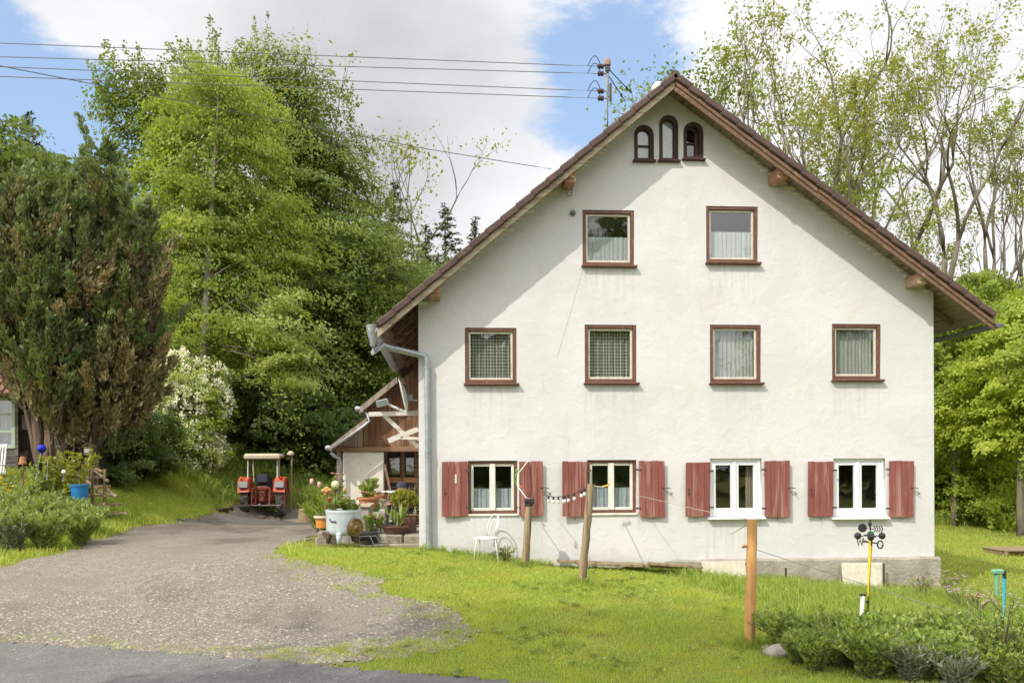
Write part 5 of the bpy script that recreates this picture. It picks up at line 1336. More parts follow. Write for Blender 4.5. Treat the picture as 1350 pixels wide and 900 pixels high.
lap(xa, wl_, hz0-.4, zt, YH); lap(wl_, wr_, hz0-.4, wz0, YH); lap(wl_, wr_, wz1, zt, YH); lap(xd1, xb, hz0-.4, zt, YH)
b.box((xb-.03, YH+1.4, (hz0-.4+zt)/2), (.06, 2.7, zt-hz0+.4)); b.box((xa+.03, YH+1.4, (hz0-.4+zt)/2), (.06, 2.7, zt-hz0+.4)); b.box(((xa+xb)/2, YH+2.8, (hz0-.4+zt)/2), (xb-xa, .06, zt-hz0+.4))
b.build('wall', M['hut_boards'], hut)
w = frame_mb((wl_, wz0, wr_, wz1), .09, YH-.06, YH+.05).build('window', M['mint'], hut)
b = MB()
for k in (1, 2): b.box(((wl_+wr_)/2, YH-.01, wz0+(wz1-wz0)*k/3), (wr_-wl_-.18, .05, .06))
b.build('glazing_bar', M['mint'], w); pane((wl_+.05, wz0+.05, wr_-.05, wz1-.05), YH+.02, w)
V, Fc = pleat(wl_+.05, wz0+.05, wr_-.05, wz1-.1, YH+.2, 5, .03, 61); np_mesh('curtain', V, Fc, M['lace_thin'], w, smooth=True)
b = MB(); b.box(((xd0+xd1)/2, YH+.35, (hz0+zt)/2-.1), (xd1-xd0+.3, .05, zt-hz0)); b.build('door', M['dark_frame'], hut)
b = MB(); p, q = P(29, 547, YH+.3), P(38, 566, YH+.3)
b.box(((p.x+q.x)/2, YH+.31, (p.z+q.z)/2), (q.x-p.x, .03, p.z-q.z)); b.build('door_pane', M['lace_thin'], hut)
b = MB(); b.box((xd0-.03, YH-.02, (hz0+zt)/2-.2), (.08, .10, zt-hz0)); b.box((xd1+.03, YH-.02, (hz0+zt)/2-.2), (.08, .10, zt-hz0)); b.box(((xd0+xd1)/2+.1, YH-.02, P(40, 524, YH).z), (xd1-xd0+.6, .10, .10)); b.build('door_frame', M['hut_boards'], hut)
b = MB(); z1 = P(30, 497, YH+1.4).z
b.prism([(xa-.3, YH-.55, zt-.02), (xa-.3, YH+1.45, z1+.65), (xa-.3, YH+1.45, z1+.55), (xa-.3, YH-.55, zt-.12)], (xb-xa+.75, 0, 0)); b.prism([(xa-.3, YH+1.45, z1+.65), (xa-.3, YH+3.4, zt-.02), (xa-.3, YH+3.4, zt-.12), (xa-.3, YH+1.45, z1+.55)], (xb-xa+.75, 0, 0))
k = 0
while k < 30:
    x = xa-.25+k*.23
    if x > xb+.4: break
    b.tube([(x, YH-.56, zt+.0), (x, YH+1.45, z1+.67)], .035, 5); k += 1
b.build('roof', M['hut_tile'], hut)
b = MB(); b.tube([(xa-.3, YH-.62, zt-.08), (xb+.4, YH-.62, zt-.08)], .055, 8); b.build('gutter', M['mint'], hut, smooth=True)
w = frame_mb((P(109, 600, YH).x, P(0, 592, YH).z, P(121, 600, YH).x, P(0, 556, YH).z), .06, YH-.07, YH-.02).build('window', M['mint'], hut)
# chair, sticks, ball, tub, steps
def fruit(px0, py0, px1, py1, Y, r0, m, name, label, cat):
    a, c = P(px0, py0, Y), P(px1, py1, Y); b = MB(); b.tube([a, c], r0, 7); t = thing(name, label, cat, a); return t, a, c, b
c = P(6, 606, 25.2)
t = thing('garden_chair', 'white plastic garden chair at the hut wall, cut by the left edge', 'chair', on(c.x-.25, 25.2))
b = MB(); b.box((c.x-.25, 25.15, c.z-.38), (.46, .44, .04), bev=.015); b.build('seat', M['white_paint'], t)
b = MB()
for i in range(6): b.box((c.x-.44+i*.075, 25.36, c.z+.02), (.05, .025, .72), (R(-12), 0, 0), .01)
b.box((c.x-.25, 25.44, c.z+.38), (.46, .035, .07), bev=.015); b.build('backrest', M['white_paint'], t)
for sx in (-.44, -.06):
    b = MB(); b.bar((c.x+sx, 24.95, c.z-.95), (c.x+sx, 24.97, c.z-.15), .05, .04, .008); b.build('leg', M['white_paint'], t)
    b = MB(); b.bar((c.x+sx, 25.40, c.z-.95), (c.x+sx, 25.38, c.z-.15), .05, .04, .008); b.build('leg', M['white_paint'], t)
    b = MB(); b.box((c.x+sx, 25.16, c.z-.14), (.06, .46, .03), bev=.01); b.build('armrest', M['white_paint'], t)
t, a, c, b = fruit(30, 640, 30, 610, 21.5, .035, None, 'pot_post', 'wooden stake topped by an upturned terracotta pot in the flower bed', 'stake'); b.build('post', M['post_grey'], t)
b = MB(); b.lathe([(.085, 0), (.09, .04), (.075, .045), (.055, .17), (0, .175)], c+Vector((0, 0, -.03)), 14); b.build('pot', M['terracotta'], t, smooth=True, auto=40)
t, a, c, b = fruit(47, 632, 54, 596, 22.0, .014, None, 'glass_ball_stake', 'shiny cobalt blue glass ball on a thin stake before the thuja', 'garden ornament'); b.build('stake', M['mint'], t)
mb2, nd, ln, bs = new_mat('cobalt_glass'); bs.inputs['Base Color'].default_value = (.015, .02, .42, 1); bs.inputs['Roughness'].default_value = .06; bs.inputs['Metallic'].default_value = .35
b = MB(); b.sphere(P(55, 591, 22), .10, 14); b.lathe([(.03, 0), (.025, .06)], P(55, 591, 22)+Vector((0, 0, -.13)), 8); b.build('ball', mb2, t, smooth=True)
for i, (px, y0, y1) in enumerate(((62, 632, 606), (83, 634, 622))):
    t, a, c, b = fruit(px, y0, px+1, y1, 21.8, .018, None, 'garden_stake', ('grey stake right of the blue glass ball' if i == 0 else 'short stake with a white knob in the flower bed'), 'stake'); b.build('rod', M['zinc'], t)
    if i == 1: b = MB(); b.sphere(c, .05, 8); b.build('knob', M['white_paint'], t, smooth=True)
p, q = P(95, 640, 22.6), P(115, 657, 22.6)
mbl = mat('blue_plastic', (.02, .20, .50), rough=.4)
t = thing('blue_tub', 'bright blue plastic tub half hidden behind the flower bed', 'tub', (p.x+.2, 22.6, q.z))
b = MB(); b.lathe([(.02, 0), (.17, .0), (.205, .36), (.225, .36), (.225, .40), (.195, .40), (.16, .02), (.02, .02)], ((p.x+q.x)/2, 22.6, q.z-.06), 18); b.build('shell', mbl, t, smooth=True, auto=40)
# wooden steps with railing
t = thing('garden_steps', 'weathered wooden steps with a rough railing climbing left to the hut', 'steps', on(P(140, 672, 23.6).x, 23.6))
b = MB()
for i in range(6):
    p = P(146-7*i, 677-12*i, 23.4+.32*i); b.box(p, (.75, .28, .06), (0, 0, R(20)), .008)
b.build('tread', M['post_grey'], t)
for px, y0, y1, Y in ((122, 668, 614, 23.9), (138, 672, 618, 23.3), (128, 650, 600, 25.0)):
    a, c = P(px, y0, Y), P(px, y1, Y); b = MB(); b.tube([a, c], [.05, .045], 7); b.build('post', M['post_grey'], t)
b = MB(); b.tube([P(142, 634, 23.25), P(113, 609, 24.4)], .04, 7); b.tube([P(140, 655, 23.25), P(113, 632, 24.4)], .03, 7); b.tube([P(136, 622, 23.4), P(104, 608, 25.2)], .035, 7); b.build('rail', M['post_grey'], t)
a = P(148, 650, 23.3); b = MB()
p0, p1 = P(141, 645, 23.5), P(154, 655, 23.0); b.tube([p0, p1], .05, 7); tag(b.build('plank_pile', M['post_grey'], None, p0), 'old plank leaning out beside the wooden steps', 'plank')
c = P(117, 594, 24.3); t = thing('bird_house', 'tiny wooden bird house with a white front beside the thuja', 'bird house', c)
b = MB(); b.box(c, (.20, .18, .22), bev=.01); b.build('box', M['post_grey'], t)
b = MB(); b.box(c+Vector((-.06, 0, .15)), (.20, .26, .02), (0, R(-35), 0)); b.box(c+Vector((.06, 0, .15)), (.20, .26, .02), (0, R(35), 0)); b.build('roof', M['post_grey'], t)
b = MB(); b.box(c+Vector((0, -.10, 0)), (.13, .02, .10)); b.build('front', M['white_paint'], t)
b = MB(); b.tube([c+Vector((0, .05, -1.2)), c+Vector((0, .05, -.1))], .03, 6); b.build('post', M['post_grey'], t)

# ------------------------------------------------------------ terrace and its clutter
ter = thing('terrace', 'raised concrete terrace with rough stone edging left of the house corner', 'terrace', P(510, 715, 17.9))
ZT = P(540, 704, 17.8).z
x0, x1 = P(455, 704, 18).x, XL+.05
b = MB(); b.box(((x0+x1)/2, 21.0, ZT/2-.1), (x1-x0, 6.0, ZT+.2-.02)); b.build('floor_slab', M['concrete'], ter)
zu = P(500, 672, 22.4).z
b = MB(); b.box((P(495, 670, 23).x+.3, 23.4, (ZT+zu)/2), (P(560, 670, 23).x-P(452, 670, 23).x, 2.0, zu-ZT), bev=.02); b.build('upper_slab', M['concrete'], ter)
for i, (pa, pb) in enumerate(((497, 531), (532, 562))):
    p, q = P(pa, 705, 17.72), P(pb, 717, 17.72); b = MB(); b.box(((p.x+q.x)/2, 17.86, (p.z+q.z)/2), (q.x-p.x-.01, .3, p.z-q.z), bev=.025); b.build('edging_stone', M['stone'], ter)
p, q = P(492, 717, 17.6), P(566, 724, 17.6); b = MB(); b.box(((p.x+q.x)/2, 17.8, (p.z+q.z)/2-.15), (q.x-p.x, .42, p.z-q.z+.3), bev=.02); b.build('step', M['stone'], ter)
p, q = P(421, 692, 17.9), P(497, 718, 17.9); b = MB(); b.box(((p.x+q.x)/2+.05, 18.4, (p.z+q.z)/2-.2), (q.x-p.x, .5, p.z-q.z+.1), bev=.02); b.build('low_wall', M['concrete'], ter)
b = MB()
for px, py, w in ((432, 708, .38), (437, 719, .30), (424, 716, .25)): c = P(px, py, 17.5); b.box((c.x, 17.6, c.z), (w, .35, .22), (0, 0, R(px % 13)), .03)
b.build('loose_stones', M['stone'], ter)
p, q = P(476, 668, 18.2), P(486, 700, 18.2); b = MB(); b.box(((p.x+q.x)/2, 18.55, (p.z+q.z)/2), (.20, .9, p.z-q.z), bev=.02); b.build('trough', M['concrete'], ter)
b = MB(); b.box(((p.x+q.x)/2, 18.55, p.z+.02), (.25, 1.0, .04), bev=.008); b.build('cap_board', M['pale_board'], ter)

M['enamel'] = mat('pale_blue_enamel', (.50, .55, .60), (.43, .48, .53), 5, .35, .08, 20, c3=(.36, .37, .38), s3=12, t3=(.66, .76))
M['brass'] = mat('old_brass', (.30, .20, .07), (.16, .11, .05), 9, .45, .2, 30, .7)
c = P(453, 711, 16.9); zb, zt = P(453, 703, 16.9).z, P(453, 672, 16.9).z
rt = (476-430)/2*16.9/F
t = thing('washing_boiler', 'pale blue enamel wash boiler on stub legs, planted with flowers', 'planter', (c.x, 16.9, c.z))
o = Vector((c.x, 16.9, zb)); hh = zt-zb
b = MB(); b.lathe([(0, -.02), (rt*.80, -.02), (rt*.92, .02), (rt*.97, .08), (rt*.98, hh-.08), (rt*1.0, hh-.05), (rt*1.04, hh-.02), (rt*1.02, hh+.01), (rt*.95, hh), (rt*.94, hh-.07), (0, hh-.07)], o, 36); b.build('tank', M['enamel'], t, smooth=True, auto=50)
b = MB(); b.lathe([(rt*.93, 0), (0, .02)], o+Vector((0, 0, hh-.065)), 24); b.build('soil', M['asphalt_dummy'], t)
for a in (R(-100), R(-35), R(60), R(160), R(-150)):
    d = Vector((math.cos(a), math.sin(a), 0)); q = o+d*rt*.80; b = MB(); b.tube([q+Vector((0, 0, .10)), q+d*.03+Vector((0, 0, -.03)), q+d*.05+Vector((0, 0, c.z-zb-.05))], [.03, .055, .032], 9); b.sphere(q+d*.03+Vector((0, 0, .0)), .055, 8); b.build('leg', M['enamel'] if a == R(-100) else M['iron'], t, smooth=True)
ax = Vector((.72, -.70, 0)).normalized(); q = o+ax*rt*.96+Vector((0, 0, hh*.28))
b = MB(); b.lathe([(.165, -.02), (.165, .03), (.15, .045), (.13, .035), (.12, .05), (.06, .06), (.03, .09), (0, .09)], q, 24, ax)
dr = b.build('fire_door', M['brass'], t, smooth=True, auto=35)
b = MB(); b.lathe([(.168, -.01), (.175, .0), (.175, .03), (.166, .034)], q, 24, ax); b.build('door_rim', M['iron'], dr, smooth=True)
# dark raised scroll on the front of the tank: short wavy brush mark
b = MB(); cyl = lambda px, py: (lambda a: o+Vector((math.sin(a)*rt*.985, -math.cos(a)*rt*.985, P(453, py, 16.9-rt).z-o.z)))(math.asin(max(-1, min(1, (px-453)/F*16.4/rt))))
b.tube([cyl(*q) for q in ((436, 684), (438, 687.5), (441, 688.5), (444, 688), (446, 689))], .010, 5)
for q1, q2 in (((441, 686), (441, 689)), ((443.3, 686.5), (443.6, 689)), ((444.5, 686.5), (445.5, 689)), ((437, 684.5), (440, 688))): b.tube([cyl(*q1), cyl(*q2)], .008, 4)
b.build('painted_mark', M['black'], t)
t = thing('ball_stake', 'pale yellow ball on a rusty rod stuck in the wash boiler', 'garden ornament', P(442, 671, 16.75))
b = MB(); b.tube([P(442, 672, 16.75), P(442, 647, 16.75)], .015, 6); b.lathe([(.02, 0), (.05, .03)], P(442, 648, 16.75), 8); b.build('rod', M['iron'], t)
b = MB(); b.sphere(P(442, 638.5, 16.75), .073, 14); b.build('ball', mat('pale_yellow_glaze', (.66, .64, .36), (.58, .55, .28), 8, .35), t, smooth=True)

def plant(name, label, loc, h, r, n, lm, leaf=(.06, .5), seed=1, up=.6, stems=8, flower=None, group=None, cat='plant', elong=1.0, sm='bark'):
    rg = np.random.default_rng(seed); t = thing(name, label, cat, loc, group); o = np.array(loc)
    b = MB(); tips = []
    for i in range(stems):
        a = rg.random()*6.28; d = r*rg.random()**.6; e = o+np.array([d*math.cos(a), d*math.sin(a), h*(.65+.35*rg.random())])
        m = o*.5+e*.5+np.array([-.15*d*math.cos(a), -.15*d*math.sin(a), .05*h]); s0 = o+np.array([.25*d*math.cos(a), .25*d*math.sin(a), -.02]); b.tube([tuple(s0), tuple(m), tuple(e)], [.006+.004*h, .005, .003], 4, caps=False); tips.append((s0, m, e))
    b.build('stems', M[sm] if isinstance(sm, str) else sm, t)
    k = rg.integers(0, stems, n); S = np.array([x[0] for x in tips])[k]; Md = np.array([x[1] for x in tips])[k]; E = np.array([x[2] for x in tips])[k]
    u = rg.random(n)[:, None]**.75; pos = S*(1-u)**2+Md*2*u*(1-u)+E*u*u
    out = (pos-o)*np.array([1, 1, 0]); out /= np.maximum(np.linalg.norm(out, axis=1, keepdims=True), .02)
    ax = unit(n, rg)*np.array([1, 1, .5])+np.array([0, 0, up])+out*.4; ax /= np.linalg.norm(ax, axis=1, keepdims=True)
    sd_ = np.cross(ax, unit(n, rg)); sd_ /= np.linalg.norm(sd_, axis=1, keepdims=True); nn = np.cross(ax, sd_)
    L = (leaf[0]*(.6+.8*rg.random(n)))[:, None]*elong; wd = L*leaf[1]*.5
    V = np.stack([pos, pos+ax*L*.5+sd_*wd+nn*L*.08, pos+ax*L-nn*L*.05*up, pos+ax*L*.5-sd_*wd+nn*L*.08], 1).reshape(-1, 3)
    np_mesh('leaves', V, [np.arange(4*n).reshape(n, 4)], lm, t, attr=np.repeat(rg.random(n), 4))
    if flower:
        fm, nf, fs = flower; q = E[rg.integers(0, n, nf)]+rg.normal(size=(nf, 3))*np.array([r*.18, r*.18, h*.05]); m = 7
        kk = np.repeat(np.arange(nf), m); a = np.tile(np.arange(m)*6.28/m, nf); 
        axx = np.c_[np.cos(a), np.sin(a)-.3, .45+0*a]; axx /= np.linalg.norm(axx, axis=1, keepdims=True); s2 = np.cross(axx, np.array([0, 0, 1.])); s2 /= np.linalg.norm(s2, axis=1, keepdims=True)
        V = np.stack([q[kk], q[kk]+axx*fs*.6+s2*fs*.35, q[kk]+axx*fs, q[kk]+axx*fs*.6-s2*fs*.35], 1).reshape(-1, 3)
        np_mesh('flowers', V, [np.arange(4*len(kk)).reshape(-1, 4)], fm, t, attr=np.repeat(rg.random(len(kk)), 4))
    return t
L_plant = leaf_mat('garden_leaf', (.15, .225, .038), (.22, .30, .06), None, .38)
L_plantd = leaf_mat('hedge_leaf', (.12, .21, .045), (.44, .52, .14), (.20, .28, .07), .4, nscale=1.5)
L_grey = leaf_mat('grey_green_leaf', (.19, .23, .15), (.27, .31, .22), None, .25)
L_lush = leaf_mat('lush_leaf', (.20, .28, .065), (.36, .43, .14), (.27, .32, .13), .4, nscale=1.2)
L_pink = leaf_mat('pink_petal', (.62, .22, .34), (.72, .38, .48), None, .3)
L_lila = leaf_mat('lilac_petal', (.48, .30, .46), (.60, .42, .55), None, .3)
L_yel = leaf_mat('yellow_petal', (.75, .55, .05), (.80, .62, .12), None, .3)
L_red = leaf_mat('red_petal', (.42, .06, .06), (.55, .12, .10), None, .3)
L_or = leaf_mat('orange_petal', (.60, .30, .08), (.66, .40, .16), None, .3)
L_yg = leaf_mat('yellow_green_leaf', (.22, .24, .03), (.33, .34, .06), None, .4)
top = Vector((o.x, o.y, zt-.06))
for i, (dx, dy, h, fl, lab) in enumerate(((-.18, 0, .20, None, 'low green plant at the left rim of the wash boiler'), (.02, .05, .22, (L_yg, 8, .05), 'yellow-green plant in the middle of the wash boiler'), (.16, -.02, .18, (L_lila, 10, .035), 'small lilac-flowering plant at the right rim of the wash boiler'), (.10, .15, .30, (L_pink, 8, .04), 'taller pink-flowering plant at the back of the wash boiler'))):
    plant('potted_flower', lab, tuple(top+Vector((dx, dy, 0))), h, .13, 170, L_plant, (.06, .5), 100+i, .8, 8, fl, 'plants in the wash boiler')
for px, py, Y, lab, s_ in ((411, 637, 19.5, 'left of the two pink tulips before the tree stump', 1), (421, 641, 19.3, 'right of the two pink tulips before the tree stump', 2)):
    g = P(px+1, 684, Y); c = P(px, py, Y); t = thing('tulip', lab, 'flower', g, 'pink tulips')
    b = MB(); b.tube([g, g.lerp(c, .5)+Vector((.03, 0, 0)), c], .008, 5); b.build('stem', L_plant, t)
    b = MB(); b.lathe([(.0, -.03), (.035, .0), (.043, .05), (.035, .09), (.02, .10)], c, 7); b.build('petals', M.setdefault('tulip', mat('pink_tulip', (.68, .30, .30), (.72, .42, .40), 20, .6)), t, smooth=True)
plant('perennial_plant', 'leafy green clump with spreading blades behind the orange pot', tuple(P(424, 700, 18.2)), .62, .42, 420, L_plant, (.20, .18), 111, .9, 16, None, 'plants round the terrace')
plant('perennial_plant', 'green clump left of the white barn wall base', tuple(P(436, 690, 20)), .7, .35, 350, L_plant, (.12, .35), 112, .8, 12, (L_or, 10, .05), 'plants round the terrace')
plant('potted_flower', 'purple-pink tall flower before the slanting barn pipe', tuple(P(446, 672, 19)), .75, .16, 130, L_plant, (.08, .4), 113, .8, 8, (L_pink, 14, .05), 'plants round the terrace')
c = P(431, 647, 17.6); t = thing('metal_flower', 'rusty orange metal flower on a stake left of the yellow ball', 'garden ornament', P(431, 690, 17.6))
b = MB(); b.tube([P(431, 690, 17.6), c], .012, 5); b.build('stake', M['iron'], t)
b = MB(); 
for k in range(5): a = k*1.31+.4; b.sphere(c+Vector((math.cos(a)*.055, .01*k, math.sin(a)*.05)), .038+.006*(k % 3), 6, (1.2, .4, .8))
b.sphere(c, .035, 6); b.build('petals', M.setdefault('ochre', mat('ochre_glaze', (.55, .33, .10), (.42, .22, .07), 8, .5)), t, smooth=True)
p = P(433, 662, 17.5); b = MB(); b.bar(P(430, 669, 17.5), P(436, 655, 17.4), .09, .03, .01); tag(b.build('tile_shard', M['terracotta'], None, p), 'slanting terracotta shard stuck in the soil left of the wash boiler', 'ornament')
def pot(name, label, c, r, h, m, taper=.75, group=None):
    t = thing(name, label, 'pot', c, group); b = MB()
    b.lathe([(0, 0), (r*taper, 0), (r*.96, h*.82), (r*1.06, h*.82), (r*1.06, h), (r*.92, h), (r*.9, h*.85), (0, h*.85)], c, 20); b.build('shell', m, t, smooth=True, auto=35)
    b = MB(); b.lathe([(r*.9, 0), (0, .01)], Vector(c)+Vector((0, 0, h*.86)), 14); b.build('soil', M['asphalt_dummy'], t); return t
M['orange_pot'] = mat('glazed_orange_pot', (.62, .26, .05), (.50, .19, .04), 6, .35)
c = P(427, 695, 17.3); pot('flower_pot', 'bright orange glazed pot with a pale rim left of the wash boiler', c, .165, .20, M['orange_pot'], .85, 'pots on the terrace')
b = MB(); b.lathe([(.165, 0), (.185, .0), (.185, .05), (.165, .05)], c+Vector((0, 0, .17)), 20); b.build('rim', M['canopy'], bpy.context.scene.objects['flower_pot'], smooth=True)
for px, py, r, h, m, lab, Y in ((486, 668, .22, .26, 'terracotta', 'large terracotta pot left of the green watering can', 19.8), (503, 670, .17, .22, 'concrete', 'stone pot against the white barn wall, right of the watering can', 21.0), (502, 659, .14, .12, 'terracotta', 'terracotta bowl sitting on the stone pot by the barn wall', 20.95)):
    pot('flower_pot', lab, P(px, py, Y) if py != 668 else P(486, 671, Y), r, h, M[m], .8, 'pots on the terrace')
plant('potted_flower', 'red-flowering plant in the terracotta bowl by the barn wall', tuple(P(503, 658, 20.95)), .16, .16, 110, L_plant, (.05, .5), 121, .6, 8, (L_red, 8, .04), 'plants round the terrace')
plant('potted_flower', 'pale flowering plant in the large terracotta pot', tuple(P(484, 662, 19.8)), .22, .2, 130, L_plant, (.06, .5), 122, .6, 8, (L_pink, 10, .045), 'plants round the terrace')
plant('climbing_plant', 'leafy green wall plant casting a shadow on the white barn wall', tuple(P(487, 664, YW-.35)), .62, .22, 150, L_lush, (.16, .7), 123, .5, 7, None, 'plants round the terrace')
M['can_green'] = mat('bright_green_plastic', (.13, .42, .03), (.11, .36, .03), 5, .4)
c = P(493, 674, 20.0); t = thing('watering_can', 'bright green plastic watering can on the terrace edge', 'watering can', c)
b = MB(); b.lathe([(0, 0), (.10, 0), (.13, .06), (.13, .16), (.10, .20), (.105, .21), (.09, .21)], c, 18); b.build('body', M['can_green'], t, smooth=True, auto=45)
b = MB(); b.tube([c+Vector((-.10, 0, .05)), c+Vector((-.22, 0, .18)), c+Vector((-.29, 0, .22))], [.03, .018, .02], 8); b.build('spout', M['can_green'], t, smooth=True)
b = MB(); b.tube([c+Vector((.12, 0, .06)), c+Vector((.20, 0, .14)), c+Vector((.16, 0, .24)), c+Vector((.04, 0, .25)), c+Vector((-.03, 0, .20))], .014, 7); b.build('handle', M['can_green'], t, smooth=True)
# low table, bowl of leeks, wooden planter with yellow-green shrub
c = P(524, 648, 21.2); t = thing('round_table', 'white round garden table in front of the dark barn door', 'table', (c.x, 21.2, zu))
b = MB(); b.lathe([(0, -.02), (.34, -.02), (.37, 0), (.36, .02), (0, .025)], c, 26); b.build('table_top', M['white_paint'], t, smooth=True, auto=40)
for a in (.5, 2.6, 4.7): d = Vector((math.cos(a), math.sin(a), 0)); b = MB(); b.tube([c+d*.24+Vector((0, 0, -.02)), Vector((c.x, 21.2, ZT))+d*.34], .018, 7); b.build('leg', M['white_paint'], t)
c = P(520.5, 704, 18.0); t = thing('planting_bowl', 'wide brown planting bowl on the stone edging', 'pot', c)
zr = P(520, 695, 18).z-c.z; b = MB(); b.lathe([(0, .0), (.17, .0), (.23, zr*.6+.02), (.255, zr), (.27, zr+.02), (.25, zr+.03), (.22, zr*.7), (0, zr*.7)], c, 26); b.build('shell', M.setdefault('brown_plastic', mat('brown_plastic', (.15, .075, .05), (.11, .055, .04), 5, .5)), t, smooth=True, auto=45)
b = MB(); b.lathe([(.235, 0), (0, .02)], c+Vector((0, 0, zr*.85)), 18); b.build('soil', M['asphalt_dummy'], t)
plant('leek_plant', 'green upright blades growing in the brown planting bowl', tuple(c+Vector((.02, 0, zr*.8))), .26, .2, 42, L_lush, (.30, .16), 131, 2.2, 8, None, 'plants round the terrace')
c = P(536, 703, 18.25); zr = P(536, 679, 18.25).z
t = thing('wooden_planter', 'dark brown wooden planter box behind the planting bowl', 'planter', c)
b = MB(); b.box((c.x+.02, 18.35, (c.z+zr)/2), (.34, .30, zr-c.z), bev=.015); b.build('box', M['brown_plastic'], t)
b = MB(); b.box((c.x+.02, 18.35, zr+.01), (.38, .34, .03), bev=.008); b.build('rim', M['brown_boards'], t)
plant('potted_shrub', 'yellow-green bushy shrub on thin stems in the wooden planter', (c.x-.03, 18.35, zr), .70, .32, 20, L_yg, (.07, .5), 141, .4, 14)
sh = bpy.context.scene.objects['potted_shrub']; rg = np.random.default_rng(5); n = 1500; cen = np.array(P(532, 657, 18.35))
q = cen+unit(n, rg)*(rg.random(n)**.4)[:, None]*np.array([.25, .22, .165]); V, Fq = leaves(q, unit(n, rg)+np.array([0, 0, .6]), rg.random(n)*6.28, .05+.05*rg.random(n), .035+.02*rg.random(n)); np_mesh('foliage', V, Fq, L_yg, sh, attr=np.repeat(rg.random(n), 4))
for i, (px, py, Y, h, lab, lm, fl) in enumerate(((484, 702, 17.9, .36, 'loose green plant right of the boiler door', L_plant, None), (492, 700, 17.9, .34, 'dark red flower stalk beside the stone edging', L_plant, (L_red, 8, .05)), (501, 697, 18.4, .26, 'low yellow-green plant left of the planting bowl', L_lush, None), (549, 690, 18.6, .50, 'climbing plant squeezed beside the house corner', L_plant, (L_yg, 8, .05)))):
    plant('potted_flower', lab, tuple(P(px, py, Y)), h, .2, 170, lm, (.07, .4), 150+i, .9, 9, fl, 'plants round the terrace')
c = P(483, 706, 17.75); b = MB(); b.box(c, (.42, .3, .16), bev=.02); tag(b.build('dark_crate', M['black'], None, c), 'black crate of soil on the ground right of the wash boiler', 'crate')
b = MB()
a = [P(474, 718, 17.5), P(474, 707, 17.5), P(496, 706, 17.5), P(499, 712, 17.5)]; b.tube(a, .012, 5); b.tube([P(488, 707, 17.5), P(494, 720, 17.4)], .014, 5); b.tube([P(474, 718, 17.5), P(496, 719, 17.5)], .012, 5)
tag(b.build('wire_rack', M['zinc'], None, a[0]), 'bent pale wire rack on the ground before the black crate', 'rack')

# ------------------------------------------------------------ seated person behind the potted shrub
M['navy_cloth'] = mat('dark_blue_work_cloth', (.030, .034, .055), (.045, .05, .075), 12, .9, .3, 30)
M['skin'] = mat('skin', (.50, .29, .20), (.44, .25, .17), 10, .55)
def skin_fig(name, joints, edges, m, parent, sub=2):
    me = bpy.data.meshes.new(name); o3 = ORG[parent]
    me.from_pydata([tuple(Vector(j[0])-o3) for j in joints], edges, []); me.materials.append(m)
    o = bpy.data.objects.new(name, me); link(o, parent)
    sk = o.modifiers.new('skin', 'SKIN'); sk.use_smooth_shade = True
    for k, j in enumerate(joints):
        v = me.skin_vertices[0].data[k]; r_ = j[1]; v.radius = (r_, r_) if not isinstance(r_, tuple) else r_
        v.use_root = (k == 0)
    s2 = o.modifiers.new('sub', 'SUBSURF'); s2.levels = sub; s2.render_levels = sub
    return o
Yp = 19.9; hip = P(541, 679, Yp); hip.z = ZT+.50
pr = thing('person', 'seated person in dark blue work clothes and dark cap, half hidden behind the potted shrub', 'person', (hip.x, Yp, ZT))
def pp(dx, dy, dz): return (hip.x+dx, Yp+dy, ZT+dz)
# bent forward on a low seat, facing left and a little to the viewer
J = [(pp(0, 0, .28), (.15, .13)), (pp(-.02, -.06, .42), (.14, .12)), (pp(-.06, -.16, .56), (.17, .12)), (pp(-.09, -.22, .64), (.10, .09)), (pp(-.12, -.25, .70), .055),
     (pp(-.03, -.11, .27), .105), (pp(-.40, -.17, .47), .075), (pp(-.49, -.18, .26), .06), (pp(-.50, -.18, .10), .045), (pp(-.50, -.18, .04), .04), (pp(-.64, -.20, .03), .035),
     (pp(-.03, .11, .27), .105), (pp(-.34, .13, .47), .075), (pp(-.37, .14, .26), .06), (pp(-.36, .14, .10), .045), (pp(-.36, .14, .04), .04), (pp(-.50, .14, .03), .035),
     (pp(-.09, -.34, .60), .06), (pp(-.22, -.40, .42), .047), (pp(-.38, -.27, .50), .036), (pp(-.07, -.02, .60), .06), (pp(-.20, .12, .46), .047), (pp(-.36, .06, .54), .036)]
E = [(0, 1), (1, 2), (2, 3), (3, 4), (0, 5), (5, 6), (6, 7), (7, 8), (8, 9), (9, 10), (0, 11), (11, 12), (12, 13), (13, 14), (14, 15), (15, 16), (2, 17), (17, 18), (18, 19), (2, 20), (20, 21), (21, 22)]
skin_fig('body', J, E, M['navy_cloth'], pr)
hc = Vector(pp(-.17, -.28, .80))
b = MB(); b.sphere(hc, .105, 14, (1.0, .82, 1.22)); b.sphere(hc+Vector((-.115, 0, -.02)), .022, 7, (1.2, .7, 1.2)); b.sphere(hc+Vector((-.085, 0, -.085)), .035, 7, (1, .9, .7))
for s_ in (-1, 1): b.sphere(hc+Vector((.01, s_*.086, -.01)), .026, 7, (.8, .4, 1.3))
b.tube([hc+Vector((.02, 0, -.08)), Vector(pp(-.10, -.23, .66))], [.055, .06], 10); b.build('head', M['skin'], pr, smooth=True)
b = MB()
for s_ in (-1, 1): b.sphere(hc+Vector((-.092, s_*.036, .015)), .011, 6)
b.sphere(hc+Vector((-.098, 0, -.055)), .02, 6, (.4, 1.1, .25)); b.build('eyes_and_mouth', M['dark_frame'], pr, smooth=True)
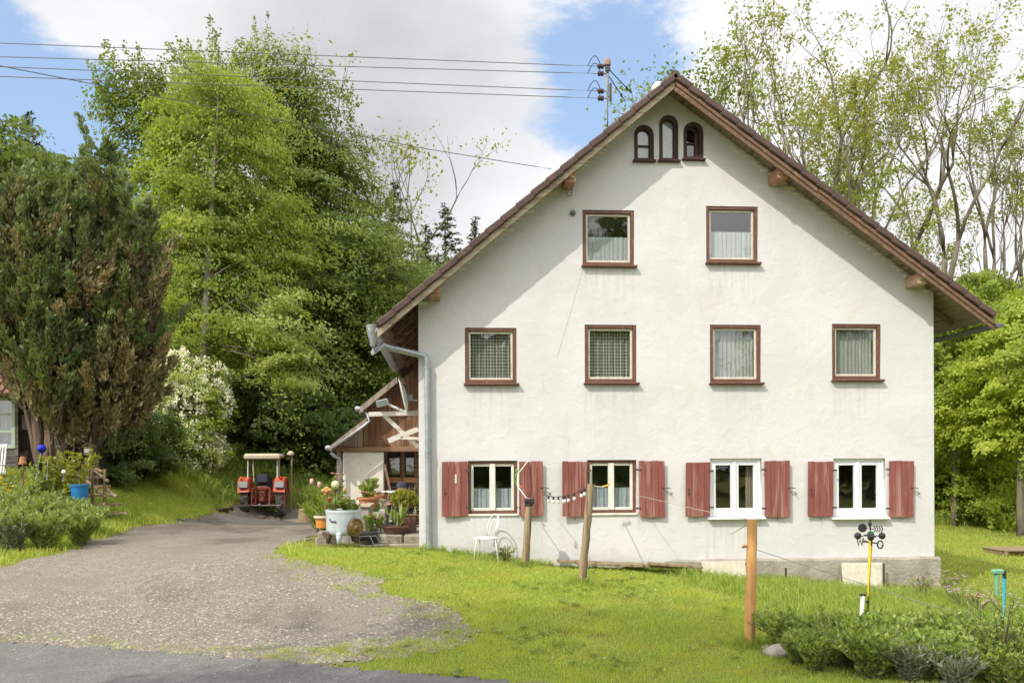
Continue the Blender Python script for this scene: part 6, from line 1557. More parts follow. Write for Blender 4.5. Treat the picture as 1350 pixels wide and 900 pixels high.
b = MB(); b.lathe([(.112, 0), (.116, .03), (.10, .085), (.05, .115), (0, .12)], hc+Vector((.0, 0, .045)), 16); b.box(hc+Vector((-.14, 0, .05)), (.12, .15, .012), (0, R(-10), 0), .005); b.build('cap', M['navy_cloth'], pr, smooth=True, auto=45)
for s_, wr in ((-1, Vector(pp(-.38, -.27, .50))), (1, Vector(pp(-.36, .06, .54)))):
    hj = [(tuple(wr), .030), (tuple(wr+Vector((-.05, 0, -.01))), (.038, .022)), (tuple(wr+Vector((-.09, 0, -.015))), (.040, .02))]; he = [(0, 1), (1, 2)]
    for f in range(4):
        yb = (-.033+.022*f); L = (.062, .075, .07, .055)[f]; i = len(hj)
        a = wr+Vector((-.10, yb, -.015)); hj += [(tuple(a), .010), (tuple(a+Vector((-L*.5, 0, -.006))), .0095), (tuple(a+Vector((-L*.85, 0, -.03))), .0085)]; he += [(2, i), (i, i+1), (i+1, i+2)]
    i = len(hj); a = wr+Vector((-.04, -s_*.038, .0)); hj += [(tuple(a), .013), (tuple(a+Vector((-.035, -s_*.022, .004))), .0115), (tuple(a+Vector((-.06, -s_*.022, .0))), .010)]; he += [(1, i), (i, i+1), (i+1, i+2)]
    skin_fig('hand', hj, he, M['skin'], pr, 1)
for dx, dy in ((-.57, -.19), (-.43, .14)):
    b = MB(); b.sphere(pp(dx, dy, .045), .12, 10, (1.15, .42, .42)); b.build('shoe', M['black'], pr, smooth=True)
t = thing('bench_seat', 'plain dark wooden stool under the seated person', 'stool', pp(.03, 0, 0))
b = MB(); b.box(pp(.05, 0, .145), (.40, .42, .04), bev=.01); b.build('seat', M['brown_boards'], t)
for sx in (-.11, .21):
    for sy in (-.16, .16): b = MB(); b.bar(pp(sx, sy, 0), pp(sx, sy, .124), .045, .045); b.build('leg', M['brown_boards'], t)

# ------------------------------------------------------------ front of the house
# white bistro chair
c = P(641, 709, 16.1); zg = hz(c.x, 16.1); s_ = c.z-zg
t = thing('bistro_chair', 'white metal bistro chair with hooped back on the lawn by the house wall', 'chair', (c.x, 16.1, zg))
b = MB(); b.lathe([(0, -.008), (.20, -.010), (.215, 0), (.205, .016), (0, .010)], c, 26); b.build('seat', M['white_paint'], t, smooth=True, auto=45)
for k, (dx, dy) in enumerate(((-.17, -.10), (.15, -.14), (-.10, .17), (.18, .12))):
    b = MB(); p = c+Vector((dx, dy, -.01)); b.tube([c+Vector((dx*.6, dy*.6, -.01)), p+Vector((0, 0, -.015)), p+Vector((dx*.12, dy*.12, -.12)), Vector((c.x+dx*1.42, 16.1+dy*1.42, zg-.12))], .0105, 7); b.build('leg', M['white_paint'], t, smooth=True)
def hoop(w, h, y):
    pts = []
    for u in np.linspace(0, math.pi, 15): pts.append(c+Vector((.11+w*math.cos(u)*1.0*.55+.06*math.sin(u), y+.16*1.0-.12*math.cos(u)*1.0*w/.15, .01+h*math.sin(u)**.55)))
    return pts
b = MB(); b.tube(hoop(.16, .40, -.03), .0105, 7); b.tube(hoop(.10, .31, -.03), .0085, 7); b.build('backrest', M['white_paint'], t, smooth=True)
# clothes posts
def post(label, x0, y0, x1, y1, Y, r, m, kind='round'):
    a, e = P(x0, y0, Y), P(x1, y1, Y); a.z = hz(a.x, Y)-.1
    t = thing('wooden_post', label, 'post', (a.x, Y, a.z+.1), 'clothes line posts'); b = MB(); k = 12; rr = random.Random(x0)
    pts = [a.lerp(e, i/k)+Vector((rr.uniform(-.006, .006), rr.uniform(-.006, .006), 0)) for i in range(k+1)]
    b.tube(pts, [r*(1.08-.14*i/k)*rr.uniform(.96, 1.05) for i in range(k+1)], 12); po = b.build('pole', m, t, smooth=True, auto=50); return t, a, e
Y1 = 15.75
t, a1, e1 = post('short grey barky post with dark wrappings, nearest the bistro chair', 692, 742, 698, 656, Y1, .062, M['post_grey'])
b = MB()
for k in range(4): b.lathe([(.064, -.015), (.078, 0), (.064, .015)], e1+Vector((-.004*k, 0, -.03-.032*k)), 12)
b.sphere(e1+Vector((-.05, -.04, -.05)), .045, 6); b.sphere(e1+Vector((.04, -.05, -.07)), .04, 6); b.build('wrapping', M['black'], t, smooth=True)
t, a2, e2 = post('leaning grey barky post left of the middle of the lawn', 766, 770, 779, 638, 13.9, .058, M['post_grey'])
t, a3, e3 = post('smooth orange peeled post beside the flower hedge', 988, 853, 992, 684, 10.8, .062, M['post_orange'])
c = P(978, 721, 10.78); b = MB(); b.lathe([(.012, 0), (.02, .03), (.012, .06)], c, 8, (1, 0, .3)); b.tube([c, c+Vector((.09, .0, .0))], .006, 5); tag(b.build('line_clip', mat('rusty_clip', (.45, .16, .05), (.2, .1, .05), 8, .5), None, c), 'small rusty clip on the wire left of the orange post', 'clip')
def strand(name, label, pts, r, m, sag=0.0, cat='string'):
    P_ = []
    for a, e in zip(pts[:-1], pts[1:]):
        for i in range(12): u = i/12; q = a.lerp(e, u); q.z -= sag*4*u*(1-u); P_.append(q)
    P_.append(pts[-1]); b = MB(); b.tube(P_, r, 5); return tag(b.build(name, m, None, pts[0]), label, cat), P_
wh = M['white_paint']
strand('rope', 'white rope from the shutter top down to the short barky post', [P(695, 609, D-.12), P(683, 624, D-.4), P(682, 640, Y1+.2), e1+Vector((-.03, 0, -.03))], .008, wh, .0, 'rope')
strand('rope', 'white cord hanging straight beside the first window frame', [P(683.5, 608, D-.10), P(684, 640, D-.11), P(683.5, 678, D-.10)], .007, wh, 0, 'rope')
b = MB(); c = P(681, 624, D-.35)
for k in range(7): b.sphere(c+Vector((.012*math.sin(k*2.1), 0, -.04*k+.06)), .022, 6)
tag(b.build('green_clips', M['can_green'], None, c), 'bunch of green clothes pegs on the rope at the first window', 'pegs')
b = MB(); c = P(686, 641, D-.5); b.box(c, (.05, .02, .03), (0, .5, 0), .006); tag(b.build('orange_clip', M['orange_lens'], None, c), 'small orange peg on the white rope', 'peg')
la, lb_ = P(716, 652, D-.30), e2+Vector((-.02, -.02, -.02))
ob, LP = strand('light_string', 'dark string of clear bulbs between shutter and leaning post', [la, lb_], .006, M['black'], .09, 'light string')
mbulb = mat('clear_bulb', (.78, .78, .76), (.70, .70, .68), 10, .15)
lt = ob
for i, u in enumerate((.13, .25, .36, .47, .50, .58, .70, .84, .90)):
    q = la.lerp(lb_, u); q.z -= .09*4*u*(1-u)+.0; b = MB(); b.lathe([(.014, 0), (.018, -.02), (.018, -.05)], q, 8); b.build('socket', M['black'], lt)
    b = MB(); b.lathe([(.014, -.05), (.026, -.08), (.025, -.10), (.0, -.118)], q, 10); b.build('bulb', mbulb, lt, smooth=True)
strand('rope', 'short white cord from the leaning post to the yellow clip', [e2+Vector((.01, -.03, -.02)), P(797, 641, D-.45)], .010, wh, .01, 'rope')
b = MB(); c = P(799, 640, D-.5); b.bar(c+Vector((-.08, 0, -.02)), c+Vector((.05, 0, .01)), .03, .03, .008); b.sphere(c+Vector((.05, 0, .03)), .022, 6); tag(b.build('yellow_clip', M.setdefault('yellow', mat('yellow_plastic', (.72, .50, .02), rough=.4)), None, c), 'yellow clip at the cord end before the second window', 'clip')
strand('clothes_line', 'thin pale line sloping from the second window to the orange post', [P(838, 652, D-.2), P(928, 673, 13.2), e3+Vector((0, 0, -.01))], .0045, M['canopy'], .004, 'line')
strand('garden_wire', 'thin blue-grey wire falling from the orange post across the garden', [e3+Vector((0, 0, -.35)), P(1100, 757, 11.0), P(1220, 796, 11.2), P(1345, 826, 11.4)], .0045, M['zinc'], .0, 'wire')
strand('garden_wire', 'short thin wire going left from the orange post top', [e3+Vector((-.02, 0, -.03)), P(962, 704, 11.4)], .004, M['zinc'], .01, 'wire')
# planks along the wall, two leaning boards
for i, (x0_, y0_, x1_, y1_, Y, lab) in enumerate(((760, 742, 905, 747, D-.35, 'long weathered plank lying along the house wall'), (735, 739, 852, 744, D-.22, 'second weathered plank lying closer to the wall'), (855, 742, 925, 747, D-.5, 'short dark plank end jutting out by the leaning board'))):
    a, e = P(x0_, y0_, Y), P(x1_, y1_, Y); b = MB(); b.bar(a, e, .20, .045, .006, up=(0, 0, 1)); tag(b.build('plank', M['post_grey'], None, a), lab, 'plank', 'planks along the house wall')
for x0_, y0_, x1_, y1_, lab in ((1111, 742, 1165, 776, 'square white board leaning on the plinth under the fourth window'), (926, 740, 984, 770, 'white board leaning on the plinth left of the orange post')):
    a, e = P(x0_, y0_, D-.22), P(x1_, y1_, D-.22); b = MB(); b.box(((a.x+e.x)/2, D-.20, (a.z+e.z)/2), (e.x-a.x, .03, a.z-e.z), (R(-9), 0, 0), .005); tag(b.build('leaning_board', M['cream'], None, (a.x, D-.2, e.z)), lab, 'board', 'boards leaning on the plinth')
for px, Y in ((983, D-.18), (1165, D-.25), (1036, D-.3)):
    a, e = P(px, 775, Y), P(px, 748 if px == 1036 else 742, Y); b = MB(); b.bar(a, e, .03, .03); tag(b.build('peg_stake', M['iron'], None, a), {983: 'dark stake at the right end of the white board by the orange post', 1165: 'dark stake at the right end of the square white board', 1036: 'small dark iron peg standing alone before the plinth'}[px], 'stake')
# weather vane
Yv = 10.6
a, e = P(1141, 820, Yv), P(1148, 708, Yv); a.z = hz(a.x, Yv)-.05
t = thing('weather_vane', 'black toy weather vane with anemometer cups on a leaning yellow pole', 'weather vane', a)
b = MB(); b.tube([a, e], .024, 10); b.build('pole', M['yellow'], t, smooth=True)
b = MB(); b.tube([e+Vector((-.002, 0, -.03)), e+Vector((.003, 0, .07))], .03, 10); b.build('collar', mat('green_plastic', (.03, .28, .12), rough=.4), t)
tp_ = P(1147, 692, Yv); b = MB(); b.tube([e, tp_], .015, 8); b.lathe([(.02, 0), (.024, .02), (0, .07)], tp_, 8); b.build('spindle', M['black'], t)
b = MB(); c = P(1147, 697, Yv); q = P(1137, 695.5, Yv); b.tube([q, P(1152, 697, Yv)], .008, 6)
b.lathe([(0, -.007), (.052, -.007), (.052, .007), (0, .007)], q, 14, (0, 1, 0))
for k in range(4):
    x = 1152+k*3.2; 
    for s2 in (-1, 1): p_, q_ = P(x+2.4, 697, Yv), P(x, 697+s2*4, Yv); b.bar(p_, q_, .012, .008)
b.build('wind_arrow', M['black'], t)
b = MB(); c = P(1147, 706, Yv); b.tube([P(1133, 706, Yv), P(1161, 706, Yv)], .008, 6); b.tube([c+Vector((0, -.14, 0)), c+Vector((0, .14, 0))], .008, 6)
for q in (P(1131, 706, Yv), P(1163, 706, Yv), c+Vector((-.06, -.15, 0)), c+Vector((.08, .15, 0))): b.lathe([(0, -.04), (.03, -.025), (.042, .01), (.038, .012), (0, -.02)], q, 10, (.35, 1, 0))
b.build('wind_cups', M['black'], t, smooth=True)
b = MB(); b.tube([P(1138, 714, Yv), P(1157, 716, Yv)], .008, 6); b.tube([P(1147, 714, Yv)+Vector((0, -.16, 0)), P(1147, 714, Yv)+Vector((0, .16, 0))], .008, 6)
c = P(1160.5, 717.5, Yv); ring = [c+Vector((.033*math.cos(u), 0, .045*math.sin(u))) for u in np.linspace(0, 2*math.pi, 15)]; b.tube(ring, .009, 6)
wpts = [P(x, y, Yv) for x, y in ((1130, 708.5), (1131.6, 718.5), (1134, 711), (1136.4, 718.5), (1138, 708.5))]; b.tube(wpts, .009, 5)
b.tube([P(1144.0, 711, Yv)+Vector((-.03, -.16, .03)), P(1144, 718, Yv)+Vector((-.03, -.16, -.0))], .009, 5)
b.build('compass_letters', M['black'], t)
a = P(1136, 820, Yv-.06); c = P(1137, 787, Yv-.06); t = thing('garden_thermometer', 'white rain gauge tube with black top strapped to the yellow pole', 'gauge', a)
b = MB(); b.bar(P(1135.5, 820, Yv-.08), P(1137.5, 785, Yv-.08), .065, .035, .01); b.build('plate', M['white_paint'], t)
b = MB(); b.box(P(1137.5, 783.5, Yv-.08), (.075, .045, .02), bev=.005); b.box(P(1144, 793, Yv-.03), (.03, .03, .03)); b.build('clamp', M['black'], t)
# rain gauge on blue pole at the right
Yr = 10.2; a, e = P(1323, 828, Yr), P(1324, 757, Yr); a.z = hz(a.x, Yr)-.05
t = thing('rain_gauge', 'green plastic rain gauge on a turquoise striped pole at the right edge', 'rain gauge', a)
b = MB(); b.tube([a, e], .022, 10); b.build('pole', mat('turquoise_plastic', (.03, .34, .46), (.05, .42, .55), 30, .35), t, smooth=True)
mg = mat('translucent_green_plastic', (.20, .42, .25), (.16, .36, .21), 6, .3)
c = P(1315, 753, Yr); b = MB(); b.box(c+Vector((-.0, 0, .0)), (.125, .08, .055), bev=.012); b.lathe([(.0, 0), (.024, .0), (.03, .25), (.032, .25)], P(1314, 784, Yr), 12); b.build('funnel', mg, t, smooth=False)
b = MB(); b.box(P(1324, 757, Yr), (.035, .05, .10), bev=.01); b.build('holder', M['black'], t)
c = P(1345, 848, 9.6); b = MB(); b.tube([c+Vector((-.08, 0, 0)), c+Vector((.25, 0, .0))], .02, 8); b.lathe([(.02, 0), (.03, .02), (.03, .05), (.02, .06)], c+Vector((-.09, 0, 0)), 8, (1, 0, 0)); tag(b.build('orange_hose', M['orange_lens'], None, c), 'bright orange hose end poking out of the shrubs at the right edge', 'hose')
# field stones by the hedge
for px, py, Y, sc, lab in ((1030, 868, 10.3, (.20, .16, .10), 'large pale field stone below the orange post'), (1062, 872, 10.0, (.13, .12, .07), 'smaller field stone right of the large one'), (1012, 858, 10.6, (.07, .06, .04), 'fist-sized stone at the post foot')):
    p = on(P(px, py, Y).x, Y, .03); rg = np.random.default_rng(px); b = MB(); b.sphere((0, 0, 0), 1.0, 10)
    b.v = [tuple(Vector((p.x+v[0]*sc[0]*(1+.15*math.sin(v[1]*4+px)), p.y+v[1]*sc[1]*(1+.12*math.sin(v[2]*5)), p.z+v[2]*sc[2]*(1+.18*math.sin(v[0]*3+2))))) for v in b.v]
    tag(b.build('field_stone', M['stone'], None, p, smooth=True), lab, 'stone', 'stones at the hedge')
# pallet on the right lawn
c = on(P(1338, 730, 24).x, 24, .1); t = thing('wooden_pallet', 'grey wooden pallet lying on the right lawn at the picture edge', 'pallet', c)
b = MB()
for k in range(7): b.box(c+Vector((0, -.45+k*.15, .07)), (1.25, .11, .022))
b.build('deck', M['post_grey'], t); b = MB()
for k in (-.55, 0, .55): b.box(c+Vector((k, 0, .0)), (.10, .98, .11))
b.build('skids', M['post_grey'], t)

# ------------------------------------------------------------ hedge, beds, flowers
G_h = 'low shrubs of the front hedge'
hp1 = plant('hedge_shrub', 'dark green shrub of the hedge, next to the orange post', tuple(on(P(1035, 830, 10.6).x, 10.6)), .46, .42, 2000, L_plantd, (.062, .42), 201, .8, 60, None, G_h, 'shrub')
hs = [(1085, 10.45, 1.0, 'right of the field stones'), (1120, 10.2, 1.1, 'in front of the leaning yellow pole'), (1165, 10.0, 1.15, 'right of the yellow pole foot'), (1215, 9.9, 1.2, 'in the middle of the right half of the hedge'), (1262, 9.85, 1.15, 'left of the bare twigs'), (1310, 9.6, 1.2, 'below the rain gauge'), (1350, 9.7, 1.2, 'cut by the right picture edge'), (1075, 9.5, .85, 'lowest at the field stone side'), (1150, 9.2, 1.0, 'at the bottom edge, under the yellow pole'), (1240, 9.0, 1.1, 'at the bottom edge, right of the silvery plant'), (1320, 8.8, 1.1, 'in the bottom right corner'), (1190, 10.6, .95, 'at the back towards the meadow'), (1285, 10.5, 1.0, 'at the back, left of the turquoise pole'), (1105, 9.75, .9, 'in the front row, above the field stones'), (1140, 9.55, 1.0, 'in the front row, between the two silvery plants on its left'), (1195, 9.45, 1.0, 'in the front row under the middle of the hedge'), (1245, 9.4, 1.05, 'in the front row left of the twiggy bush'), (1295, 9.2, 1.0, 'in the front row right of the twiggy bush'), (1345, 9.2, 1.1, 'in the front row at the right edge')]
for i, (px, Y, sc, lab) in enumerate(hs):
    dup(hp1, on(P(px, 830, Y).x, Y), i*1.9, (sc, sc, sc*(.85+.3*((i*37) % 10)/10)), 'dark green hedge shrub %s' % lab, G_h)
gs = plant('silvery_plant', 'silvery grey-green plant low in the hedge, left of the bottom corner', tuple(on(P(1200, 865, 9.0).x, 9.0)), .42, .30, 1100, L_grey, (.075, .16), 202, .8, 40, None, 'silvery plants in the hedge', 'plant')
dup(gs, on(P(1118, 868, 9.7).x, 9.7), 1.5, .8, 'silvery grey-green plant in the hedge, below the yellow pole', 'silvery plants in the hedge')
dup(gs, on(P(1262, 880, 8.6).x, 8.6), 2.5, .9, 'silvery grey-green plant at the bottom edge on the right', 'silvery plants in the hedge')
rg = np.random.default_rng(9); t = thing('bare_shrub', 'brown twiggy bush with few leaves in front of the turquoise pole', 'shrub', on(P(1318, 870, 9.0).x, 9.0)); o = ORG[t]; b = MB(); V0 = []
for i in range(16):
    a = rg.random()*6.28; e = o+Vector((.42*math.cos(a)*rg.random(), .3*math.sin(a), .45+.40*rg.random())); m = o.lerp(e, .5)+Vector((rg.normal()*.04, 0, .03)); b.tube([o, m, e], [.010, .007, .003], 4)
    for k in range(3): s_ = m.lerp(e, rg.random()); e2_ = s_+Vector((rg.normal()*.10, rg.normal()*.08, .06+.10*rg.random())); b.tube([s_, e2_], [.004, .002], 3); V0 += [tuple(e2_), tuple(e)]
b.build('stems', M['bark_red'], t); V0 = np.array(V0); k = np.repeat(np.arange(len(V0)), 4); V, Fq = leaves(V0[k]+rg.normal(size=(len(k), 3))*.025, unit(len(k), rg)+np.array([0, 0, .5]), rg.random(len(k))*6.28, np.full(len(k), .035), np.full(len(k), .02)); np_mesh('leaves', V, Fq, L_plantd, t, attr=np.repeat(rg.random(len(k)), 4))
# pink flowers by the right corner of the house
for i, (px, py, Y, lab) in enumerate(((1255, 792, 14.6, 'tall pink-lilac flowers at the right plinth corner'), (1290, 805, 13.0, 'pink flowers in the meadow right of the house'), (1268, 800, 13.8, 'pink flowers between corner and meadow'), (1215, 778, 15.2, 'pale pink flowers before the plinth end'), (1325, 800, 12.5, 'pink flowers behind the rain gauge'))):
    p = on(P(px, py, Y).x, Y); plant('meadow_flower', lab, tuple(p), .55 if i == 0 else .40, .30, 120, L_lush, (.10, .2), 220+i, 1.3, 14, (L_lila if i != 1 else L_pink, 20, .032), 'pink flowers near the house corner')
plant('wall_weed', 'small weed growing at the wall behind the bistro chair', tuple(on(P(668, 733, 16.2).x, 16.2)), .30, .2, 130, L_yg, (.07, .4), 231, .6, 12)
# the left flower bed
G_l = 'lush plants of the left flower bed'
lp = plant('bed_plant', 'lush leafy plant at the front of the left flower bed', tuple(on(P(60, 715, 18.6).x, 18.6)), .75, .55, 2600, L_lush, (.11, .30), 241, .9, 60, None, G_l)
for i, (px, Y, sc) in enumerate(((10, 18.4, 1.05), (105, 19.4, .95), (-35, 18.8, 1.1), (40, 19.8, 1.1), (85, 20.6, 1.0), (5, 20.3, 1.15), (-25, 21.2, 1.1), (118, 21.0, .85), (60, 21.6, 1.0), (30, 22.4, .9), (95, 22.2, .8), (0, 22.8, .9))):
    dup(lp, on(P(px, 700, Y).x, Y), i*2.1, sc, 'lush leafy plant in the left flower bed, %s' % ('cut by the left picture edge' if px < 0 else ['front row at the left edge', 'front row near the lawn', '', 'second row under the pot post', 'second row before the blue tub', 'second row at the left edge', '', 'right end by the wooden steps', 'back row under the blue glass ball', 'back row beside the pot post', 'back row before the tub', 'back row by the garden chair'][i]), G_l)
for i, (px, Y, sc, lab) in enumerate(((1100, 10.1, .55, 'left of the yellow pole'), (1180, 9.5, .6, 'between the silvery plants'), (1250, 10.1, .7, 'towards the meadow'), (1290, 9.2, .6, 'left of the twiggy bush'), (1340, 9.0, .65, 'in the bottom right corner'), (1050, 9.9, .45, 'just above the field stones'))):
    dup(lp, on(P(px, 830, Y).x, Y), i*1.7, (sc*.9, sc*.9, sc*1.0), 'pale leafy plant growing through the hedge, %s' % lab, 'pale plants in the hedge')
dup(gs, on(P(38, 700, 19.0).x, 18.3), 0.4, 1.6, 'silvery plant in the front of the left flower bed', G_l)
plant('bed_plant', 'patch of yellow flowers at the far left of the flower bed', tuple(on(P(0, 640, 21.5).x, 21.5)), .95, .25, 260, L_lush, (.12, .3), 251, .8, 14, (L_yel, 40, .07), G_l)
plant('rose_bush', 'yellow-green young bush around the blue glass ball', tuple(on(P(88, 620, 23.0).x, 23.0)), 1.55, .75, 1500, L_yg, (.12, .55), 252, .3, 26, None, None, 'bush')
plant('rose_bush', 'smaller yellow-green bush right before the thuja trunks', tuple(on(P(62, 620, 22.8).x, 22.8)), 1.25, .4, 500, L_lush, (.11, .55), 253, .3, 14, None, None, 'bush')

# ------------------------------------------------------------ grass and stones
L_grass = leaf_mat('lawn_grass', (.22, .345, .055), (.53, .59, .15), (.42, .47, .10), .5, .55, 1.3)
L_long = leaf_mat('meadow_grass', (.14, .25, .05), (.46, .52, .13), (.30, .38, .07), .45, .5, 2.0)
def grass(name, x, y, h, w, lm, seed, lean=.5):
    rg = np.random.default_rng(seed); n = len(x); z = height(x, y); B = np.stack([x, y, z-.01], -1)
    a = rg.random(n)*6.28; d = np.stack([np.cos(a), np.sin(a), 0*a], -1); s = np.stack([-np.sin(a), np.cos(a), 0*a], -1); f = rg.random(n)*6.28
    s = np.stack([np.cos(f), np.sin(f)*.6, 0*f], -1)
    ln = (lean*(.25+rg.random(n)))[:, None]; H = h[:, None]; ww = np.broadcast_to(np.asarray(w), (n,))[:, None]
    m = B+d*H*ln*.3+np.array([0, 0, 1])*H*.6; t = B+d*H*ln*1.0+np.array([0, 0, 1])*H*(1-.25*ln)
    V = np.stack([B-s*ww*.5, B+s*ww*.5, m+s*ww*.38, t, m-s*ww*.38], 1).reshape(-1, 3); i = np.arange(n)*5
    o = np_mesh(name, V, [np.stack([i, i+1, i+2, i+4], 1), np.stack([i+4, i+2, i+3], 1)], lm, attr=np.repeat(np.clip(rg.random(n)*.7+.3*fbm(x, y, .5, seed), 0, 1), 5))
    o['kind'] = 'stuff'; return o
def scatter(n, x0, x1, y0, y1, seed, dens=None):
    rg = np.random.default_rng(seed); y = y0+(y1-y0)*rg.random(n); x = x0+(x1-x0)*rg.random(n)
    if dens is not None: k = rg.random(n) < dens(x, y); x, y = x[k], y[k]
    return x, y
def inside_house(x, y): return (x > XL-.02) & (x < XR+.02) & (y > D-.01)
meadow_poly = [tuple(G(*q)[:2]) for q in ((830, 748), (880, 764), (960, 790), (1005, 822), (1100, 840), (1200, 850), (1420, 860))]+[(16, 10), (16, 16.4), (9.6, 16.4), (4.5, 16.35)]
def lawn_d(x, y):
    g = gravelness(x, y); d = np.clip((-g+.10)*3, 0, 1); d = np.where((g > -.05) & (g < .45), np.maximum(d, np.clip((fbm(x, y, .35, 77)-.60)*5, 0, .45)), d)
    return d*(roadness(x, y) < .03)*(~inside_house(x, y))*(1-.75*(sdist(x, y, meadow_poly) > 0))*(.55+.45*(fbm(x, y, .6, 55) > .38))
x, y = scatter(430000, -4, 10.5, 8.3, 16.5, 1, lawn_d); h = (.025+.055*rng.random(len(x))**2)*(.5+1.1*fbm(x, y, .45, 3))
grass('lawn_grass', x, y, h, .010, L_grass, 2, .9)
def mead(x, y): return (sdist(x, y, meadow_poly)+(fbm(x, y, .7, 91)-.5)*.5 > 0)*(~inside_house(x, y))*1.0
x, y = scatter(85000, 1.5, 15, 9.2, 16.4, 5, mead); edge = np.clip(sdist(x, y, meadow_poly)/.6, .25, 1); h = (.10+.22*rng.random(len(x))**1.6)*(.6+.6*fbm(x, y, .5, 7))*edge
grass('meadow_grass', x, y, h, .013, L_long, 6, .9)
# tufts creeping into the gravel from its grassy edge, and a few islands in it
rg = np.random.default_rng(15); tx, ty = scatter(5200, -6, 4.5, 8.3, 17.5, 15)
g_ = gravelness(tx, ty); k = (rg.random(len(tx)) < np.exp(-np.maximum(g_, 0)/.42)) & (g_ > -.35) & (roadness(tx, ty) < .06); tx, ty = tx[k], ty[k]
for px, py, n_ in ((430, 748, 40), (445, 760, 40), (465, 772, 30), (520, 790, 26), (455, 862, 60), (400, 862, 36), (520, 858, 70), (570, 850, 70), (610, 838, 60), (352, 862, 16), (300, 858, 10), (560, 812, 24)):
    c = G(px, py); tx = np.r_[tx, c.x+rg.normal(size=n_)*.28]; ty = np.r_[ty, c.y+rg.normal(size=n_)*.16]
k = np.repeat(np.arange(len(tx)), 26); r_ = (.03+.07*rg.random(len(tx)))[k]
x, y = tx[k]+rg.normal(size=len(k))*r_, ty[k]+rg.normal(size=len(k))*r_; kk = roadness(x, y) < .12
grass('edge_tufts', x[kk], y[kk], ((.02+.055*rg.random(len(tx))**1.6)[k]*(.5+.7*rg.random(len(k))))[kk], .009, L_grass, 16, 1.0)
def left_d(x, y): return np.clip((-gravelness(x, y)+.05)*2, 0, 1)*(roadness(x, y) < -.1)*1.0
x, y = scatter(330000, -20, -2.5, 14, 42, 8, left_d); k = ~((x > -3.2) & (y > 17)); x, y = x[k], y[k]
grass('bank_grass', x, y, (.07+.14*rng.random(len(x))**2)*(.6+.9*fbm(x, y, 1.5, 33)), .022, L_grass, 9, .7)
x, y = scatter(140000, 9.4, 30, 14, 40, 10, lambda x, y: (~inside_house(x, y))*1.0); grass('side_lawn_grass', x, y, .05+.07*rng.random(len(x))**2, .022, L_grass, 11, .8)
x, y = scatter(60000, 9, 30, 33, 44, 12); grass('wood_edge_grass', x, y, .25+.5*rng.random(len(x))**2, .05, L_long, 13, .6)
x, y = scatter(70000, -18, -1, 33, 46, 14, left_d); grass('wood_edge_grass', x, y, .2+.4*rng.random(len(x))**2, .05, L_long, 15, .6)
# longer grass left standing round the posts, the wall foot and the chair; broad-leaved weeds in the lawn
rg = np.random.default_rng(77); px_, py_ = [], []
for c_, s_, n_ in ((a1, .10, 500), (a2, .10, 500), (a3, .11, 700), (ORG[bpy.data.objects['bistro_chair']], .2, 500), (Vector((9.3, 15.8, 0)), .3, 900), (P(1036, 775, D-.35), .15, 300)):
    px_.append(c_.x+rg.normal(size=n_)*s_); py_.append(c_.y+rg.normal(size=n_)*s_)
n_ = 5200; xx = XL+(x1_w-XL)*rg.random(n_) if False else XL+9.6*rg.random(n_); px_.append(xx); py_.append(D-.06-.16*rg.random(n_)**1.5)
x, y = np.concatenate(px_), np.concatenate(py_); k = (~inside_house(x, y)) & ((x > 3.2) | (fbm(x, y*0, .5, 12) > .48) | (y < D-.3)); x, y = x[k], y[k]
grass('long_tufts', x, y, .07+.15*rng.random(len(x))**1.4, .010, L_long, 78, .9)
x, y = scatter(2600, -3, 10, 8.6, 16.3, 79, lambda x, y: lawn_d(x, y)*(fbm(x, y, .9, 80) > .5)); k = np.repeat(np.arange(len(x)), 7); a = rg.random(len(k))*6.28
P0 = np.stack([x[k], y[k], height(x[k], y[k])+.025], -1); ax = np.stack([np.cos(a), np.sin(a), .35+0*a], -1); s2 = np.stack([-np.sin(a), np.cos(a), 0*a], -1); L = (.035+.05*rg.random(len(x)))[k][:, None]
V = np.stack([P0, P0+ax*L*.5+s2*L*.22, P0+ax*L, P0+ax*L*.5-s2*L*.22], 1).reshape(-1, 3); o = np_mesh('lawn_weeds', V, [np.arange(4*len(k)).reshape(-1, 4)], L_plant, attr=np.repeat(rg.random(len(k)), 4)); o['kind'] = 'stuff'
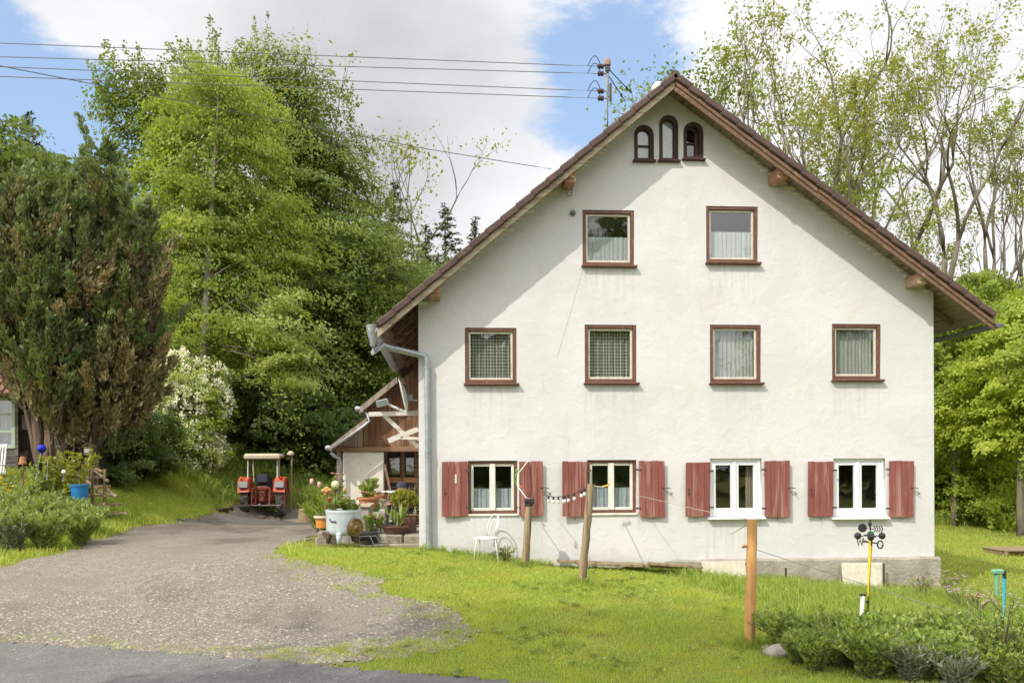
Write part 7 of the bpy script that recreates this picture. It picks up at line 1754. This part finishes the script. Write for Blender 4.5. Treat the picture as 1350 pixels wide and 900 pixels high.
# daisies and dandelions sprinkled through the turf
x, y = scatter(170, -2, 10, 9.5, 16.2, 17, lawn_d); z = height(x, y)+.05; n = len(x); rg = np.random.default_rng(4)
V, Fq = leaves(np.repeat(np.stack([x, y, z], -1), 3, 0), np.tile([0, -.3, 1.], (3*n, 1))+.2*unit(3*n, rg), rg.random(3*n)*6.28, np.full(3*n, .013), np.full(3*n, .013))
o = np_mesh('daisies', V, Fq, M['blossom'], attr=np.repeat(rg.random(3*n), 4)); o['kind'] = 'stuff'
def stones(name, x, y, s, seed, m, dz=.012):
    rg = np.random.default_rng(seed); n = len(x); z = height(x, y)+dz
    base = np.array([[1, 0, 0], [.2, .95, .1], [-.9, .3, 0], [-.4, -.9, .05], [.6, -.75, 0], [.15, .05, .75], [-.3, -.2, .55]])
    a = rg.random(n)*6.28; c, sn = np.cos(a), np.sin(a); V = base[None]*(.7+.6*rg.random((n, 7, 1)))
    X = V[..., 0]*c[:, None]-V[..., 1]*sn[:, None]; Y_ = V[..., 0]*sn[:, None]+V[..., 1]*c[:, None]
    V = np.stack([X*s[:, None]+x[:, None], Y_*s[:, None]*.85+y[:, None], V[..., 2]*s[:, None]*.75+z[:, None]], -1).reshape(-1, 3)
    f = np.array([[0, 1, 5], [1, 6, 5], [1, 2, 6], [2, 3, 6], [3, 4, 6], [4, 5, 6], [4, 0, 5]]); F_ = (f[None]+(np.arange(n)*7)[:, None, None]).reshape(-1, 3)
    o = np_mesh(name, V, [F_], m, attr=np.repeat(rg.random(n), 7)); o['kind'] = 'stuff'; return o
def stone_mat():
    m, nd, ln, b = new_mat('pale_limestone_chips'); at_ = nd.new('ShaderNodeAttribute'); at_.attribute_name = 'v'
    ln.new(nmix(nd, ln, at_.outputs['Fac'], (.135, .115, .09), (.42, .37, .30)), b.inputs['Base Color']); b.inputs['Roughness'].default_value = .95; return m
SM = stone_mat()
def st_d(x, y): return (gravelness(x, y) > -.1)*(roadness(x, y) < .1)*np.clip((fbm(x, y, 1.1, 44)-.36)*4, .08, 1)*np.clip((17-y)/5, .12, 1)
x, y = scatter(90000, -9, 3, 8.6, 17, 18, st_d); stones('gravel_stones', x, y, .007+.021*rng.random(len(x))**3.2, 19, SM)
x, y = scatter(2500, -9, 3, 8.6, 12.5, 20, lambda x, y: (roadness(x, y) > 0)*(roadness(x, y) < .7)*1.0); stones('road_grit', x, y, .005+.010*rng.random(len(x)), 21, SM, .024)
